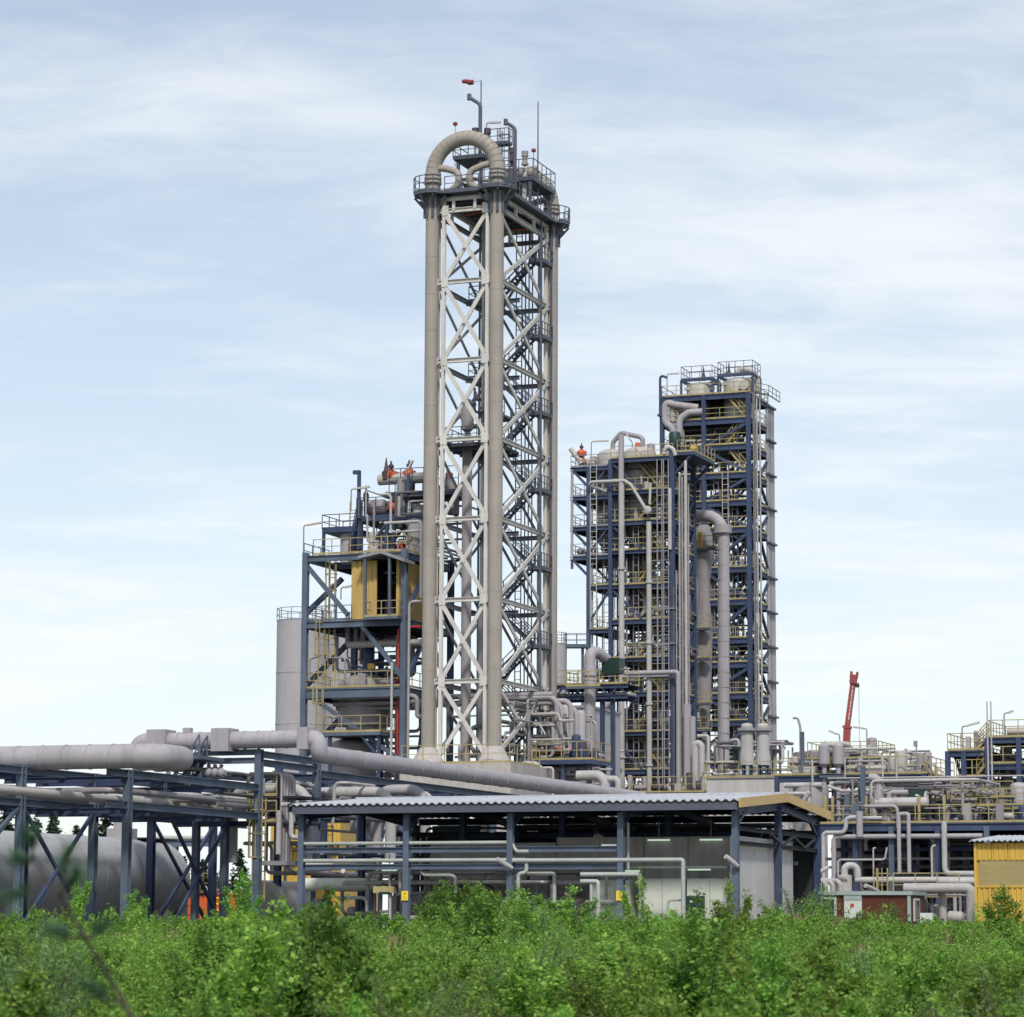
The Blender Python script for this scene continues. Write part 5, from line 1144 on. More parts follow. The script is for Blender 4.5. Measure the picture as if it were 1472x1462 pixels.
for k in range(12): MB().gbox(RK, aR_ - .25, aR_ + .25, bu0 + 9 + 3.2 * k, bu0 + 9.3 + 3.2 * k, lz + .19, lzp - .36).build('saddle', 'grey_steel', PL)
for b in (b1_,): 
    for u in (20, 95, 190): a = RK.au(u, b, 1090); MB().gbox(RK, a - .2, a + .2, b - .3, b + .3, kz1 - .02, p1z - .5).build('saddle', 'grey_steel', PL)
for a in (RK.au(-60, b1_), 3.3): column(RKT, RK, a, b1_, GROUND, kz1 - .3, .3, 'pale_blue_steel') if a < -1 else None
# pipes lying on the rack
def rp(P, r, m='grey_pipe', **k): return pipe(RKT, [RK.g(*p) for p in P], r, m, **k)
rp([(-1.0, -12, kz2 + .18), (-1.0, 24, kz2 + .18)], .2, 'grey_pipe', n=14); rp([(-2.0, -12, kz2 + .12), (-2.0, 26, kz2 + .12)], .14, 'steel_pipe'); rp([(.9, -14, kz2 + .22), (.9, 30, kz2 + .22)], .2, 'vessel_cream', n=14)
rp([(-2.8, 13, kz1 - .9), (1.9, 13, kz1 - .9), (1.9, rows[3.3][2] + 26, kz1 - .9)], .27, 'pale_pipe', n=16); rp([(-2.6, 4, kz2 + .5), (2.6, 4, kz2 + .5), (2.6, 22, kz2 + .5), (2.6, 22, kz2 + 1.4), (2.6, 34, kz2 + 1.4)], .16, 'steel_pipe')
rp([(-1.4, 0, kz1 - .9), (-1.4, 9, kz1 - .9), (-1.4, 9, kz2 + .1)], .13, 'pale_pipe'); rp([(-.7, 0, kz1 - 1.0), (-.7, 9.5, kz1 - 1.0), (-.7, 9.5, kz2 + .1)], .13, 'grey_pipe'); rp([(-2.4, -12, kz1 + .1), (-2.4, 18, kz1 + .1)], .16, 'steel_pipe')
# bundle of thin pipes turning down beside the tall post
for k, u in enumerate((405, 409, 413, 417, 422)):
    P = RK.path([(u - 46, 1112 + k * .8), (u, 1112 + k * .8), (u, 1206 if k == 4 else 1245)], bu0 + 1.0 + .2 * k); pipe(RKT, P, .07 if k < 4 else .13, 'steel_pipe' if k % 2 else 'grey_pipe')
pipe(RKT, RK.path([(405, 1157), (416, 1157), (419, 1160), (419, 1204), (430, 1205)], bu0 + .6), .13, 'pale_pipe'); pipe(RKT, RK.path([(401, 1165), (401, 1228)], bu0 + .6), .14, 'pale_pipe')
for k, u in enumerate((507, 513, 521)): pipe(RKT, RK.path([(u, 1128), (u, 1196)], bu0 + 12), .13, 'grey_pipe')
pipe(RKT, RK.path([(440, 1240), (440, 1140), (562, 1140), (562, 1240)], bu0 + 10), .3, 'pale_pipe', n=16); pipe(RKT, RK.path([(540, 1236), (540, 1136), (612, 1135), (612, 1240)], bu0 + 14), .3, 'grey_pipe', n=16); pipe(RKT, RK.path([(333, 1240), (333, 1135), (442, 1139), (442, 1240)], bu0 + 4), .3, 'pale_pipe', n=16)
# yellow caged ladder, small platforms
ladder(RKT, RK.w(371, 1295, bu0 + .7), RK.w(371, 1148, bu0 + .7).z, E1, -E2, .7, 'yellow_rail', True)
for v in (1146, 1183): zp = RK.zv(2, bu0 + 2, v); gdeck(RKT, RK, RK.au(358, bu0 + 1), RK.au(432, bu0 + 1), bu0 + 1.0, bu0 + 3.6, zp, 'dark_deck', .12); grail(RKT, RK, [(RK.au(358, bu0 + 1), bu0 + 1), (RK.au(400, bu0 + 1), bu0 + 1)], zp)
zp = RK.zv(3, bu0 + 1, 1238); gdeck(RKT, RK, RK.au(380, bu0 + .6), RK.au(418, bu0 + .6), bu0 + .4, bu0 + 3.6, zp, 'grey_steel', .22)
# stairs over the rack
for k in (0, 1): stair(RKT, RK.w(253 + k * 18, 1122, 13.2 + k * 1.6), RK.w(274 + k * 18, 1087, 13.2 + k * 1.6), .9, E2, 'pale_blue_steel', 9, rails=(k == 1))
zp = RK.zv(0, 14, 1089); gdeck(RKT, RK, RK.au(262, 14), RK.au(306, 14), 12.6, 15.4, zp, 'pale_blue_steel', .18)
random_pipes(RKT, RK, (-2.5, 2.8), (12, 24), (kz2 + .3, kz1 + .6), 24, 66, ('steel_pipe', 'grey_pipe', 'pale_pipe', 'dark_pipe'), (.05, .13))
random_pipes(RKT, RK, (.5, 6), (bu0 + 2, bu0 + 22), (GROUND + 3.2, lz - .5), 40, 67, ('steel_pipe', 'grey_pipe', 'blue_steel', 'dark_pipe', 'pale_pipe'), (.05, .15))
for k in range(3): valve(RKT, RK.w(300 + 9 * k, 1111, 14), .24, 'grey_steel', 'valve_dark')

# large horizontal storage tank
HT = Site(100, 1250, 152)
T = thing('storage_tank', 'large grey horizontal storage tank with domed end behind the left rack', 'tank', HT.g(0, 4, GROUND))
rT = 2.25; zc = HT.zv(0, 0, 1200) - rT
bE = HT.bu(218, 0, 1250)
hdrum(T, HT.g(0, -16, zc), HT.g(0, bE, zc), rT, 'tank_grey', .62, 'shell', 48)
seams(T, HT.g(0, 0, zc), rT, [-12, -8, -4, 0, 4, 8, bE - .1], 'tank_grey', 48, E2, .04)
for b in (-9, -1, bE - 2): MB().gbox(HT, -1.9, 1.9, b - .3, b + .3, GROUND, zc - rT * .55).build('saddle', 'concrete', T)
cz = HT.zv(0, HT.bu(178), 1138); bc = HT.bu(180)
MB().lathe(HT.g(0, bc, zc + rT - .15), [(.62, 0), (.62, .55), (.45, .6), (.45, cz - zc - rT + .2)], 20).build('dome_pipe', 'grey_pipe', T)
MB().gbox(HT, -.6, .6, bc - .6, bc + .6, zc + rT - .1, zc + rT + .5).build('manway_box', 'grey_pipe', T)
gdeck(T, HT, -.9, 1.0, bc + .6, bE + 1, zc + rT + .05, 'dark_deck', .08)
pipe(T, [HT.g(0, -14.5, zc + rT - .1), HT.g(0, -14.5, zc + rT + 1.2), HT.g(0, -12, zc + rT + 2.6), HT.g(1.0, -10, zc + rT + 2.6)], .5, 'grey_pipe', n=18)
ladder(T, HT.g(1.5, bE + 1.6, GROUND), zc + .6, E2, E1, .6, 'yellow_rail', True); zp = zc - .6; gdeck(T, HT, -.5, 2.4, bE + 1.5, bE + 3.2, zp, 'dark_deck', .1); grail(T, HT, [(2.4, bE + 1.5), (2.4, bE + 3.2), (-.5, bE + 3.2)], zp)
gear(T, HT, (1.2, 2.4), (bE - 2, bE + 2), GROUND, 5, 71, ('vessel_grey', 'dark_pipe'))
# thin pipe bridge behind
T = thing('pipe_bridge', 'low grey-green pipe bridge on two posts behind the orange container', 'pipe rack', at(290, 1310, 178))
p, q = at(225, 1212, 178), at(330, 1212, 178); q.z = p.z
MB().ibeam(p, q, .25, .4).build('beam', 'pale_blue_steel', T); MB().tube([p + Z3 * .32, q + Z3 * .32], .14, 10).build('pipe', 'pale_pipe', T)
for f in (.26, .92): c = p.lerp(q, f); MB().ibeam(Vector((c.x, c.y, GROUND)), c - Z3 * .2, .3, .3).build('post', 'pale_blue_steel', T)
# freight container
CN = Site(258, 1300, 172)
T = thing('freight_container', 'orange freight container with big yellow letters behind the left rack', 'container', CN.g(4, 1, GROUND))
L_ = CN.au(372); zt_ = CN.zv(0, 0, 1283.5)
MB().gbox(CN, 0, L_, .06, 2.4, GROUND, zt_ - .02).build('body', 'container_orange', T)
MB().corrugated(CN.g(0.08, .05, GROUND + .12), E1, Z3, -E2, L_ - .16, zt_ - GROUND - .2, .28, .045, .04).build('side_wall', 'container_orange', T)
for z in (GROUND + .06, zt_ - .05): MB().beam(CN.g(0, -.02, z), CN.g(L_, -.02, z), .12, .14).build('rail', 'container_orange', T)
for a in (.05, L_ - .05): MB().beam(CN.g(a, -.02, GROUND), CN.g(a, -.02, zt_), .14, .12).build('corner_post', 'container_orange', T)
zl_ = CN.zv(0, 0, 1309)
for s_, u in (('C', 267), ('L', 285), ('E', 317)): lettering(T, s_, 1.15, CN.g(CN.au(u), -.012, zl_), E1, 'letter_yellow', depth=.006)
# small pale drum under the low platform
DT = Site(378, 1280, 158)
T = thing('drum_tank', 'pale round drum tank under the low platform behind the rack', 'tank', DT.g(0, 2, GROUND))
hdrum(T, DT.g(0, -.5, GROUND + 1.75), DT.g(0, 5, GROUND + 1.75), 1.12, 'vessel_cream', .35, 'shell', 32); MB().gbox(DT, -.9, .9, .5, .9, GROUND, GROUND + .9).build('saddle', 'concrete', T); MB().gbox(DT, -.9, .9, 3.5, 3.9, GROUND, GROUND + .9).build('saddle', 'concrete', T)
# yellow sheet building far behind the shed left end
YB = Site(388, 1230, 186)
T = thing('yellow_building', 'yellow sheet-clad building seen through the left end of the shed', 'building', YB.g(2.5, 3, GROUND))
a1 = YB.au(492); zt_ = YB.zv(0, 0, 1166); n = 6
for k in range(n): MB().corrugated(YB.g(a1 * k / n + .01, 0, GROUND), E1, Z3, -E2, a1 / n - .02, zt_ - GROUND, .4, .05, .06).build('wall_sheet', 'bright_yellow', T)
MB().gbox(YB, .05, a1, .07, 6, GROUND, zt_).build('core', 'yellow_cladding', T); MB().gbox(YB, -.3, a1 + .3, -.3, 6.3, zt_, zt_ + .25).build('roof', 'roof_sheet', T)
rail(T, [YB.g(1.5, -1.2, YB.zv(0, 0, 1215)), YB.g(a1, -1.2, YB.zv(0, 0, 1215))], 'dark_deck'); gdeck(T, YB, 1.5, a1, -1.2, -.1, YB.zv(0, 0, 1215), 'dark_deck')
for a in (1.6, a1 - .2): MB().beam(YB.g(a, -1.1, GROUND), YB.g(a, -1.1, YB.zv(0, 0, 1216)), .14, .14).build('post', 'blue_steel', T)
# ------------------------------------------------------------------ ground between the towers
MD = Site(848, 1050, 215)
MDT = thing('standpipe', 'fat grey standpipe with bent top right of the tallest tower', 'pipe', MD.g(0, 0, GROUND))
pipe(MDT, [MD.g(0, 0, GROUND), MD.w(848, 940, 0), MD.w(856, 936, .6), MD.w(872, 948, 1.8)], .42, 'grey_pipe', 1.0, 24, 'pipe_run')
seams(MDT, MD.g(0, 0, 0), .42, [MD.zv(0, 0, v) for v in (1090, 1062, 1034, 1006, 978)], 'grey_pipe', 24, t=.03)
MB().ring(MD.g(0, 0, MD.zv(0, 0, 966)), .38, .52, -.3, .3, 24).build('collar', 'grey_pipe', MDT)
T = thing('motor_box', 'dark green motor housing on brackets beside the bent standpipe', 'motor', MD.w(881, 960, 2))
MB().obox(MD.w(881, 958, 2), E1 * .68, E2 * .6, Z3 * .58).build('case', 'motor_green', T)
for k in range(7): MB().obox(MD.w(881, 958, 2) + E1 * (-.6 + .2 * k) - E2 * .62, E1 * .03, E2 * .03, Z3 * .5).build('fin', 'motor_green', T)
p = MD.w(881, 972, 2); MB().beam(Vector((p.x, p.y, GROUND)), p, .3, .3).build('stand', 'blue_steel', T)
PB = thing('pipe_bridge', 'dark blue trussed pipe bridge with yellow railings beside the standpipe', 'footbridge', MD.w(830, 1000, 1.5))
zb0, zb1 = MD.zv(0, 2, 986), MD.zv(0, 2, 1003)
a0, a1 = MD.au(800, 2), MD.au(905, 2)
for b in (1.6, 4.2):
    for z in (zb0 - .1, zb1): girder(PB, MD.g(a0, b, z), MD.g(a1, b, z), .28, .2)
    n = 8
    for k in range(n): brace(PB, MD.g(a0 + (a1 - a0) * k / n, b, zb0 if k % 2 else zb1), MD.g(a0 + (a1 - a0) * (k + 1) / n, b, zb1 if k % 2 else zb0), .12)
gdeck(PB, MD, a0, a1, 1.5, 4.3, zb0 + .08); grail(PB, MD, [(a0, 1.55), (a1, 1.55)], zb0 + .08, sp=1.0); grail(PB, MD, [(a0, 4.25), (a1, 4.25)], zb0 + .08, sp=1.0)
gdeck(PB, MD, -1.4, 1.2, -1.3, -.8, zb0 - .3, 'pale_blue_steel', .15); grail(PB, MD, [(-1.4, 1.2), (-1.4, -1.3), (1.2, -1.3)], zb0 - .3, sp=.9)
for a in (a0 + .5, MD.au(866, 2)): column(PB, MD, a, 2, GROUND, zb1, .3)
for k in range(3): pipe(PB, [MD.g(a0, 2.2 + .6 * k, zb1 + .25), MD.g(a1, 2.2 + .6 * k, zb1 + .25)], .14, ('pale_pipe', 'grey_pipe', 'steel_pipe')[k])
# hairpin pipes and valve platform
HP = thing('valve_platform', 'platform with yellow railing, hairpin pipes and orange valves right of the tower foot', 'platform', MD.g(-2.5, -4, GROUND))
HB = -6.0; hz = MD.zv(-2, HB, 1093)
h0, h1 = MD.au(764, HB), MD.au(851, HB)
gdeck(HP, MD, h0, h1, HB, HB + 4, hz, 'blue_steel', .3); grail(HP, MD, [(h0, HB + 4), (h0, HB), (h1, HB), (h1, HB + 4)], hz, sp=1.1, h=1.3)
for a in (h0 + .3, (h0 + h1) / 2, h1 - .3): column(HP, MD, a, HB + .4, GROUND, hz - .3, .26); column(HP, MD, a, HB + 3.5, GROUND, hz - .3, .26)
for k, (u, v) in enumerate(((800.5, 1004), (807.5, 1012), (821, 1008), (829, 1018))):
    pipe(HP, MD.path([(722 if k < 2 else 790, v + (0 if k < 2 else 0)), (u, v), (u, 1082)], HB + 2.0 + .2 * k), .2, 'grey_pipe', n=12); valve(HP, MD.w(u, 1078, HB + 2.0 + .2 * k), .3, 'orange_valve', 'valve_dark', Z3)
drum(HP, MD.g(MD.au(813.5, HB + 2.6), HB + 2.6, hz), .42, MD.zv(0, 0, 1022) - hz, 'vessel_cream', .7); drum(HP, MD.g(MD.au(833, HB + 3), HB + 3.2, hz), .38, MD.zv(0, 0, 1030) - hz, 'silo_grey', .7)
pipe(HP, MD.path([(600, 1003), (795, 1003)], HB + 2), .2, 'grey_pipe', n=12); pipe(HP, MD.path([(600, 1013), (800, 1012)], HB + 2.3), .24, 'grey_pipe', n=12)
pipe(HP, MD.path([(748, 1041), (775, 1041), (784, 1056)], HB + 1), .07, 'vessel_cream'); pipe(HP, MD.path([(722, 1044), (798, 1044)], HB + 1.4), .07, 'vessel_cream'); pipe(HP, MD.path([(760, 1110), (760, 1020)], HB + .8), .12, 'grey_steel')
gear(HP, MD, (h0 + .4, h1 - .4), (HB + .5, HB + 3.5), hz, 14, 81, ('orange_valve', 'steel_pipe', 'valve_dark', 'blue_steel', 'vessel_grey'))
random_pipes(HP, MD, (h0 - 2.0, h1 - 1), (HB + .5, HB + 4), (hz + .3, hz + 3.4), 30, 82, ('steel_pipe', 'grey_pipe', 'dark_pipe', 'vessel_cream'), (.05, .13))
random_pipes(HP, MD, (h0 - .5, h1 + 1), (HB - .2, HB + 4), (GROUND + 7, hz - .4), 26, 83, ('steel_pipe', 'grey_pipe', 'pale_pipe'), (.07, .2))
for P, r, m in (([(752, 1100), (770, 1101), (775, 1106), (775, 1180)], .3, 'pale_pipe'), ([(778, 1104), (793, 1104), (795, 1107), (795, 1170)], .1, 'pale_pipe'), ([(752, 1140), (752, 1106)], .24, 'pale_pipe'), ([(830, 1115), (862, 1117), (870, 1124), (870, 1180)], .36, 'pale_pipe'), ([(868, 1120), (886, 1121), (889, 1126), (889, 1180)], .24, 'pale_pipe')):
    pipe(HP, MD.path(P, HB - .6), r, m, n=16)
for v in (1122, 1127, 1132, 1138): hdrum(HP, MD.w(840, v, HB + 1), MD.w(866, v, HB + 1), .12, 'grey_pipe', .3, 'cooler_tube', 10)
MB().obox(MD.w(752, 1093, HB - .6), E1 * .14, E2 * .14, Z3 * .45).build('control_head', 'blue_steel', HP)
CH = thing('clad_hall', 'pale grey ribbed metal hall behind the valve platform', 'building', at(842, 1200, 236))
cs = Site(818, 1060, 236); ca = cs.au(846); zt_ = cs.zv(0, 0, 1018)
for k in range(5): MB().corrugated(cs.g(ca * k / 5 + .01, 0, GROUND), E1, Z3, -E2, ca / 5 - .02, zt_ - GROUND, .5, .05, .06).build('wall_sheet', 'silo_grey', CH)
MB().gbox(cs, .02, ca - .02, .1, 8, GROUND, zt_ - .02).build('core', 'silo_grey', CH); MB().gbox(cs, -.1, ca + .1, -.15, 8.1, zt_, zt_ + .2).build('roof', 'grey_steel', CH)

# pipes at the foot of the middle tower
MF = thing('low_platform', 'yellow railed platform and pipes behind the shed roof at the middle tower foot', 'platform', MT.g(mA[1], -5, GROUND))
fz = MT.zv(-3, -5, 1140); f0, f1 = MT.au(858, -5), MT.au(1012, -5)
gdeck(MF, MT, f0, f1, -5, -1.0, fz, 'dark_deck', .15); grail(MF, MT, [(f0, -5), (f1, -5)], fz, sp=.8, h=1.4)
for k in range(5): column(MF, MT, f0 + .3 + (f1 - f0 - .6) * k / 4, -4.7, GROUND, fz - .15, .3); column(MF, MT, f0 + .3 + (f1 - f0 - .6) * k / 4, -1.3, GROUND, fz - .15, .3)
for P, r, m in (([(864, 1142), (864, 1083), (866, 1080), (897, 1084)], .13, 'pale_pipe'), ([(882, 1142), (882, 1046), (886, 1038)], .42, 'vessel_cream'), ([(865, 1075), (865, 1020), (871, 1015), (887, 1002)], .3, 'grey_pipe'), ([(1000, 1142), (1000, 1070), (1004, 1068), (1009, 1072), (1009, 1142)], .3, 'pale_pipe'), ([(1003, 1058), (1016, 1058), (1018, 1060), (1018, 1118), (1075, 1118), (1076, 1095), (1085, 1095)], .16, 'pale_pipe'), ([(1012, 1123), (1046, 1121), (1050, 1130), (1040, 1140)], .22, 'pale_pipe'), ([(1082, 1101), (1090, 1101), (1091, 1120)], .18, 'pale_pipe'), ([(1050, 1065), (1062, 1062), (1063, 1074)], .15, 'grey_pipe')):
    pipe(MF, MT.path(P, -2.2), r, m, n=14)
brace(MF, MT.w(958, 1140, -3), MT.w(989, 1131, -3), .3, 'vessel_cream', 'lagged_pipe')
drum(MF, MT.g(MT.au(1066, -4), -4.2, fz - 1.2), .95, 2.0, 'vessel_cream', .1); hdrum(MF, MT.w(1080, 1134, -4), MT.w(1102, 1135, -4), .32, 'pale_pipe')
MB().obox(MT.w(1060, 1080, -1), E1 * .35, E2 * .4, Z3 * .7).build('motor', 'motor_green', MF)
gear(MF, MT, (f0 + .5, f1 - .5), (-4.5, -1.5), fz, 18, 85); random_pipes(MF, MT, (f1 - 1, f1 + 7), (-4, 2), (fz + .2, fz + 4.5), 34, 86)
for u, lab in ((1074, 'white vertical exhaust stack with flared cap, left of the pair'), (1097, 'white vertical exhaust stack with flared cap, right of the pair')):
    s = Site(u, 1080, 250); T = thing('exhaust_stack', lab, 'stack', s.g(0, 0, GROUND), 'white exhaust stacks')
    z = s.zv(0, 0, 1100)
    MB().lathe(s.g(0, 0, z), [(.62, 0), (.62, .3), (.58, 1.0), (.54, 1.4), (.54, 2.8)], 20).build('barrel', 'pale_pipe', T)
    MB().lathe(s.g(0, 0, z + 2.8), [(.55, 0), (.85, .12), (.85, .35), (.55, .4)], 20).build('cap_ring', 'grey_steel', T); MB().lathe(s.g(0, 0, z + 3.25), [(.5, -.1), (.52, .1), (.4, .28), (.1, .36)], 16).build('cap', 'vessel_cream', T)
    for t in range(4): MB().beam(s.g(.45 * math.cos(t * 1.57 + .8), .45 * math.sin(t * 1.57 + .8), GROUND), s.g(.45 * math.cos(t * 1.57 + .8), .45 * math.sin(t * 1.57 + .8), z + .02), .14, .14).build('leg', 'blue_steel', T)
s = Site(1060, 1130, 232); T = thing('plant_room', 'pale rendered box building just behind the tan gable', 'building', s.g(0, 0, GROUND)); a1 = s.au(1132); a0 = s.au(1015)
MB().gbox(s, a0, a1, 0, 6, GROUND, s.zv(0, 0, 1119)).build('wall', 'panel_concrete', T); MB().gbox(s, a0 - .1, a1 + .1, -.1, 6.1, s.zv(0, 0, 1119), s.zv(0, 0, 1117.5)).build('roof', 'grey_steel', T); rail(T, [s.g(a0, -.05, s.zv(0, 0, 1117.4)), s.g(a1, -.05, s.zv(0, 0, 1117.4))], 'yellow_rail', 1.2, 1.4)

# ------------------------------------------------------------------ low process area on the right
RA = Site(1279, 1200, 196)
RAT = thing('process_deck', 'low blue process deck with yellow railings and many pipes at the right', 'plant unit', RA.g(4, 6, GROUND))
dz_ = RA.zv(0, 0, 1184); q0, q1 = RA.au(1176), RA.au(1560); QD = 13.0
colu = [1176, 1228, 1279, 1345, 1415, 1490]
for k, u in enumerate(colu):
    for b in (0, QD / 2, QD): column(RAT, RA, RA.au(u), b, GROUND, dz_ - .2, .36, 'pale_blue_steel' if b == 0 and u in (1279, 1415) else 'blue_steel')
for b in (0, QD / 2, QD): girder(RAT, RA.g(q0, b, dz_ - .25), RA.g(q1, b, dz_ - .25), .5, .26)
for u in colu: girder(RAT, RA.g(RA.au(u), 0, dz_ - .25), RA.g(RA.au(u), QD, dz_ - .25), .4, .22)
for v in (1221, 1262): z = RA.zv(0, 3, v); girder(RAT, RA.g(q0, 3, z), RA.g(q1, 3, z), .26, .2); girder(RAT, RA.g(q0, QD - 1, z), RA.g(q1, QD - 1, z), .26, .2)
gdeck(RAT, RA, q0, q1, .1, QD, dz_ + .03); grail(RAT, RA, [(q0, QD), (q0, .1), (q1, .1)], dz_ + .03, sp=1.6, h=1.2)
for u in (1182, 1192, 1240, 1316, 1352): MB().beam(RA.g(RA.au(u), .6, dz_), RA.g(RA.au(u), .6, dz_ + 1.9), .16, .16).build('hose_post', 'yellow_rail', RAT)
stair(RAT, RA.w(1150, 1262, 1.0), RA.w(1176, 1184, 1.0), .9, E2); stair(RAT, RA.w(1160, 1232, 2.6), RA.w(1188, 1176, 2.6), .9, E2)
def ra(uv, r, m='pale_pipe', b=-.6, **k): return pipe(RAT, RA.path(uv, b), r, m, **k)
for uv, r, m, b in (
    ([(1184, 1265), (1184, 1200), (1187, 1197), (1212, 1196), (1216, 1190), (1217, 1178), (1222, 1175), (1236, 1175)], .17, 'pale_pipe', -.6),
    ([(1199, 1262), (1199, 1207), (1203, 1203), (1236, 1203), (1412, 1200)], .2, 'grey_pipe', -.4), ([(1236, 1203), (1236, 1166)], .27, 'grey_pipe', -.7),
    ([(1293, 1255), (1293, 1172), (1295, 1170), (1304, 1170), (1306, 1172), (1306, 1255)], .16, 'grey_pipe', -1.0), ([(1357, 1180), (1357, 1250), (1362, 1256), (1400, 1258)], .22, 'pale_pipe', -1.0),
    ([(1240, 1176), (1268, 1175)], .15, 'pale_pipe', -.3), ([(1243, 1159), (1290, 1159), (1291, 1190)], .13, 'grey_pipe', -.2), ([(1205, 1265), (1205, 1236), (1272, 1235), (1275, 1218)], .08, 'pale_pipe', -1.2),
    ([(1256, 1275), (1256, 1219), (1259, 1219)], .06, 'pale_pipe', -1.3), ([(1340, 1270), (1340, 1217), (1345, 1215)], .08, 'pale_pipe', -1.2), ([(1150, 1235), (1400, 1234)], .12, 'steel_pipe', 2.0), ([(1150, 1247), (1400, 1246)], .1, 'steel_pipe', 4.0),
    ([(1230, 1265), (1300, 1266), (1400, 1265)], .24, 'vessel_cream', -2.0), ([(1350, 1267), (1404, 1266), (1406, 1275), (1406, 1330)], .25, 'pale_pipe', -2.5)):
    pipe(RAT, RA.path(uv, b), r * .85, m, n=12)
random_pipes(RAT, RA, (q0, q1), (1.5, QD - 1), (GROUND + .5, dz_ - .8), 85, 91, ('steel_pipe', 'dark_pipe', 'grey_pipe', 'pale_pipe', 'blue_steel'), (.06, .18))
random_pipes(RAT, RA, (q0, RA.au(1400)), (1, QD - 2), (dz_ + .3, dz_ + 3.0), 95, 92, ('steel_pipe', 'grey_pipe', 'pale_pipe', 'dark_pipe', 'dark_pipe'), (.04, .11))
gear(RAT, RA, (q0 + .5, q1 - .5), (1, QD - 1), dz_ + .03, 46, 93, ('vessel_grey', 'vessel_cream', 'steel_pipe', 'blue_steel', 'motor_green', 'grey_pipe'))
for u, r, v0, v1, b, m in ((1164, 1.25, 1200, 1134, 5, 'vessel_grey'), (1250, .95, 1200, 1135, 6, 'vessel_grey'), (1228, .5, 1184, 1150, 3, 'vessel_cream'), (1278, .7, 1184, 1140, 5, 'vessel_grey'), (1296, .5, 1184, 1148, 2.5, 'vessel_grey'), (1335, .6, 1184, 1140, 7, 'vessel_cream'), (1300, .9, 1320, 1205, 6, 'dim_concrete'), (1220, 1.2, 1320, 1200, 8, 'dim_concrete'), (1370, 1.1, 1320, 1205, 8, 'vessel_grey')):
    a = RA.au(u, b); z0 = max(RA.zv(a, b, v0), GROUND); drum(RAT, RA.g(a, b, z0), r, RA.zv(a, b, v1) - z0, m, .25)
for k in range(12):
    a = q0 + 1 + (q1 - q0 - 2) * k / 11; drum(RAT, RA.g(a, 8.5 + 2.5 * (k % 2), GROUND), 1.05 + .2 * (k % 3), dz_ - GROUND - 1.2 - .5 * (k % 2), 'shaded_vessel', .2)
    MB().gbox(RA, a - 1.2, a + 1.2, QD - .3, QD - .15, GROUND + .3, dz_ - .7).build('added_dark_screen', 'shaded_vessel', RAT)  # screen added at the back to darken the space under the deck
hdrum(RAT, RA.w(1259, 1154, 1.0), RA.w(1333, 1153, 1.0), .34, 'pale_pipe', .3, 'heat_exchanger', 20)
MB().obox(RA.w(1318, 1143, 1.6), E1 * .5, E2 * .3, Z3 * .32).build('motor', 'motor_green', RAT); MB().obox(RA.w(1318, 1143, 1.28), E1 * .1, E2 * .02, Z3 * .06).build('motor_plate', 'cabin_white', RAT)
for P, r, m, b in (([(1262, 1135), (1262, 1152)], .36, 'grey_pipe', 1.0), ([(1250, 1118), (1258, 1117), (1264, 1124), (1264, 1150)], .34, 'grey_pipe', 1.4), ([(1264, 1122), (1285, 1128), (1320, 1133)], .2, 'steel_pipe', 2.0), ([(1278, 1150), (1278, 1142), (1282, 1139), (1305, 1139)], .2, 'grey_pipe', 1.0), ([(1128, 1129), (1182, 1128)], .22, 'pale_pipe', 4.0), ([(1193, 1127), (1256, 1125)], .2, 'pale_pipe', 3.0), ([(1190, 1130), (1210, 1137), (1236, 1138)], .14, 'pale_pipe', 2.0), ([(1242, 1133), (1250, 1138), (1268, 1137), (1280, 1134), (1300, 1135)], .14, 'pale_pipe', 1.5), ([(1145, 1165), (1163, 1140), (1160, 1140)], .2, 'grey_pipe', 2), ([(1130, 1141), (1163, 1140), (1163, 1160)], .16, 'pale_pipe', 3.5), ([(1190, 1119), (1250, 1121), (1472, 1119)], .06, 'vessel_cream', 2.0), ([(1168, 1127), (1168, 1092)], .08, 'pale_pipe', 3.0), ([(1215, 1120), (1215, 1090)], .06, 'pale_pipe', 3.0), ([(1269, 1120), (1269, 1086)], .08, 'pale_pipe', 3.0), ([(1289, 1120), (1289, 1090)], .08, 'pale_pipe', 3.0)):
    pipe(RAT, RA.path(P, b), r * .85, m, n=12)
for u, v0, v1 in ((1239, 1185, 1100), (1216, 1185, 1140)): column(RAT, RA, RA.au(u, .5), .5, RA.zv(0, .5, v0), RA.zv(0, .5, v1), .3, 'pale_blue_steel')
MB().obox(RA.w(1231, 1164, .2), E1 * .22, E2 * .2, Z3 * .4).build('control_head', 'pale_blue_steel', RAT)
for k in range(7):   # short railed catwalks threading through the pipework
    b = 2.5 + 1.3 * k; a0 = q0 + 1.5 + (k * 5.3) % (q1 - q0 - 8); z = dz_ + .9 + .35 * (k % 4)
    gdeck(RAT, RA, a0, a0 + 4.5, b, b + .8, z, 'dark_deck', .08, 'catwalk'); grail(RAT, RA, [(a0, b), (a0 + 4.5, b)], z, sp=1.0)
    for a in (a0 + .1, a0 + 4.4): MB().beam(RA.g(a, b + .4, dz_), RA.g(a, b + .4, z - .08), .12, .12).build('catwalk_post', 'blue_steel', RAT)
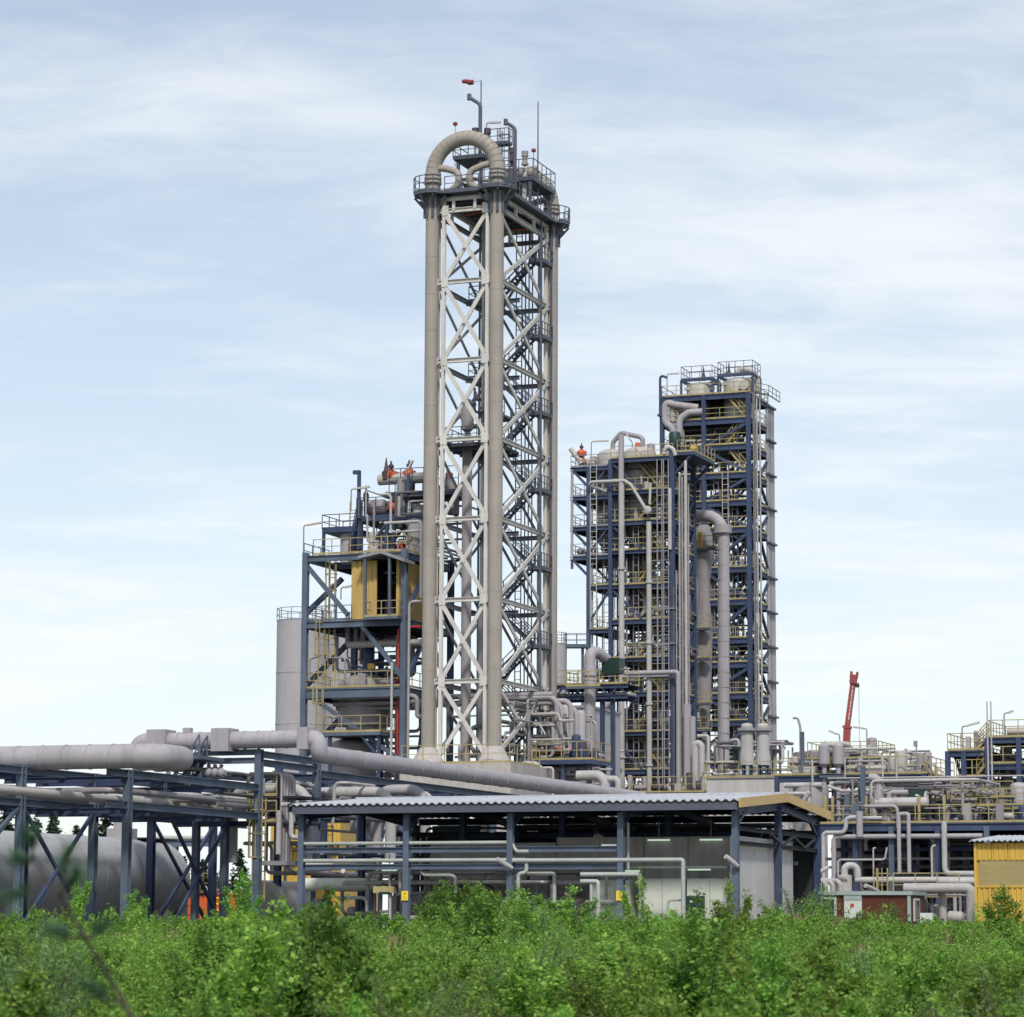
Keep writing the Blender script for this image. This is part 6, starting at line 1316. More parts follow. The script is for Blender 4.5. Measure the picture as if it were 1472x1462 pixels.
# upper decks behind
RB = Site(1240, 1110, 212)
RBT = thing('upper_deck', 'raised yellow railed deck with twin vertical columns behind the right process deck', 'platform', RB.g(0, 3, GROUND))
u0, u1, uD = RB.au(1112), RB.au(1331), 9.0; z1_ = RB.zv(0, 0, 1114); z2_ = RB.zv(0, 2, 1091)
for a in (u0 + .2, u0 + 3.6, RB.au(1200), RB.au(1262), u1 - .2):
    for b in (0, uD): column(RBT, RB, a, b, GROUND, z1_, .32)
for b in (0, uD): girder(RBT, RB.g(u0, b, z1_ - .25), RB.g(u1, b, z1_ - .25), .45, .26)
gdeck(RBT, RB, u0, u1, 0, uD, z1_ + .04); grail(RBT, RB, [(u0, 0), (u1, 0), (u1, uD), (u0, uD)], z1_ + .04, sp=1.5, h=1.25)
v0_, v1_ = RB.au(1160, 2), RB.au(1262, 2)
for a in (v0_ + .2, RB.au(1225, 2), v1_ - .2):
    for b in (2, 7): column(RBT, RB, a, b, z1_, z2_, .26)
for b in (2, 7): girder(RBT, RB.g(v0_, b, z2_ - .15), RB.g(v1_, b, z2_ - .15), .3, .22)
gdeck(RBT, RB, v0_, v1_, 2, 7, z2_ + .04, 'dark_deck'); grail(RBT, RB, [(v0_, 7), (v0_, 2), (v1_, 2), (v1_, 7), (v0_, 7)], z2_ + .04, sp=1.3, h=1.25)
for u, vt in ((1184, 1068), (1204, 1068)):
    a = RB.au(u, -.6); zz0 = RB.zv(a, -.6, 1128)
    MB().lathe(RB.g(a, -.6, zz0), [(.18, 0), (.18, 1.2), (.42, 1.5), (.42, 2.8), (.22, 3.0), (.22, RB.zv(a, -.6, vt) - zz0)], 16).build('slim_column', 'grey_pipe', RBT); MB().tube([RB.g(a, -.6, GROUND), RB.g(a, -.6, zz0 + .1)], .18, 12).build('column_stem', 'grey_pipe', RBT)
for P, r in (([(1185, 1068), (1201, 1072)], .18), ([(1206, 1068), (1222, 1071)], .18), ([(1211, 1072), (1211, 1098)], .16)): pipe(RBT, RB.path(P, -.4) if 0 else [RB.w(*P[0], -.4), RB.w(*P[1], -.4)], r, 'pale_pipe')
girder(RBT, RB.w(1178, 1115, -.9), RB.w(1213, 1115, -.9), .3, .2, 'pale_blue_steel', 'clamp_beam')
drum(RBT, RB.g(RB.au(1163, 4), 4, z1_), 1.2, 1.9, 'vessel_grey', .1); drum(RBT, RB.g(RB.au(1252, 3), 3, z1_ + .6), .9, .8, 'vessel_cream', .3); hdrum(RBT, RB.w(1220, 1109, 1.5), RB.w(1285, 1109, 1.5), .5, 'vessel_cream'); hdrum(RBT, RB.w(1142, 1110, 1.0), RB.w(1172, 1110, 1.0), .45, 'vessel_cream')
for u, v0, v1, r, m in ((1294, 1114, 1082, .4, 'vessel_cream'), (1332, 1130, 1084, .3, 'grey_pipe'), (1142, 1108, 1088, .4, 'vessel_cream'), (1281, 1114, 1092, .25, 'grey_pipe')): drum(RBT, RB.g(RB.au(u, 1), 1, RB.zv(0, 1, v0)), r, RB.zv(0, 1, v1) - RB.zv(0, 1, v0), m, .3)
pipe(RBT, RB.path([(1151, 1092), (1151, 1046), (1147, 1032), (1140, 1031)], 0), .09, 'grey_pipe'); pipe(RBT, RB.path([(1153.5, 1100), (1153.5, 1052)], 0), .16, 'pale_blue_steel', name='davit_post')
gear(RBT, RB, (u0 + 1, u1 - 1), (.6, uD - 1), z1_ + .04, 22, 95, ('vessel_grey', 'vessel_cream', 'steel_pipe', 'grey_pipe')); random_pipes(RBT, RB, (u0 + .5, u1 - .5), (.4, uD - 1), (z1_ + .3, z1_ + 2.0), 26, 96, ('steel_pipe', 'grey_pipe', 'pale_pipe'), (.05, .12)); random_pipes(RBT, RB, (u0 + .5, u1 - .5), (-.4, uD - 1), (dz_, z1_ - .4), 60, 97)
gear(RBT, RB, (v0_ + .5, v1_ - .5), (2.4, 6.5), z2_ + .04, 9, 98, ('vessel_grey', 'vessel_cream', 'steel_pipe', 'dark_pipe'))
stair(RBT, RB.w(1358, 1134, 1.0), RB.w(1334, 1114, 1.0), .9, E2)
MB().obox(RB.w(1316, 1069, .5), E1 * .12, E2 * .12, Z3 * .2).build('instrument_head', 'vessel_grey', RBT); MB().tube([RB.w(1318, 1112, .5), RB.w(1317, 1071, .5)], .05, 6).build('instrument_pole', 'grey_steel', RBT)
lamp(RB.w(1207, 1072, 1), RB.w(1207, 1055, 1).z - RB.w(1207, 1072, 1).z, -E1, 'short tilted tube lamp above the twin columns', .45, .55)
lamp(RB.w(1246.5, 1090, 2), RB.w(1246.5, 1047, 2).z - RB.w(1246.5, 1090, 2).z, -E1, 'tube lamp on a pole right of the red crane boom', .15, .75)
# small tower at the right edge
RC = Site(1420, 1100, 205)
RCT = thing('process_tower', 'small open blue tower with yellow railings at the right edge', 'tower', RC.g(2, 3, GROUND))
c0 = RC.au(1361); c2 = RC.au(1530); cD = 6.5; zA, zB, zC, zD = RC.zv(0, 0, 1079), RC.zv(0, 0, 1061), RC.zv(0, 0, 1099), RC.zv(0, 0, 1117)
for a, zt_ in ((c0, zA), (RC.au(1384), zA), (0, zB), (RC.au(1463), zB), (c2, zB)):
    for b in (0, cD): column(RCT, RC, a, b, GROUND, zt_, .34)
for z, a0, a1 in ((zA, c0, 0), (zB, 0, c2), (zC, 0, c2), (zD, c0 + .6, 0)):
    for b in (0, cD): girder(RCT, RC.g(a0, b, z - .2), RC.g(a1, b, z - .2), .38, .24)
    girder(RCT, RC.g(a0, 0, z - .2), RC.g(a0, cD, z - .2), .3, .2)
    gdeck(RCT, RC, a0, a1, 0, cD, z + .04); grail(RCT, RC, [(a0, cD), (a0, 0), (a1, 0)], z + .04, sp=1.1, h=1.2); grail(RCT, RC, [(a0, cD), (a1, cD)], z + .04, sp=1.3, h=1.2)
brace(RCT, RC.w(1372, 1085, 2), RC.w(1381, 1113, 2), .2); stair(RCT, RC.w(1404, 1079, .5), RC.w(1420, 1061, .5), .8, E2); stair(RCT, RC.w(1406, 1114, .4), RC.w(1424, 1092, .4), .8, E2); stair(RCT, RC.w(1436, 1184, -1.4), RC.w(1418, 1152, -1.4), .9, E2); stair(RCT, RC.w(1410, 1168, -2), RC.w(1392, 1145, -2), .9, E2) 
drum(RCT, RC.g(RC.au(1445, 3), 3, GROUND + 8.2), .42, RC.zv(0, 3, 1071) - GROUND - 8.2, 'vessel_grey', .2)
MB().lathe(RC.w(1406, 1098, 2.5), [(.5, -.3), (.62, -.1), (.62, .35), (.3, .55)], 14).build('fan_head', 'valve_dark', RCT)
gear(RCT, RC, (c0 + .5, -.4), (.8, 5.5), zA + .04, 5, 131, ('vessel_cream', 'steel_pipe')); gear(RCT, RC, (c0 + .8, -.4), (.8, 5.5), zD + .04, 8, 132); gear(RCT, RC, (.4, c2), (.8, 5.5), zC + .04, 6, 133); gear(RCT, RC, (.4, c2), (.8, 5.5), zB + .04, 4, 134, ('vessel_cream', 'valve_dark'))
random_pipes(RCT, RC, (c0, c2), (.3, 6), (dz_ + .4, zC), 40, 135); random_pipes(RCT, RC, (.2, c2), (.3, 6), (zC, zB - .3), 8, 136)
# lower railed decks in front of the small tower
for v, ua, ub, b in ((1160, 1366, 1402, -1.6), (1158, 1408, 1530, -2.2), (1186, 1424, 1530, -4.0), (1146, 1362, 1405, .0)):
    z = RC.zv(0, b, v); a0, a1 = RC.au(ua, b), RC.au(ub, b); gdeck(RCT, RC, a0, a1, b, b + 1.5, z, 'blue_steel', .2); grail(RCT, RC, [(a0, b + 1.4), (a0, b), (a1, b)], z, sp=.6, h=1.2)
    for a in (a0 + .2, a1 - .2): column(RCT, RC, a, b + .3, GROUND, z - .2, .22, 'blue_steel')
for u, v0, v1, r, m in ((1368, 1160, 1132, .45, 'vessel_grey'), (1402, 1160, 1132, .4, 'silo_grey'), (1462, 1158, 1130, .6, 'silo_grey'), (1436, 1158, 1136, .3, 'vessel_grey'), (1356, 1160, 1138, .4, 'vessel_grey'), (1414, 1158, 1140, .3, 'vessel_cream')): z0 = RC.zv(0, -.6, v0); drum(RCT, RC.g(RC.au(u, -.6), -.6, z0), r, RC.zv(0, -.6, v1) - z0, m, .4)
MB().obox(RC.w(1405, 1137, -1.1), E1 * .17, E2 * .03, Z3 * .2).build('tag_plate', 'bright_yellow', RCT)
for u, lab in ((1422, 'thin white mast at the right edge, left of two'), (1427.5, 'thin white mast at the right edge, right of two')):
    T = thing('lightning_mast', lab, 'mast', RC.w(u, 1182, -2.6), 'thin white masts'); P = RC.path([(u, 1184), (u, 1008)], -2.6); MB().tube(P, [.07, .045], 8).build('rod', 'pale_pipe', T); MB().lathe(P[0], [(.2, 0), (.2, .1), (.08, .2)], 10).build('foot', 'grey_steel', T)
lamp(RC.w(1383.5, 1078, .2), RC.w(1383.5, 1044, .2).z - RC.w(1383.5, 1078, .2).z, E1, 'long tilted tube lamp on the small right tower', .25, 1.0)
lamp(RC.w(1444, 1060, 1), RC.w(1444, 1025, 1).z - RC.w(1444, 1060, 1).z, E1, 'short tilted tube lamp high on the right-edge tower', .35, .4)
# mobile crane boom
KR = Site(1216, 1065, 330)
T = thing('mobile_crane', 'red telescopic crane boom rising behind the right process area', 'crane', KR.g(-1.8, 0, GROUND))
P0, P1, P2 = KR.w(1206, 1290, 0), KR.w(1218, 1045, 0), KR.w(1226.5, 980, 0); d = (P2 - P1).normalized(); sd = d.cross(-E2).normalized()
MB().beam(P0, P1, .72, .62, up=E2).build('boom_base', 'crane_red', T); MB().beam(P1 - d * .5, P2, .55, .5, up=E2).build('boom_section', 'crane_red', T)
MB().beam(P1 - d * .15, P1 + d * .12, .95, .75, up=E2).build('boom_collar', 'crane_red', T)
MB().obox(P2 + d * .3, sd * .35, E2 * .4, d * .5).build('boom_head', 'crane_red', T)
for s_ in (-1, 1): MB().obox(P2 + d * .8 + sd * (.34 * s_), sd * .08, E2 * .3, d * .35).build('sheave_plate', 'crane_red', T)
MB().lathe(P2 + sd * .5 * (1 if sd.x > 0 else -1) - d * .35 - E2 * .15, [(.26, 0), (.26, .3)], 12, E2).build('sheave', 'valve_dark', T)
for k in range(9): c = P2.lerp(P1, .12 + .085 * k); MB().obox(c - E2 * .256 + sd * .1 * (1 if sd.x > 0 else -1), sd * .05, E2 * .006, d * (.2 if k % 3 else .13)).build('letter_mark', 'cabin_white', T)
hx = P2 + Vector((.62, 0, 0)); MB().tube([hx, Vector((hx.x, hx.y, GROUND + 4))], .03, 5).build('hoist_rope', 'grey_steel', T)
cb = KR.g(-1.8, 0, GROUND); MB().obox(cb + Z3 * 1.4, E1 * 4.5, E2 * 1.3, Z3 * .5).build('carrier', 'crane_red', T); MB().obox(cb + Z3 * 2.6, E1 * 1.6, E2 * 1.2, Z3 * .7).build('superstructure', 'crane_red', T)
for x in (-3.4, -1.8, 1.8, 3.4):
    for y in (-1.2, 1.2): MB().lathe(cb + E1 * x + E2 * y + Z3 * .62, [(.6, -.2), (.62, 0), (.6, .2)], 16, E2).build('wheel', 'valve_dark', T)

# ------------------------------------------------------------------ cabin, yellow shed and pipe bend in front right
CA = Site(1182, 1320, 146)
CT = thing('site_cabin', 'brown-red site cabin with pale roof edge half hidden by bushes', 'cabin', CA.g(2.5, 1.4, GROUND))
w_ = CA.au(1305); zt_ = CA.zv(0, 0, 1283); cd = 3.0
def cab(u): return CA.au(u)
MB().gbox(CA, 0, w_, .06, cd, GROUND + .15, zt_ - .1).build('body', 'cabin_brown', CT)
MB().gbox(CA, -.12, w_ + .1, -.08, cd + .1, zt_ - .12, zt_ + .06).build('roof', 'cabin_trim', CT)
for a in (.0, cab(1301)): MB().gbox(CA, a - .03, a + .13, -.03, .1, GROUND + .1, zt_ - .13).build('corner_post', 'cabin_trim', CT)
MB().gbox(CA, cab(1210), cab(1235), -.02, .058, GROUND + .15, zt_ - .13).build('door', 'cabin_white', CT)
MB().gbox(CA, cab(1210), cab(1235), -.05, -.025, zt_ - .36, zt_ - .135).build('door_header', 'cabin_trim', CT)
MB().gbox(CA, cab(1219), cab(1224), -.03, -.022, CA.zv(0, 0, 1304), CA.zv(0, 0, 1299)).build('door_sign', 'ink_red', CT)
wf = MB().gbox(CA, cab(1178), cab(1199), -.03, .058, CA.zv(0, 0, 1331), CA.zv(0, 0, 1290)).build('window', 'cabin_white', CT); MB().gbox(CA, cab(1180), cab(1196), -.05, -.032, CA.zv(0, 0, 1328), CA.zv(0, 0, 1292.5)).build('pane', 'glass', wf)
b0, b1 = .5, 1.7
wf = MB().gbox(CA, w_ + .005, w_ + .06, b0, b1, CA.zv(0, 0, 1324), CA.zv(0, 0, 1291)).build('window', 'cabin_white', CT); MB().gbox(CA, w_ + .062, w_ + .075, b0 + .15, b1 - .15, CA.zv(0, 0, 1320), CA.zv(0, 0, 1294)).build('pane', 'glass', wf)
MB().gbox(CA, w_ + .5, w_ + 1.1, -.2, .3, GROUND, CA.zv(0, 0, 1312)).build('meter_box', 'cabin_white', CT)
YS = Site(1402, 1260, 140)
YT = thing('yellow_shed', 'bright yellow ribbed sheet shed with louvre panel at the right edge', 'shed', YS.g(3, 3, GROUND))
yw = YS.au(1540); zt_ = YS.zv(0, 0, 1212); n = 6
zl0, zl1 = YS.zv(0, 0, 1274), YS.zv(0, 0, 1237)
for k in range(n):
    a0, ww = yw * k / n + .01, yw / n - .02
    MB().corrugated(YS.g(a0, 0, zl1 + .02), E1, Z3, -E2, ww, zt_ - zl1 - .02, .27, .05, .05).build('wall_sheet', 'bright_yellow', YT)
    MB().corrugated(YS.g(a0, 0, GROUND), E1, Z3, -E2, ww, zl0 - GROUND - .02, .27, .05, .05).build('wall_sheet', 'bright_yellow', YT)
for k in range(22):
    z = zl0 + (zl1 - zl0) * (k + .5) / 22; MB().obox(YS.g(yw / 2 + .1, .02, z), E1 * (yw / 2 - .12), E2 * .03, Z3 * .023 + E2 * .006).build('louvre_blade', 'louvre', YT)
MB().gbox(YS, .02, yw - .02, .06, 6, GROUND, zt_).build('core', 'yellow_cladding', YT)
MB().gbox(YS, -.03, .1, -.09, .05, GROUND, zt_).build('corner_trim', 'bright_yellow', YT); MB().gbox(YS, .1, yw, -.08, .0, zl0 - .06, zl0 + .04).build('louvre_sill', 'bright_yellow', YT)
for k in range(n):
    p = YS.g(yw * k / n - .2, -.35, zt_ + .08); q = YS.g(yw * k / n - .2, 6.3, zt_ + .5); ey = (q - p).normalized(); MB().corrugated(p, E1, ey, E1.cross(ey), yw / n - .01, (q - p).length, .3, .08, .04, trap=False).build('roof_sheet', 'roof_sheet', YT)
# pipes and round stack beside the cabin
FP = Site(1310, 1300, 148)
FT2 = thing('pipe_manifold', 'pale pipes bending down to the ground between cabin and yellow shed', 'pipes', FP.g(1.5, 0, GROUND))
for P, r, m, b in (([(1300, 1277), (1392, 1277), (1396, 1281), (1396, 1340)], .26, 'pale_pipe', 0), ([(1356, 1340), (1356, 1284), (1350, 1282)], .2, 'vessel_cream', .6), ([(1340, 1340), (1340, 1290)], .1, 'dark_pipe', .4), ([(1332, 1340), (1332, 1292), (1320, 1290)], .1, 'steel_pipe', .8), ([(1140, 1266), (1170, 1267), (1178, 1270), (1178, 1300)], .14, 'pale_pipe', 3), ([(1150, 1266), (1182, 1267), (1187, 1271), (1187, 1300)], .14, 'pale_pipe', 3.3), ([(1160, 1266), (1190, 1267), (1197, 1271), (1197, 1300)], .14, 'pale_pipe', 3.6), ([(1165, 1266), (1202, 1267), (1208, 1271), (1208, 1300)], .14, 'pale_pipe', 3.9), ([(1300, 1287), (1402, 1287)], .06, 'steel_pipe', 1.0)):
    pipe(FT2, FP.path(P, b), r, m, n=14)
MB().obox(FP.w(1326, 1274, 0), E1 * .3, E2 * .2, Z3 * .1).build('junction_box', 'pale_pipe', FT2); gear(FT2, FP, (0, 2.6), (.4, 2), GROUND, 7, 141, ('motor_green', 'dark_pipe', 'vessel_cream', 'pale_blue_steel'))
hdrum(FT2, FP.w(1365, 1318, .2), FP.w(1382, 1319, .2), .3, 'vessel_cream')
KS = Site(1214, 1270, 165)
T = thing('vent_drum', 'pale drum with stencilled code and bent duct behind the cabin roof', 'drum', KS.g(0, 0, GROUND))
z = KS.zv(0, 0, 1259); MB().lathe(KS.g(0, 0, GROUND), [(.42, 0), (.42, z - GROUND), (.3, z - GROUND + .05)], 24).build('shell', 'vessel_cream', T)
pipe(T, [KS.g(0, 0, z), KS.g(0, 0, z + .55), KS.g(.65, .3, z + .6), KS.g(.68, .3, z - .1)], .2, 'pale_pipe', .35, 14); lettering(T, 'B20A', .26, KS.g(0, -.435, z - .32), E1, 'ink', depth=.01)
arm_lamp(at(1190, 1247, 160), at(1177, 1254, 159), 'pale angled arm lamp above the cabin left end'); arm_lamp(at(1262, 1281, 158), at(1244, 1273, 157), 'pale angled arm lamp lying low behind the cabin roof')
T = thing('step_ladder', 'yellow fixed ladder with cage hoops behind the cabin roof', 'ladder', at(1269, 1310, 160)); s = Site(1269, 1280, 160)
ladder(T, s.g(0, 0, GROUND), s.zv(0, 0, 1248), E1, -E2, .55, 'yellow_rail', True, 'ladder_frame', .35); rail(T, [s.g(.6, 0, s.zv(0, 0, 1290)), s.g(4.2, 0, s.zv(0, 0, 1290))], 'yellow_rail', 1.3, 1.1)
# ------------------------------------------------------------------ vegetation
def leaf_mat(name, c1, c2, trans=0.35, rough=0.5):
    m = bpy.data.materials.new(name); m.use_nodes = True; N, L = m.node_tree.nodes, m.node_tree.links
    bs = N['Principled BSDF']; out = N['Material Output']; g = N.new('ShaderNodeNewGeometry'); oi = N.new('ShaderNodeObjectInfo')
    mx = N.new('ShaderNodeMixRGB'); L.new(g.outputs['Random Per Island'], mx.inputs[0]); mx.inputs[1].default_value = (*c1, 1); mx.inputs[2].default_value = (*c2, 1)
    ns = N.new('ShaderNodeTexNoise'); ns.inputs['Scale'].default_value = 0.22; ns.inputs['Detail'].default_value = 3; L.new(g.outputs['Position'], ns.inputs['Vector'])
    hs = N.new('ShaderNodeHueSaturation'); L.new(mx.outputs[0], hs.inputs['Color'])
    a = N.new('ShaderNodeMapRange'); L.new(oi.outputs['Random'], a.inputs[0]); a.inputs[3].default_value = .8; a.inputs[4].default_value = 1.4
    b = N.new('ShaderNodeMapRange'); L.new(ns.outputs[0], b.inputs[0]); b.inputs[1].default_value = .3; b.inputs[2].default_value = .7; b.inputs[3].default_value = .72; b.inputs[4].default_value = 1.28
    ml = N.new('ShaderNodeMath'); ml.operation = 'MULTIPLY'; L.new(a.outputs[0], ml.inputs[0]); L.new(b.outputs[0], ml.inputs[1]); L.new(ml.outputs[0], hs.inputs['Value'])
    h = N.new('ShaderNodeMapRange'); L.new(oi.outputs['Random'], h.inputs[0]); h.inputs[3].default_value = .485; h.inputs[4].default_value = .515; L.new(h.outputs[0], hs.inputs['Hue'])
    L.new(hs.outputs[0], bs.inputs['Base Color']); bs.inputs['Roughness'].default_value = rough; bs.inputs['Specular IOR Level'].default_value = 0.35
    tr = N.new('ShaderNodeBsdfTranslucent'); L.new(hs.outputs[0], tr.inputs['Color']); ms = N.new('ShaderNodeMixShader'); ms.inputs[0].default_value = trans
    L.new(bs.outputs[0], ms.inputs[1]); L.new(tr.outputs[0], ms.inputs[2]); L.new(ms.outputs[0], out.inputs['Surface']); M[name] = m
leaf_mat('birch_leaf', (0.085, 0.19, 0.022), (0.31, 0.47, 0.085), .45)
leaf_mat('willow_leaf', (0.11, 0.20, 0.055), (0.27, 0.38, 0.14), .45)
leaf_mat('alder_leaf', (0.07, 0.17, 0.022), (0.22, 0.39, 0.065), .45)
leaf_mat('needle', (0.025, 0.07, 0.035), (0.06, 0.13, 0.06), .25)
leaf_mat('far_needle', (0.022, 0.045, 0.026), (0.05, 0.085, 0.045), .1)
leaf_mat('dry_grass', (0.20, 0.17, 0.075), (0.36, 0.29, 0.15), .3)
leaf_mat('green_grass', (0.06, 0.13, 0.02), (0.14, 0.22, 0.05), .35)

def np_mesh(name, V, F, m):
    me = bpy.data.meshes.new(name); V = np.asarray(V, np.float32); F = np.asarray(F, np.int32); k = F.shape[1]
    me.vertices.add(len(V)); me.vertices.foreach_set('co', V.ravel()); me.loops.add(F.size); me.loops.foreach_set('vertex_index', F.ravel())
    me.polygons.add(len(F)); me.polygons.foreach_set('loop_start', np.arange(0, F.size, k, dtype=np.int32)); me.update(calc_edges=True); me.materials.append(M[m]); return me
def leaves(P, size, rng, aspect=.62, up=.75, jit=.35):
    """one folded diamond per point"""
    n = len(P); d = rng.normal(size=(n, 3)); d[:, 2] *= .6; d /= np.linalg.norm(d, axis=1)[:, None]
    nn = rng.normal(size=(n, 3)); nn[:, 2] += up * 2; s = np.cross(d, nn); s /= np.linalg.norm(s, axis=1)[:, None] + 1e-9
    w = np.cross(s, d); sz = (size * rng.uniform(1 - jit, 1 + jit, n))[:, None]
    V = np.stack([P - d * sz * .5, P + s * sz * aspect * .5 + w * sz * .08, P + d * sz * .5, P - s * sz * aspect * .5 + w * sz * .08], 1).reshape(-1, 3)
    return V, np.arange(n * 4).reshape(n, 4)
def bush_points(rng, h, w, nstem, ntwig, per, loose=1.0):
    P = []; stems = []
    for _ in range(nstem):
        an = rng.uniform(0, 6.283); r = w * .5 * math.sqrt(rng.uniform(0.02, 1)); hh = h * rng.uniform(.6, 1) * (1 - .35 * (r / (w * .5)) ** 2)
        b = np.array([math.cos(an) * r * .25, math.sin(an) * r * .25, -.12]); e = np.array([math.cos(an) * r, math.sin(an) * r, hh]); mid = (b + e) / 2 + np.array([-math.cos(an) * r * .12, -math.sin(an) * r * .12, h * .06])
        stems.append((b, mid, e))
        for _k in range(ntwig):
            t = rng.uniform(.18, 1.0) ** .8; c = (1 - t) ** 2 * b + 2 * t * (1 - t) * mid + t * t * e
            d = rng.normal(size=3); d[2] = abs(d[2]) * .6 + .1; d /= np.linalg.norm(d); L = h * .24 * loose * rng.uniform(.4, 1) * (1.15 - .6 * t)
            k = rng.integers(max(2, per - 2), per + 3); s = rng.uniform(.1, 1, k)[:, None]
            P.append(c + d * L * s + rng.normal(size=(k, 3)) * h * .022)
    return np.concatenate(P), stems
def stem_mesh(name, stems, r):
    mb = MB()
    for b, m_, e in stems: mb.tube([b, m_, e], [r, r * .7, r * .25], 5)
    me = bpy.data.meshes.new(name); me.from_pydata(mb.v, [], mb.f); me.materials.append(M['bark']); return me
KINDS = []
for k, (h, w, ns, nt, per, lf, m, lo) in enumerate(((1.25, 1.5, 13, 36, 10, .050, 'birch_leaf', .95), (1.45, 1.2, 10, 40, 10, .046, 'birch_leaf', .9), (1.0, 1.5, 15, 32, 10, .038, 'alder_leaf', .95), (1.2, 1.4, 16, 36, 10, .036, 'willow_leaf', .85), (1.7, 1.1, 7, 46, 9, .052, 'birch_leaf', .8), (.85, 1.3, 14, 30, 10, .038, 'birch_leaf', 1.0), (1.35, 1.3, 11, 42, 10, .050, 'alder_leaf', .9))):
    rng = np.random.default_rng(50 + k); P, st = bush_points(rng, h, w, ns, nt, per, lo); V, F = leaves(P, lf, rng, .38 if m == 'willow_leaf' else .68)
    KINDS.append((np_mesh('foliage', V, F, m), stem_mesh('stems', st, .012), h, w))
def shrub(x, y, kind, scale, label, group=None, sz=1.0, sink=0.05, name='shrub', cat='shrub'):
    fo, stm, h, w = KINDS[kind]; z = ground_z(x, y) - sink
    T = thing(name, label, cat, (x, y, z), group); rot = random.uniform(0, 6.28)
    for nm, me in (('crown', fo), ('stems', stm)):
        o = bpy.data.objects.new(nm, me); COL.objects.link(o); o.parent = T
    T.rotation_euler = (random.uniform(-.06, .06), random.uniform(-.06, .06), rot); T.scale = (scale, scale, scale * sz)
    return T
# shrubs that stand out in the photograph: u, row of the top, distance, kind, width factor, label
for u, v, Y, k, wf, lab in (
    (1150, 1266, 106, 3, 1.5, 'grey-green round willow bush before the shed right corner post'), (1278, 1291, 104, 3, 1.35, 'pale willow bush covering the middle of the brown cabin'), (1444, 1274, 100, 6, 1.1, 'dark green bush before the yellow shed at the right edge'),
    (633, 1266, 96, 6, 1.2, 'dense bush just right of the left signed column'), (697, 1246, 92, 1, 1.0, 'tall bush under the dark gap left of the third shed column'), (735, 1260, 95, 4, 1.0, 'slim bush at the foot of the third shed column'), (784, 1266, 94, 0, 1.3, 'glossy bush right of the third shed column'), (828, 1284, 96, 2, 1.2, 'low bush before the black cabinet'),
    (930, 1228, 58, 4, .5, 'loose young birch before the cream housings, right of the signed column'), (1018, 1258, 56, 4, .9, 'loose young birch before the small green cabinet'), (1046, 1240, 60, 4, .6, 'thin young birch touching the right front shed column'), (1075, 1290, 62, 1, 1.0, 'young birch below the concrete end panels'),
    (350, 1252, 112, 6, .8, 'dark young tree between the two rack posts by the container'), (106, 1236, 104, 4, .7, 'thin birch before the grey storage tank'), (238, 1304, 100, 3, 1.0, 'bush below the domed tank end'), (190, 1268, 98, 4, 1.0, 'twiggy bush before the tank middle'),
    (1335, 1318, 100, 2, 1.2, 'low bush before the pipe bend right of the cabin'), (1235, 1322, 98, 6, 1.2, 'low bush before the white cabin door'), (520, 1296, 100, 1, 1.2, 'bush right of the white bloom by the shed left end'), (455, 1290, 104, 0, 1.0, 'bush at the foot of the left end shed column')):
    p = at(u, v, Y); h = KINDS[k][2]; gz = ground_z(p.x, Y) - .05; s = max(.5, (p.z - gz) / h)
    T = shrub(p.x, Y, k, s, lab); T.scale = (s * wf, s * wf, s)
# taller bushes along the plant edge, following the skyline of the scrub
EDGE = ((0, 1296), (120, 1285), (240, 1316), (330, 1322), (420, 1304), (470, 1285), (540, 1300), (600, 1290), (640, 1262), (700, 1256), (760, 1270), (850, 1306), (900, 1322), (935, 1285), (1000, 1290), (1050, 1268), (1090, 1310), (1150, 1290), (1210, 1326), (1290, 1312), (1340, 1330), (1420, 1310), (1472, 1296))
NEAR = ((250, 'the grey tank'), (430, 'the orange container and rack posts'), (600, 'the left end of the shed'), (870, 'the middle of the shed'), (1060, 'the cream housings'), (1200, 'the concrete end panels'), (1335, 'the brown cabin'), (1600, 'the yellow shed'))
re_ = random.Random(12)
for i in range(46):
    u = -30 + 1530 * (i + re_.random()) / 46; Y = re_.uniform(62, 98); vt = np.interp(u, [e[0] for e in EDGE], [e[1] for e in EDGE]) + abs(re_.gauss(0, 18)) + 6
    k = re_.choice((0, 1, 6, 6, 3, 4)); p = at(u, vt, Y); gz = ground_z(p.x, Y) - .05; s = min(2.0, max(.45, (p.z - gz) / KINDS[k][2]))
    where_ = next(n for lim, n in NEAR if u < lim); T = shrub(p.x, Y, k, s, ('bright birch', 'bright birch', '', 'grey-green willow', 'slim bright birch', '', 'dark alder')[k] + ' bush at the scrub edge before ' + where_, 'bushes along the scrub edge'); w_f = re_.uniform(.8, 1.2); T.scale = (s * w_f, s * w_f, s)
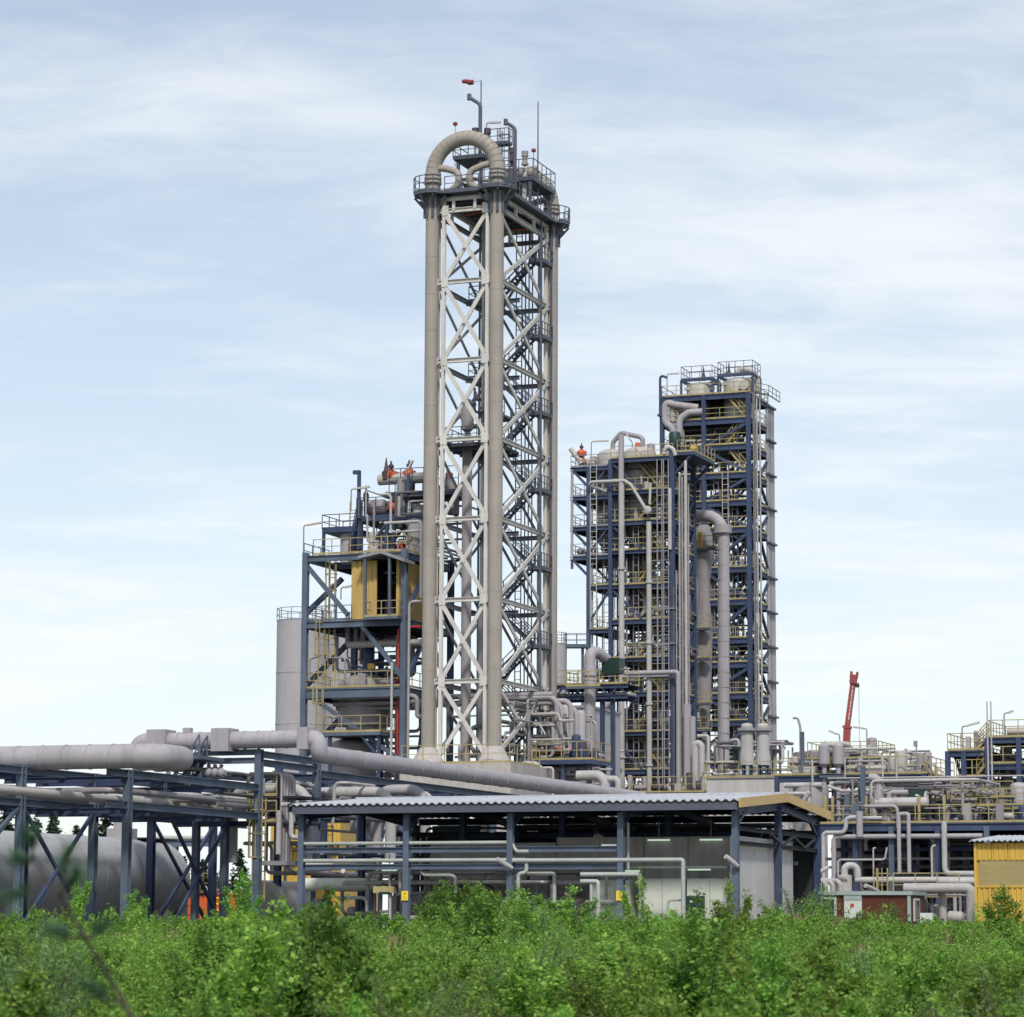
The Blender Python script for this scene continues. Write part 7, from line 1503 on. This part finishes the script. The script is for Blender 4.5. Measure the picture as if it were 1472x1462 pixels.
for i, (u, v, Y, k) in enumerate(((905, 1338, 50, 1), (960, 1300, 46, 0), (1010, 1312, 42, 6), (1085, 1306, 48, 1), (1120, 1322, 40, 0), (1190, 1345, 44, 6), (1330, 1340, 46, 0), (1420, 1335, 42, 1), (1455, 1350, 36, 4), (620, 1330, 50, 4), (480, 1325, 52, 1), (520, 1365, 34, 0), (300, 1330, 48, 6), (200, 1345, 44, 1), (760, 1340, 44, 0), (850, 1350, 38, 4), (1260, 1350, 50, 3), (60, 1330, 50, 3))):
    p = at(u, v, Y); gz = ground_z(p.x, Y) - .05; s = min(2.0, (p.z - gz) / KINDS[k][2]); T = shrub(p.x, Y, k, s, ('bushy', 'upright', '', 'rounded grey-green', 'slim loose', '', 'dense dark')[k] + ' taller shrub standing out of the thicket, ' + ('far left', 'left of centre', 'centre', 'right of centre', 'far right')[min(4, max(0, int(u / 295)))], 'taller shrubs in the thicket'); T.scale = (s * 1.15, s * 1.15, s)
# the thicket: nearest shrubs singly, the rest as one mass
rs = random.Random(4); placed = []
def try_spot(y0, y1, dmin, xm=.21):
    for _ in range(40):
        y = math.sqrt(rs.uniform(y0 * y0, y1 * y1)); x = rs.uniform(-xm, xm) * y
        if all((x - a) ** 2 + (y - b) ** 2 > dmin * dmin for a, b in placed[-260:]): placed.append((x, y)); return x, y
    return None
_b, _a, _w = 'bright green birch shrub in the foreground thicket', 'dark broad-leaved alder shrub in the foreground thicket', 'grey-green willow shrub in the foreground thicket'
LAB = [_b, _b, _a, _w, _b, _b, _a]
n_ind = 0
for y0, y1, n, dm in ((19, 27, 60, .85), (27, 38, 88, 1.1), (38, 52, 100, 1.3)):
    for _ in range(n):
        s = try_spot(y0, y1, dm)
        if not s: continue
        dry = math.sin(s[0] * .5 + 1.3) * math.sin(s[1] * .23 + .4) > .72
        if dry and rs.random() < .8: continue
        kd = rs.choice((0, 0, 1, 2, 3, 4, 5, 5, 6)); shrub(s[0], s[1], kd, (rs.uniform(.55, 1.0) if rs.random() < .7 or s[1] < 27 else rs.uniform(1.0, 1.55)), LAB[kd] + ', ' + ('nearest' if s[1] < 27 else 'second' if s[1] < 38 else 'third') + ' row, ' + ('far left', 'left of centre', 'centre', 'right of centre', 'far right')[min(4, max(0, int((s[0] / s[1] + .19) / .076)))], 'shrubs of the foreground thicket'); n_ind += 1
rng = np.random.default_rng(9); VV, FF, off = [], [], 0
base = [bush_points(np.random.default_rng(70 + i), h, w, ns, nt, per)[0] for i, (h, w, ns, nt, per) in enumerate(((1.1, 1.7, 10, 15, 8), (1.4, 1.4, 9, 16, 8), (.8, 1.6, 10, 14, 8)))]
for y0, y1, n, dm in ((50, 66, 305, 1.1), (66, 84, 400, 1.25), (84, 113, 590, 1.4)):
    for _ in range(n):
        s = try_spot(y0, y1, dm, .235)
        if not s: continue
        x, y = s
        if ((x - 11.5) ** 2 / 5 + (y - 100) ** 2 / 10) < 1: continue
        if math.sin(x * .42 + .3) * math.sin(y * .21 + 1.4) > .62: continue
        B = base[rng.integers(3)] * np.array([1, 1, rng.uniform(.8, 1.25)]) * (rng.uniform(.6, 1.1) if rng.random() < .8 else rng.uniform(1.1, 1.5)) * (1 if y < 66 else .8 if y < 80 else .55); an = rng.uniform(0, 6.28); c, sn = math.cos(an), math.sin(an)
        B = B @ np.array([[c, sn, 0], [-sn, c, 0], [0, 0, 1]]) + np.array([x, y, ground_z(x, y)])
        V, F = leaves(B, .062 if y < 84 else .075, rng); VV.append(V); FF.append(F + off); off += len(V)
o = bpy.data.objects.new('thicket', np_mesh('thicket', np.concatenate(VV), np.concatenate(FF), 'birch_leaf')); COL.objects.link(o); stuff(o); tag(o, 'green mass of far shrubs between the near thicket and the plant', 'shrubs')
# grass: green blades everywhere, dry tan patches
def blades(n, y0, y1, hmin, hmax, m, name, lab, test=None):
    y = np.sqrt(rng.uniform(y0 ** 2, y1 ** 2, n)); x = rng.uniform(-.235, .235, n) * y
    if test is not None: k = test(x, y); x, y = x[k], y[k]
    n = len(x); z = np.array([ground_z(a, b) for a, b in zip(x, y)]); h = rng.uniform(hmin, hmax, n) * np.where(y > 80, .6, 1.0); t = rng.normal(size=(n, 2)) * .22; w = .006 + .00032 * y; an = rng.uniform(0, 6.28, n)
    b = np.stack([x, y, z - .02], 1); s = np.stack([np.cos(an) * w, np.sin(an) * w * .3, 0 * w], 1); e = b + np.stack([t[:, 0] * h, t[:, 1] * h, h], 1); mid = (b + e) / 2 + np.stack([-t[:, 0] * h * .15, -t[:, 1] * h * .15, h * .05], 1)
    V = np.stack([b - s, b + s, mid + s * .8, mid - s * .8, e], 1).reshape(-1, 3); i = np.arange(n)[:, None] * 5
    F = np.concatenate([i + np.array([[0, 1, 2]]), i + np.array([[0, 2, 3]]), i + np.array([[3, 2, 4]])], 0)
    o = bpy.data.objects.new(name, np_mesh(name, V, F, m)); COL.objects.link(o); stuff(o); tag(o, lab, 'grass')
blades(60000, 17, 114, .25, .65, 'green_grass', 'meadow_grass', 'green grass between the shrubs of the field')
def dry_t(x, y): return (np.sin(x * .5 + 1.3) * np.sin(y * .23 + .4) > .66) | (np.sin(x * .42 + .3) * np.sin(y * .21 + 1.4) > .56) | (((x - 11.2) ** 2 / 2.2 + (y - 100) ** 2 / 8) < 1)
blades(150000, 22, 116, .2, .55, 'dry_grass', 'dry_grass', 'patches of dry tan grass between the shrubs', dry_t)
# young pine close to the camera, out of focus
def near_pine():
    Y = 8.6; p0 = at(215, 1530, Y); T = thing('pine_sapling', 'blurred young pine close to the camera at the lower left', 'pine tree', (p0.x, Y, ground_z(p0.x, Y)))
    trunk = [Vector((p0.x + .12, Y, ground_z(p0.x, Y) - .05)), p0, at(178, 1440, Y), at(120, 1345, Y), at(84, 1285, Y), at(62, 1262, Y), at(48, 1232, Y)]
    MB().tube(trunk, [.011, .009, .008, .007, .006, .005, .003], 8).build('trunk', 'bark', T)
    tips = [(trunk[-1], at(44, 1205, Y - .05)), (trunk[-1], at(24, 1235, Y + .05)), (trunk[4], at(98, 1225, Y)), (trunk[4], at(112, 1255, Y - .1)), (trunk[5], at(12, 1290, Y - .1)), (trunk[3], at(70, 1335, Y + .15)), (trunk[3], at(150, 1330, Y - .15)), (trunk[2], at(120, 1415, Y - .2))]
    rg = np.random.default_rng(3); V, F, n = [], [], 0
    for i in range(0):
        j = int(rg.integers(1, 6)); c = trunk[j].lerp(trunk[j + 1], float(rg.random())); L = .10 + .04 * (6 - j); tips.append((c, c + Vector((rg.normal() * L, rg.normal() * L, abs(rg.normal()) * L * .8 + .03))))
    mb = MB()
    for a, b in tips:
        a, b = Vector(a), Vector(b); mb.tube([a, a.lerp(b, .5) - Z3 * .02, b], [.006, .005, .003], 5); d = np.array((b - a).normalized())
        for k in range(130):
            t = rg.uniform(.35, 1.05); c = np.array(a.lerp(b, t)); q = rg.normal(size=3); q -= d * q.dot(d); q /= np.linalg.norm(q); e = c + (d * rg.uniform(.5, 1) + q * rg.uniform(.4, .9)) * rg.uniform(.05, .08); s = np.cross(e - c, rg.normal(size=3)); s *= .0017 / np.linalg.norm(s)
            V += [c - s, c + s, e]; F.append((n, n + 1, n + 2)); n += 3
    mb.build('branches', 'bark', T); o = bpy.data.objects.new('crown', np_mesh('crown', np.array(V) - np.array(T.location), np.array(F), 'needle')); COL.objects.link(o); o.parent = T
near_pine()
# conifers beyond the plant on the left
def conifer_mesh(seed, H, W):
    rg = np.random.default_rng(seed); P = []; limbs = []
    nl = 90
    for i in range(nl):
        t = .18 + .8 * i / nl; z = H * t; L = W * (1.02 - t) ** .75 * rg.uniform(.6, 1.05); an = rg.uniform(0, 6.283); d = np.array([math.cos(an), math.sin(an), rg.uniform(-.15, .2)]); limbs.append((np.array([0, 0, z]), np.array([0, 0, z]) + d * L * .5, np.array([0, 0, z]) + d * L))
        k = int(34 * (.3 + L / W)); s = rg.uniform(.2, 1, k)[:, None]; P.append(np.array([0, 0, z]) + d * L * s + rg.normal(size=(k, 3)) * np.array([.22, .22, .16]) * (.5 + L / W))
    P.append(np.stack([rg.normal(size=60) * .12, rg.normal(size=60) * .12, rg.uniform(.88, 1.02, 60) * H], 1))
    V, F = leaves(np.concatenate(P), .5, rg, .5); mb = MB().tube([(0, 0, -.2), (0, 0, H * .5), (0, 0, H * .97)], [.16, .1, .03], 7)
    for a, b, c in limbs: mb.tube([a, b, c], [.04, .03, .01], 4)
    me = bpy.data.meshes.new('trunk'); me.from_pydata(mb.v, [], mb.f); me.materials.append(M['bark']); return np_mesh('crown', V, F, 'far_needle'), me, H
CON = [conifer_mesh(1, 11, 2.9), conifer_mesh(2, 10, 3.6), conifer_mesh(3, 9, 2.6)]
for i, (u, v, Y, k, lab) in enumerate(((8, 1166, 285, 1, 'dark conifer at the left picture edge above the tank'), (76, 1171, 280, 0, 'pointed conifer top above the tank right of the edge'), (52, 1180, 300, 2, 'small conifer top left of the pointed one above the tank'), (110, 1191, 290, 2, 'lowest conifer top above the grey tank'), (151, 1176, 275, 1, 'conifer between two rack posts above the tank'), (264, 1233, 260, 0, 'conifer behind the orange container, left of the posts'), (292, 1238, 255, 1, 'broad conifer over the middle of the orange container'), (318, 1252, 262, 2, 'conifer behind the right end of the orange container'), (345, 1222, 265, 0, 'conifer seen between the two tall rack posts'), (278, 1262, 300, 1, 'far conifer between the trees over the container'), (240, 1258, 280, 2, 'conifer behind the tank end'))):
    p = at(u, v, Y); s = (p.z - GROUND) / CON[k][2]; T = thing('conifer', lab, 'tree', (p.x, p.y, GROUND), 'conifers beyond the plant')
    for nm, me in (('crown', CON[k][0]), ('trunk', CON[k][1])): o = bpy.data.objects.new(nm, me); COL.objects.link(o); o.parent = T
    T.rotation_euler = (0, 0, i * 1.7); T.scale = (s * 1.05, s * 1.05, s)
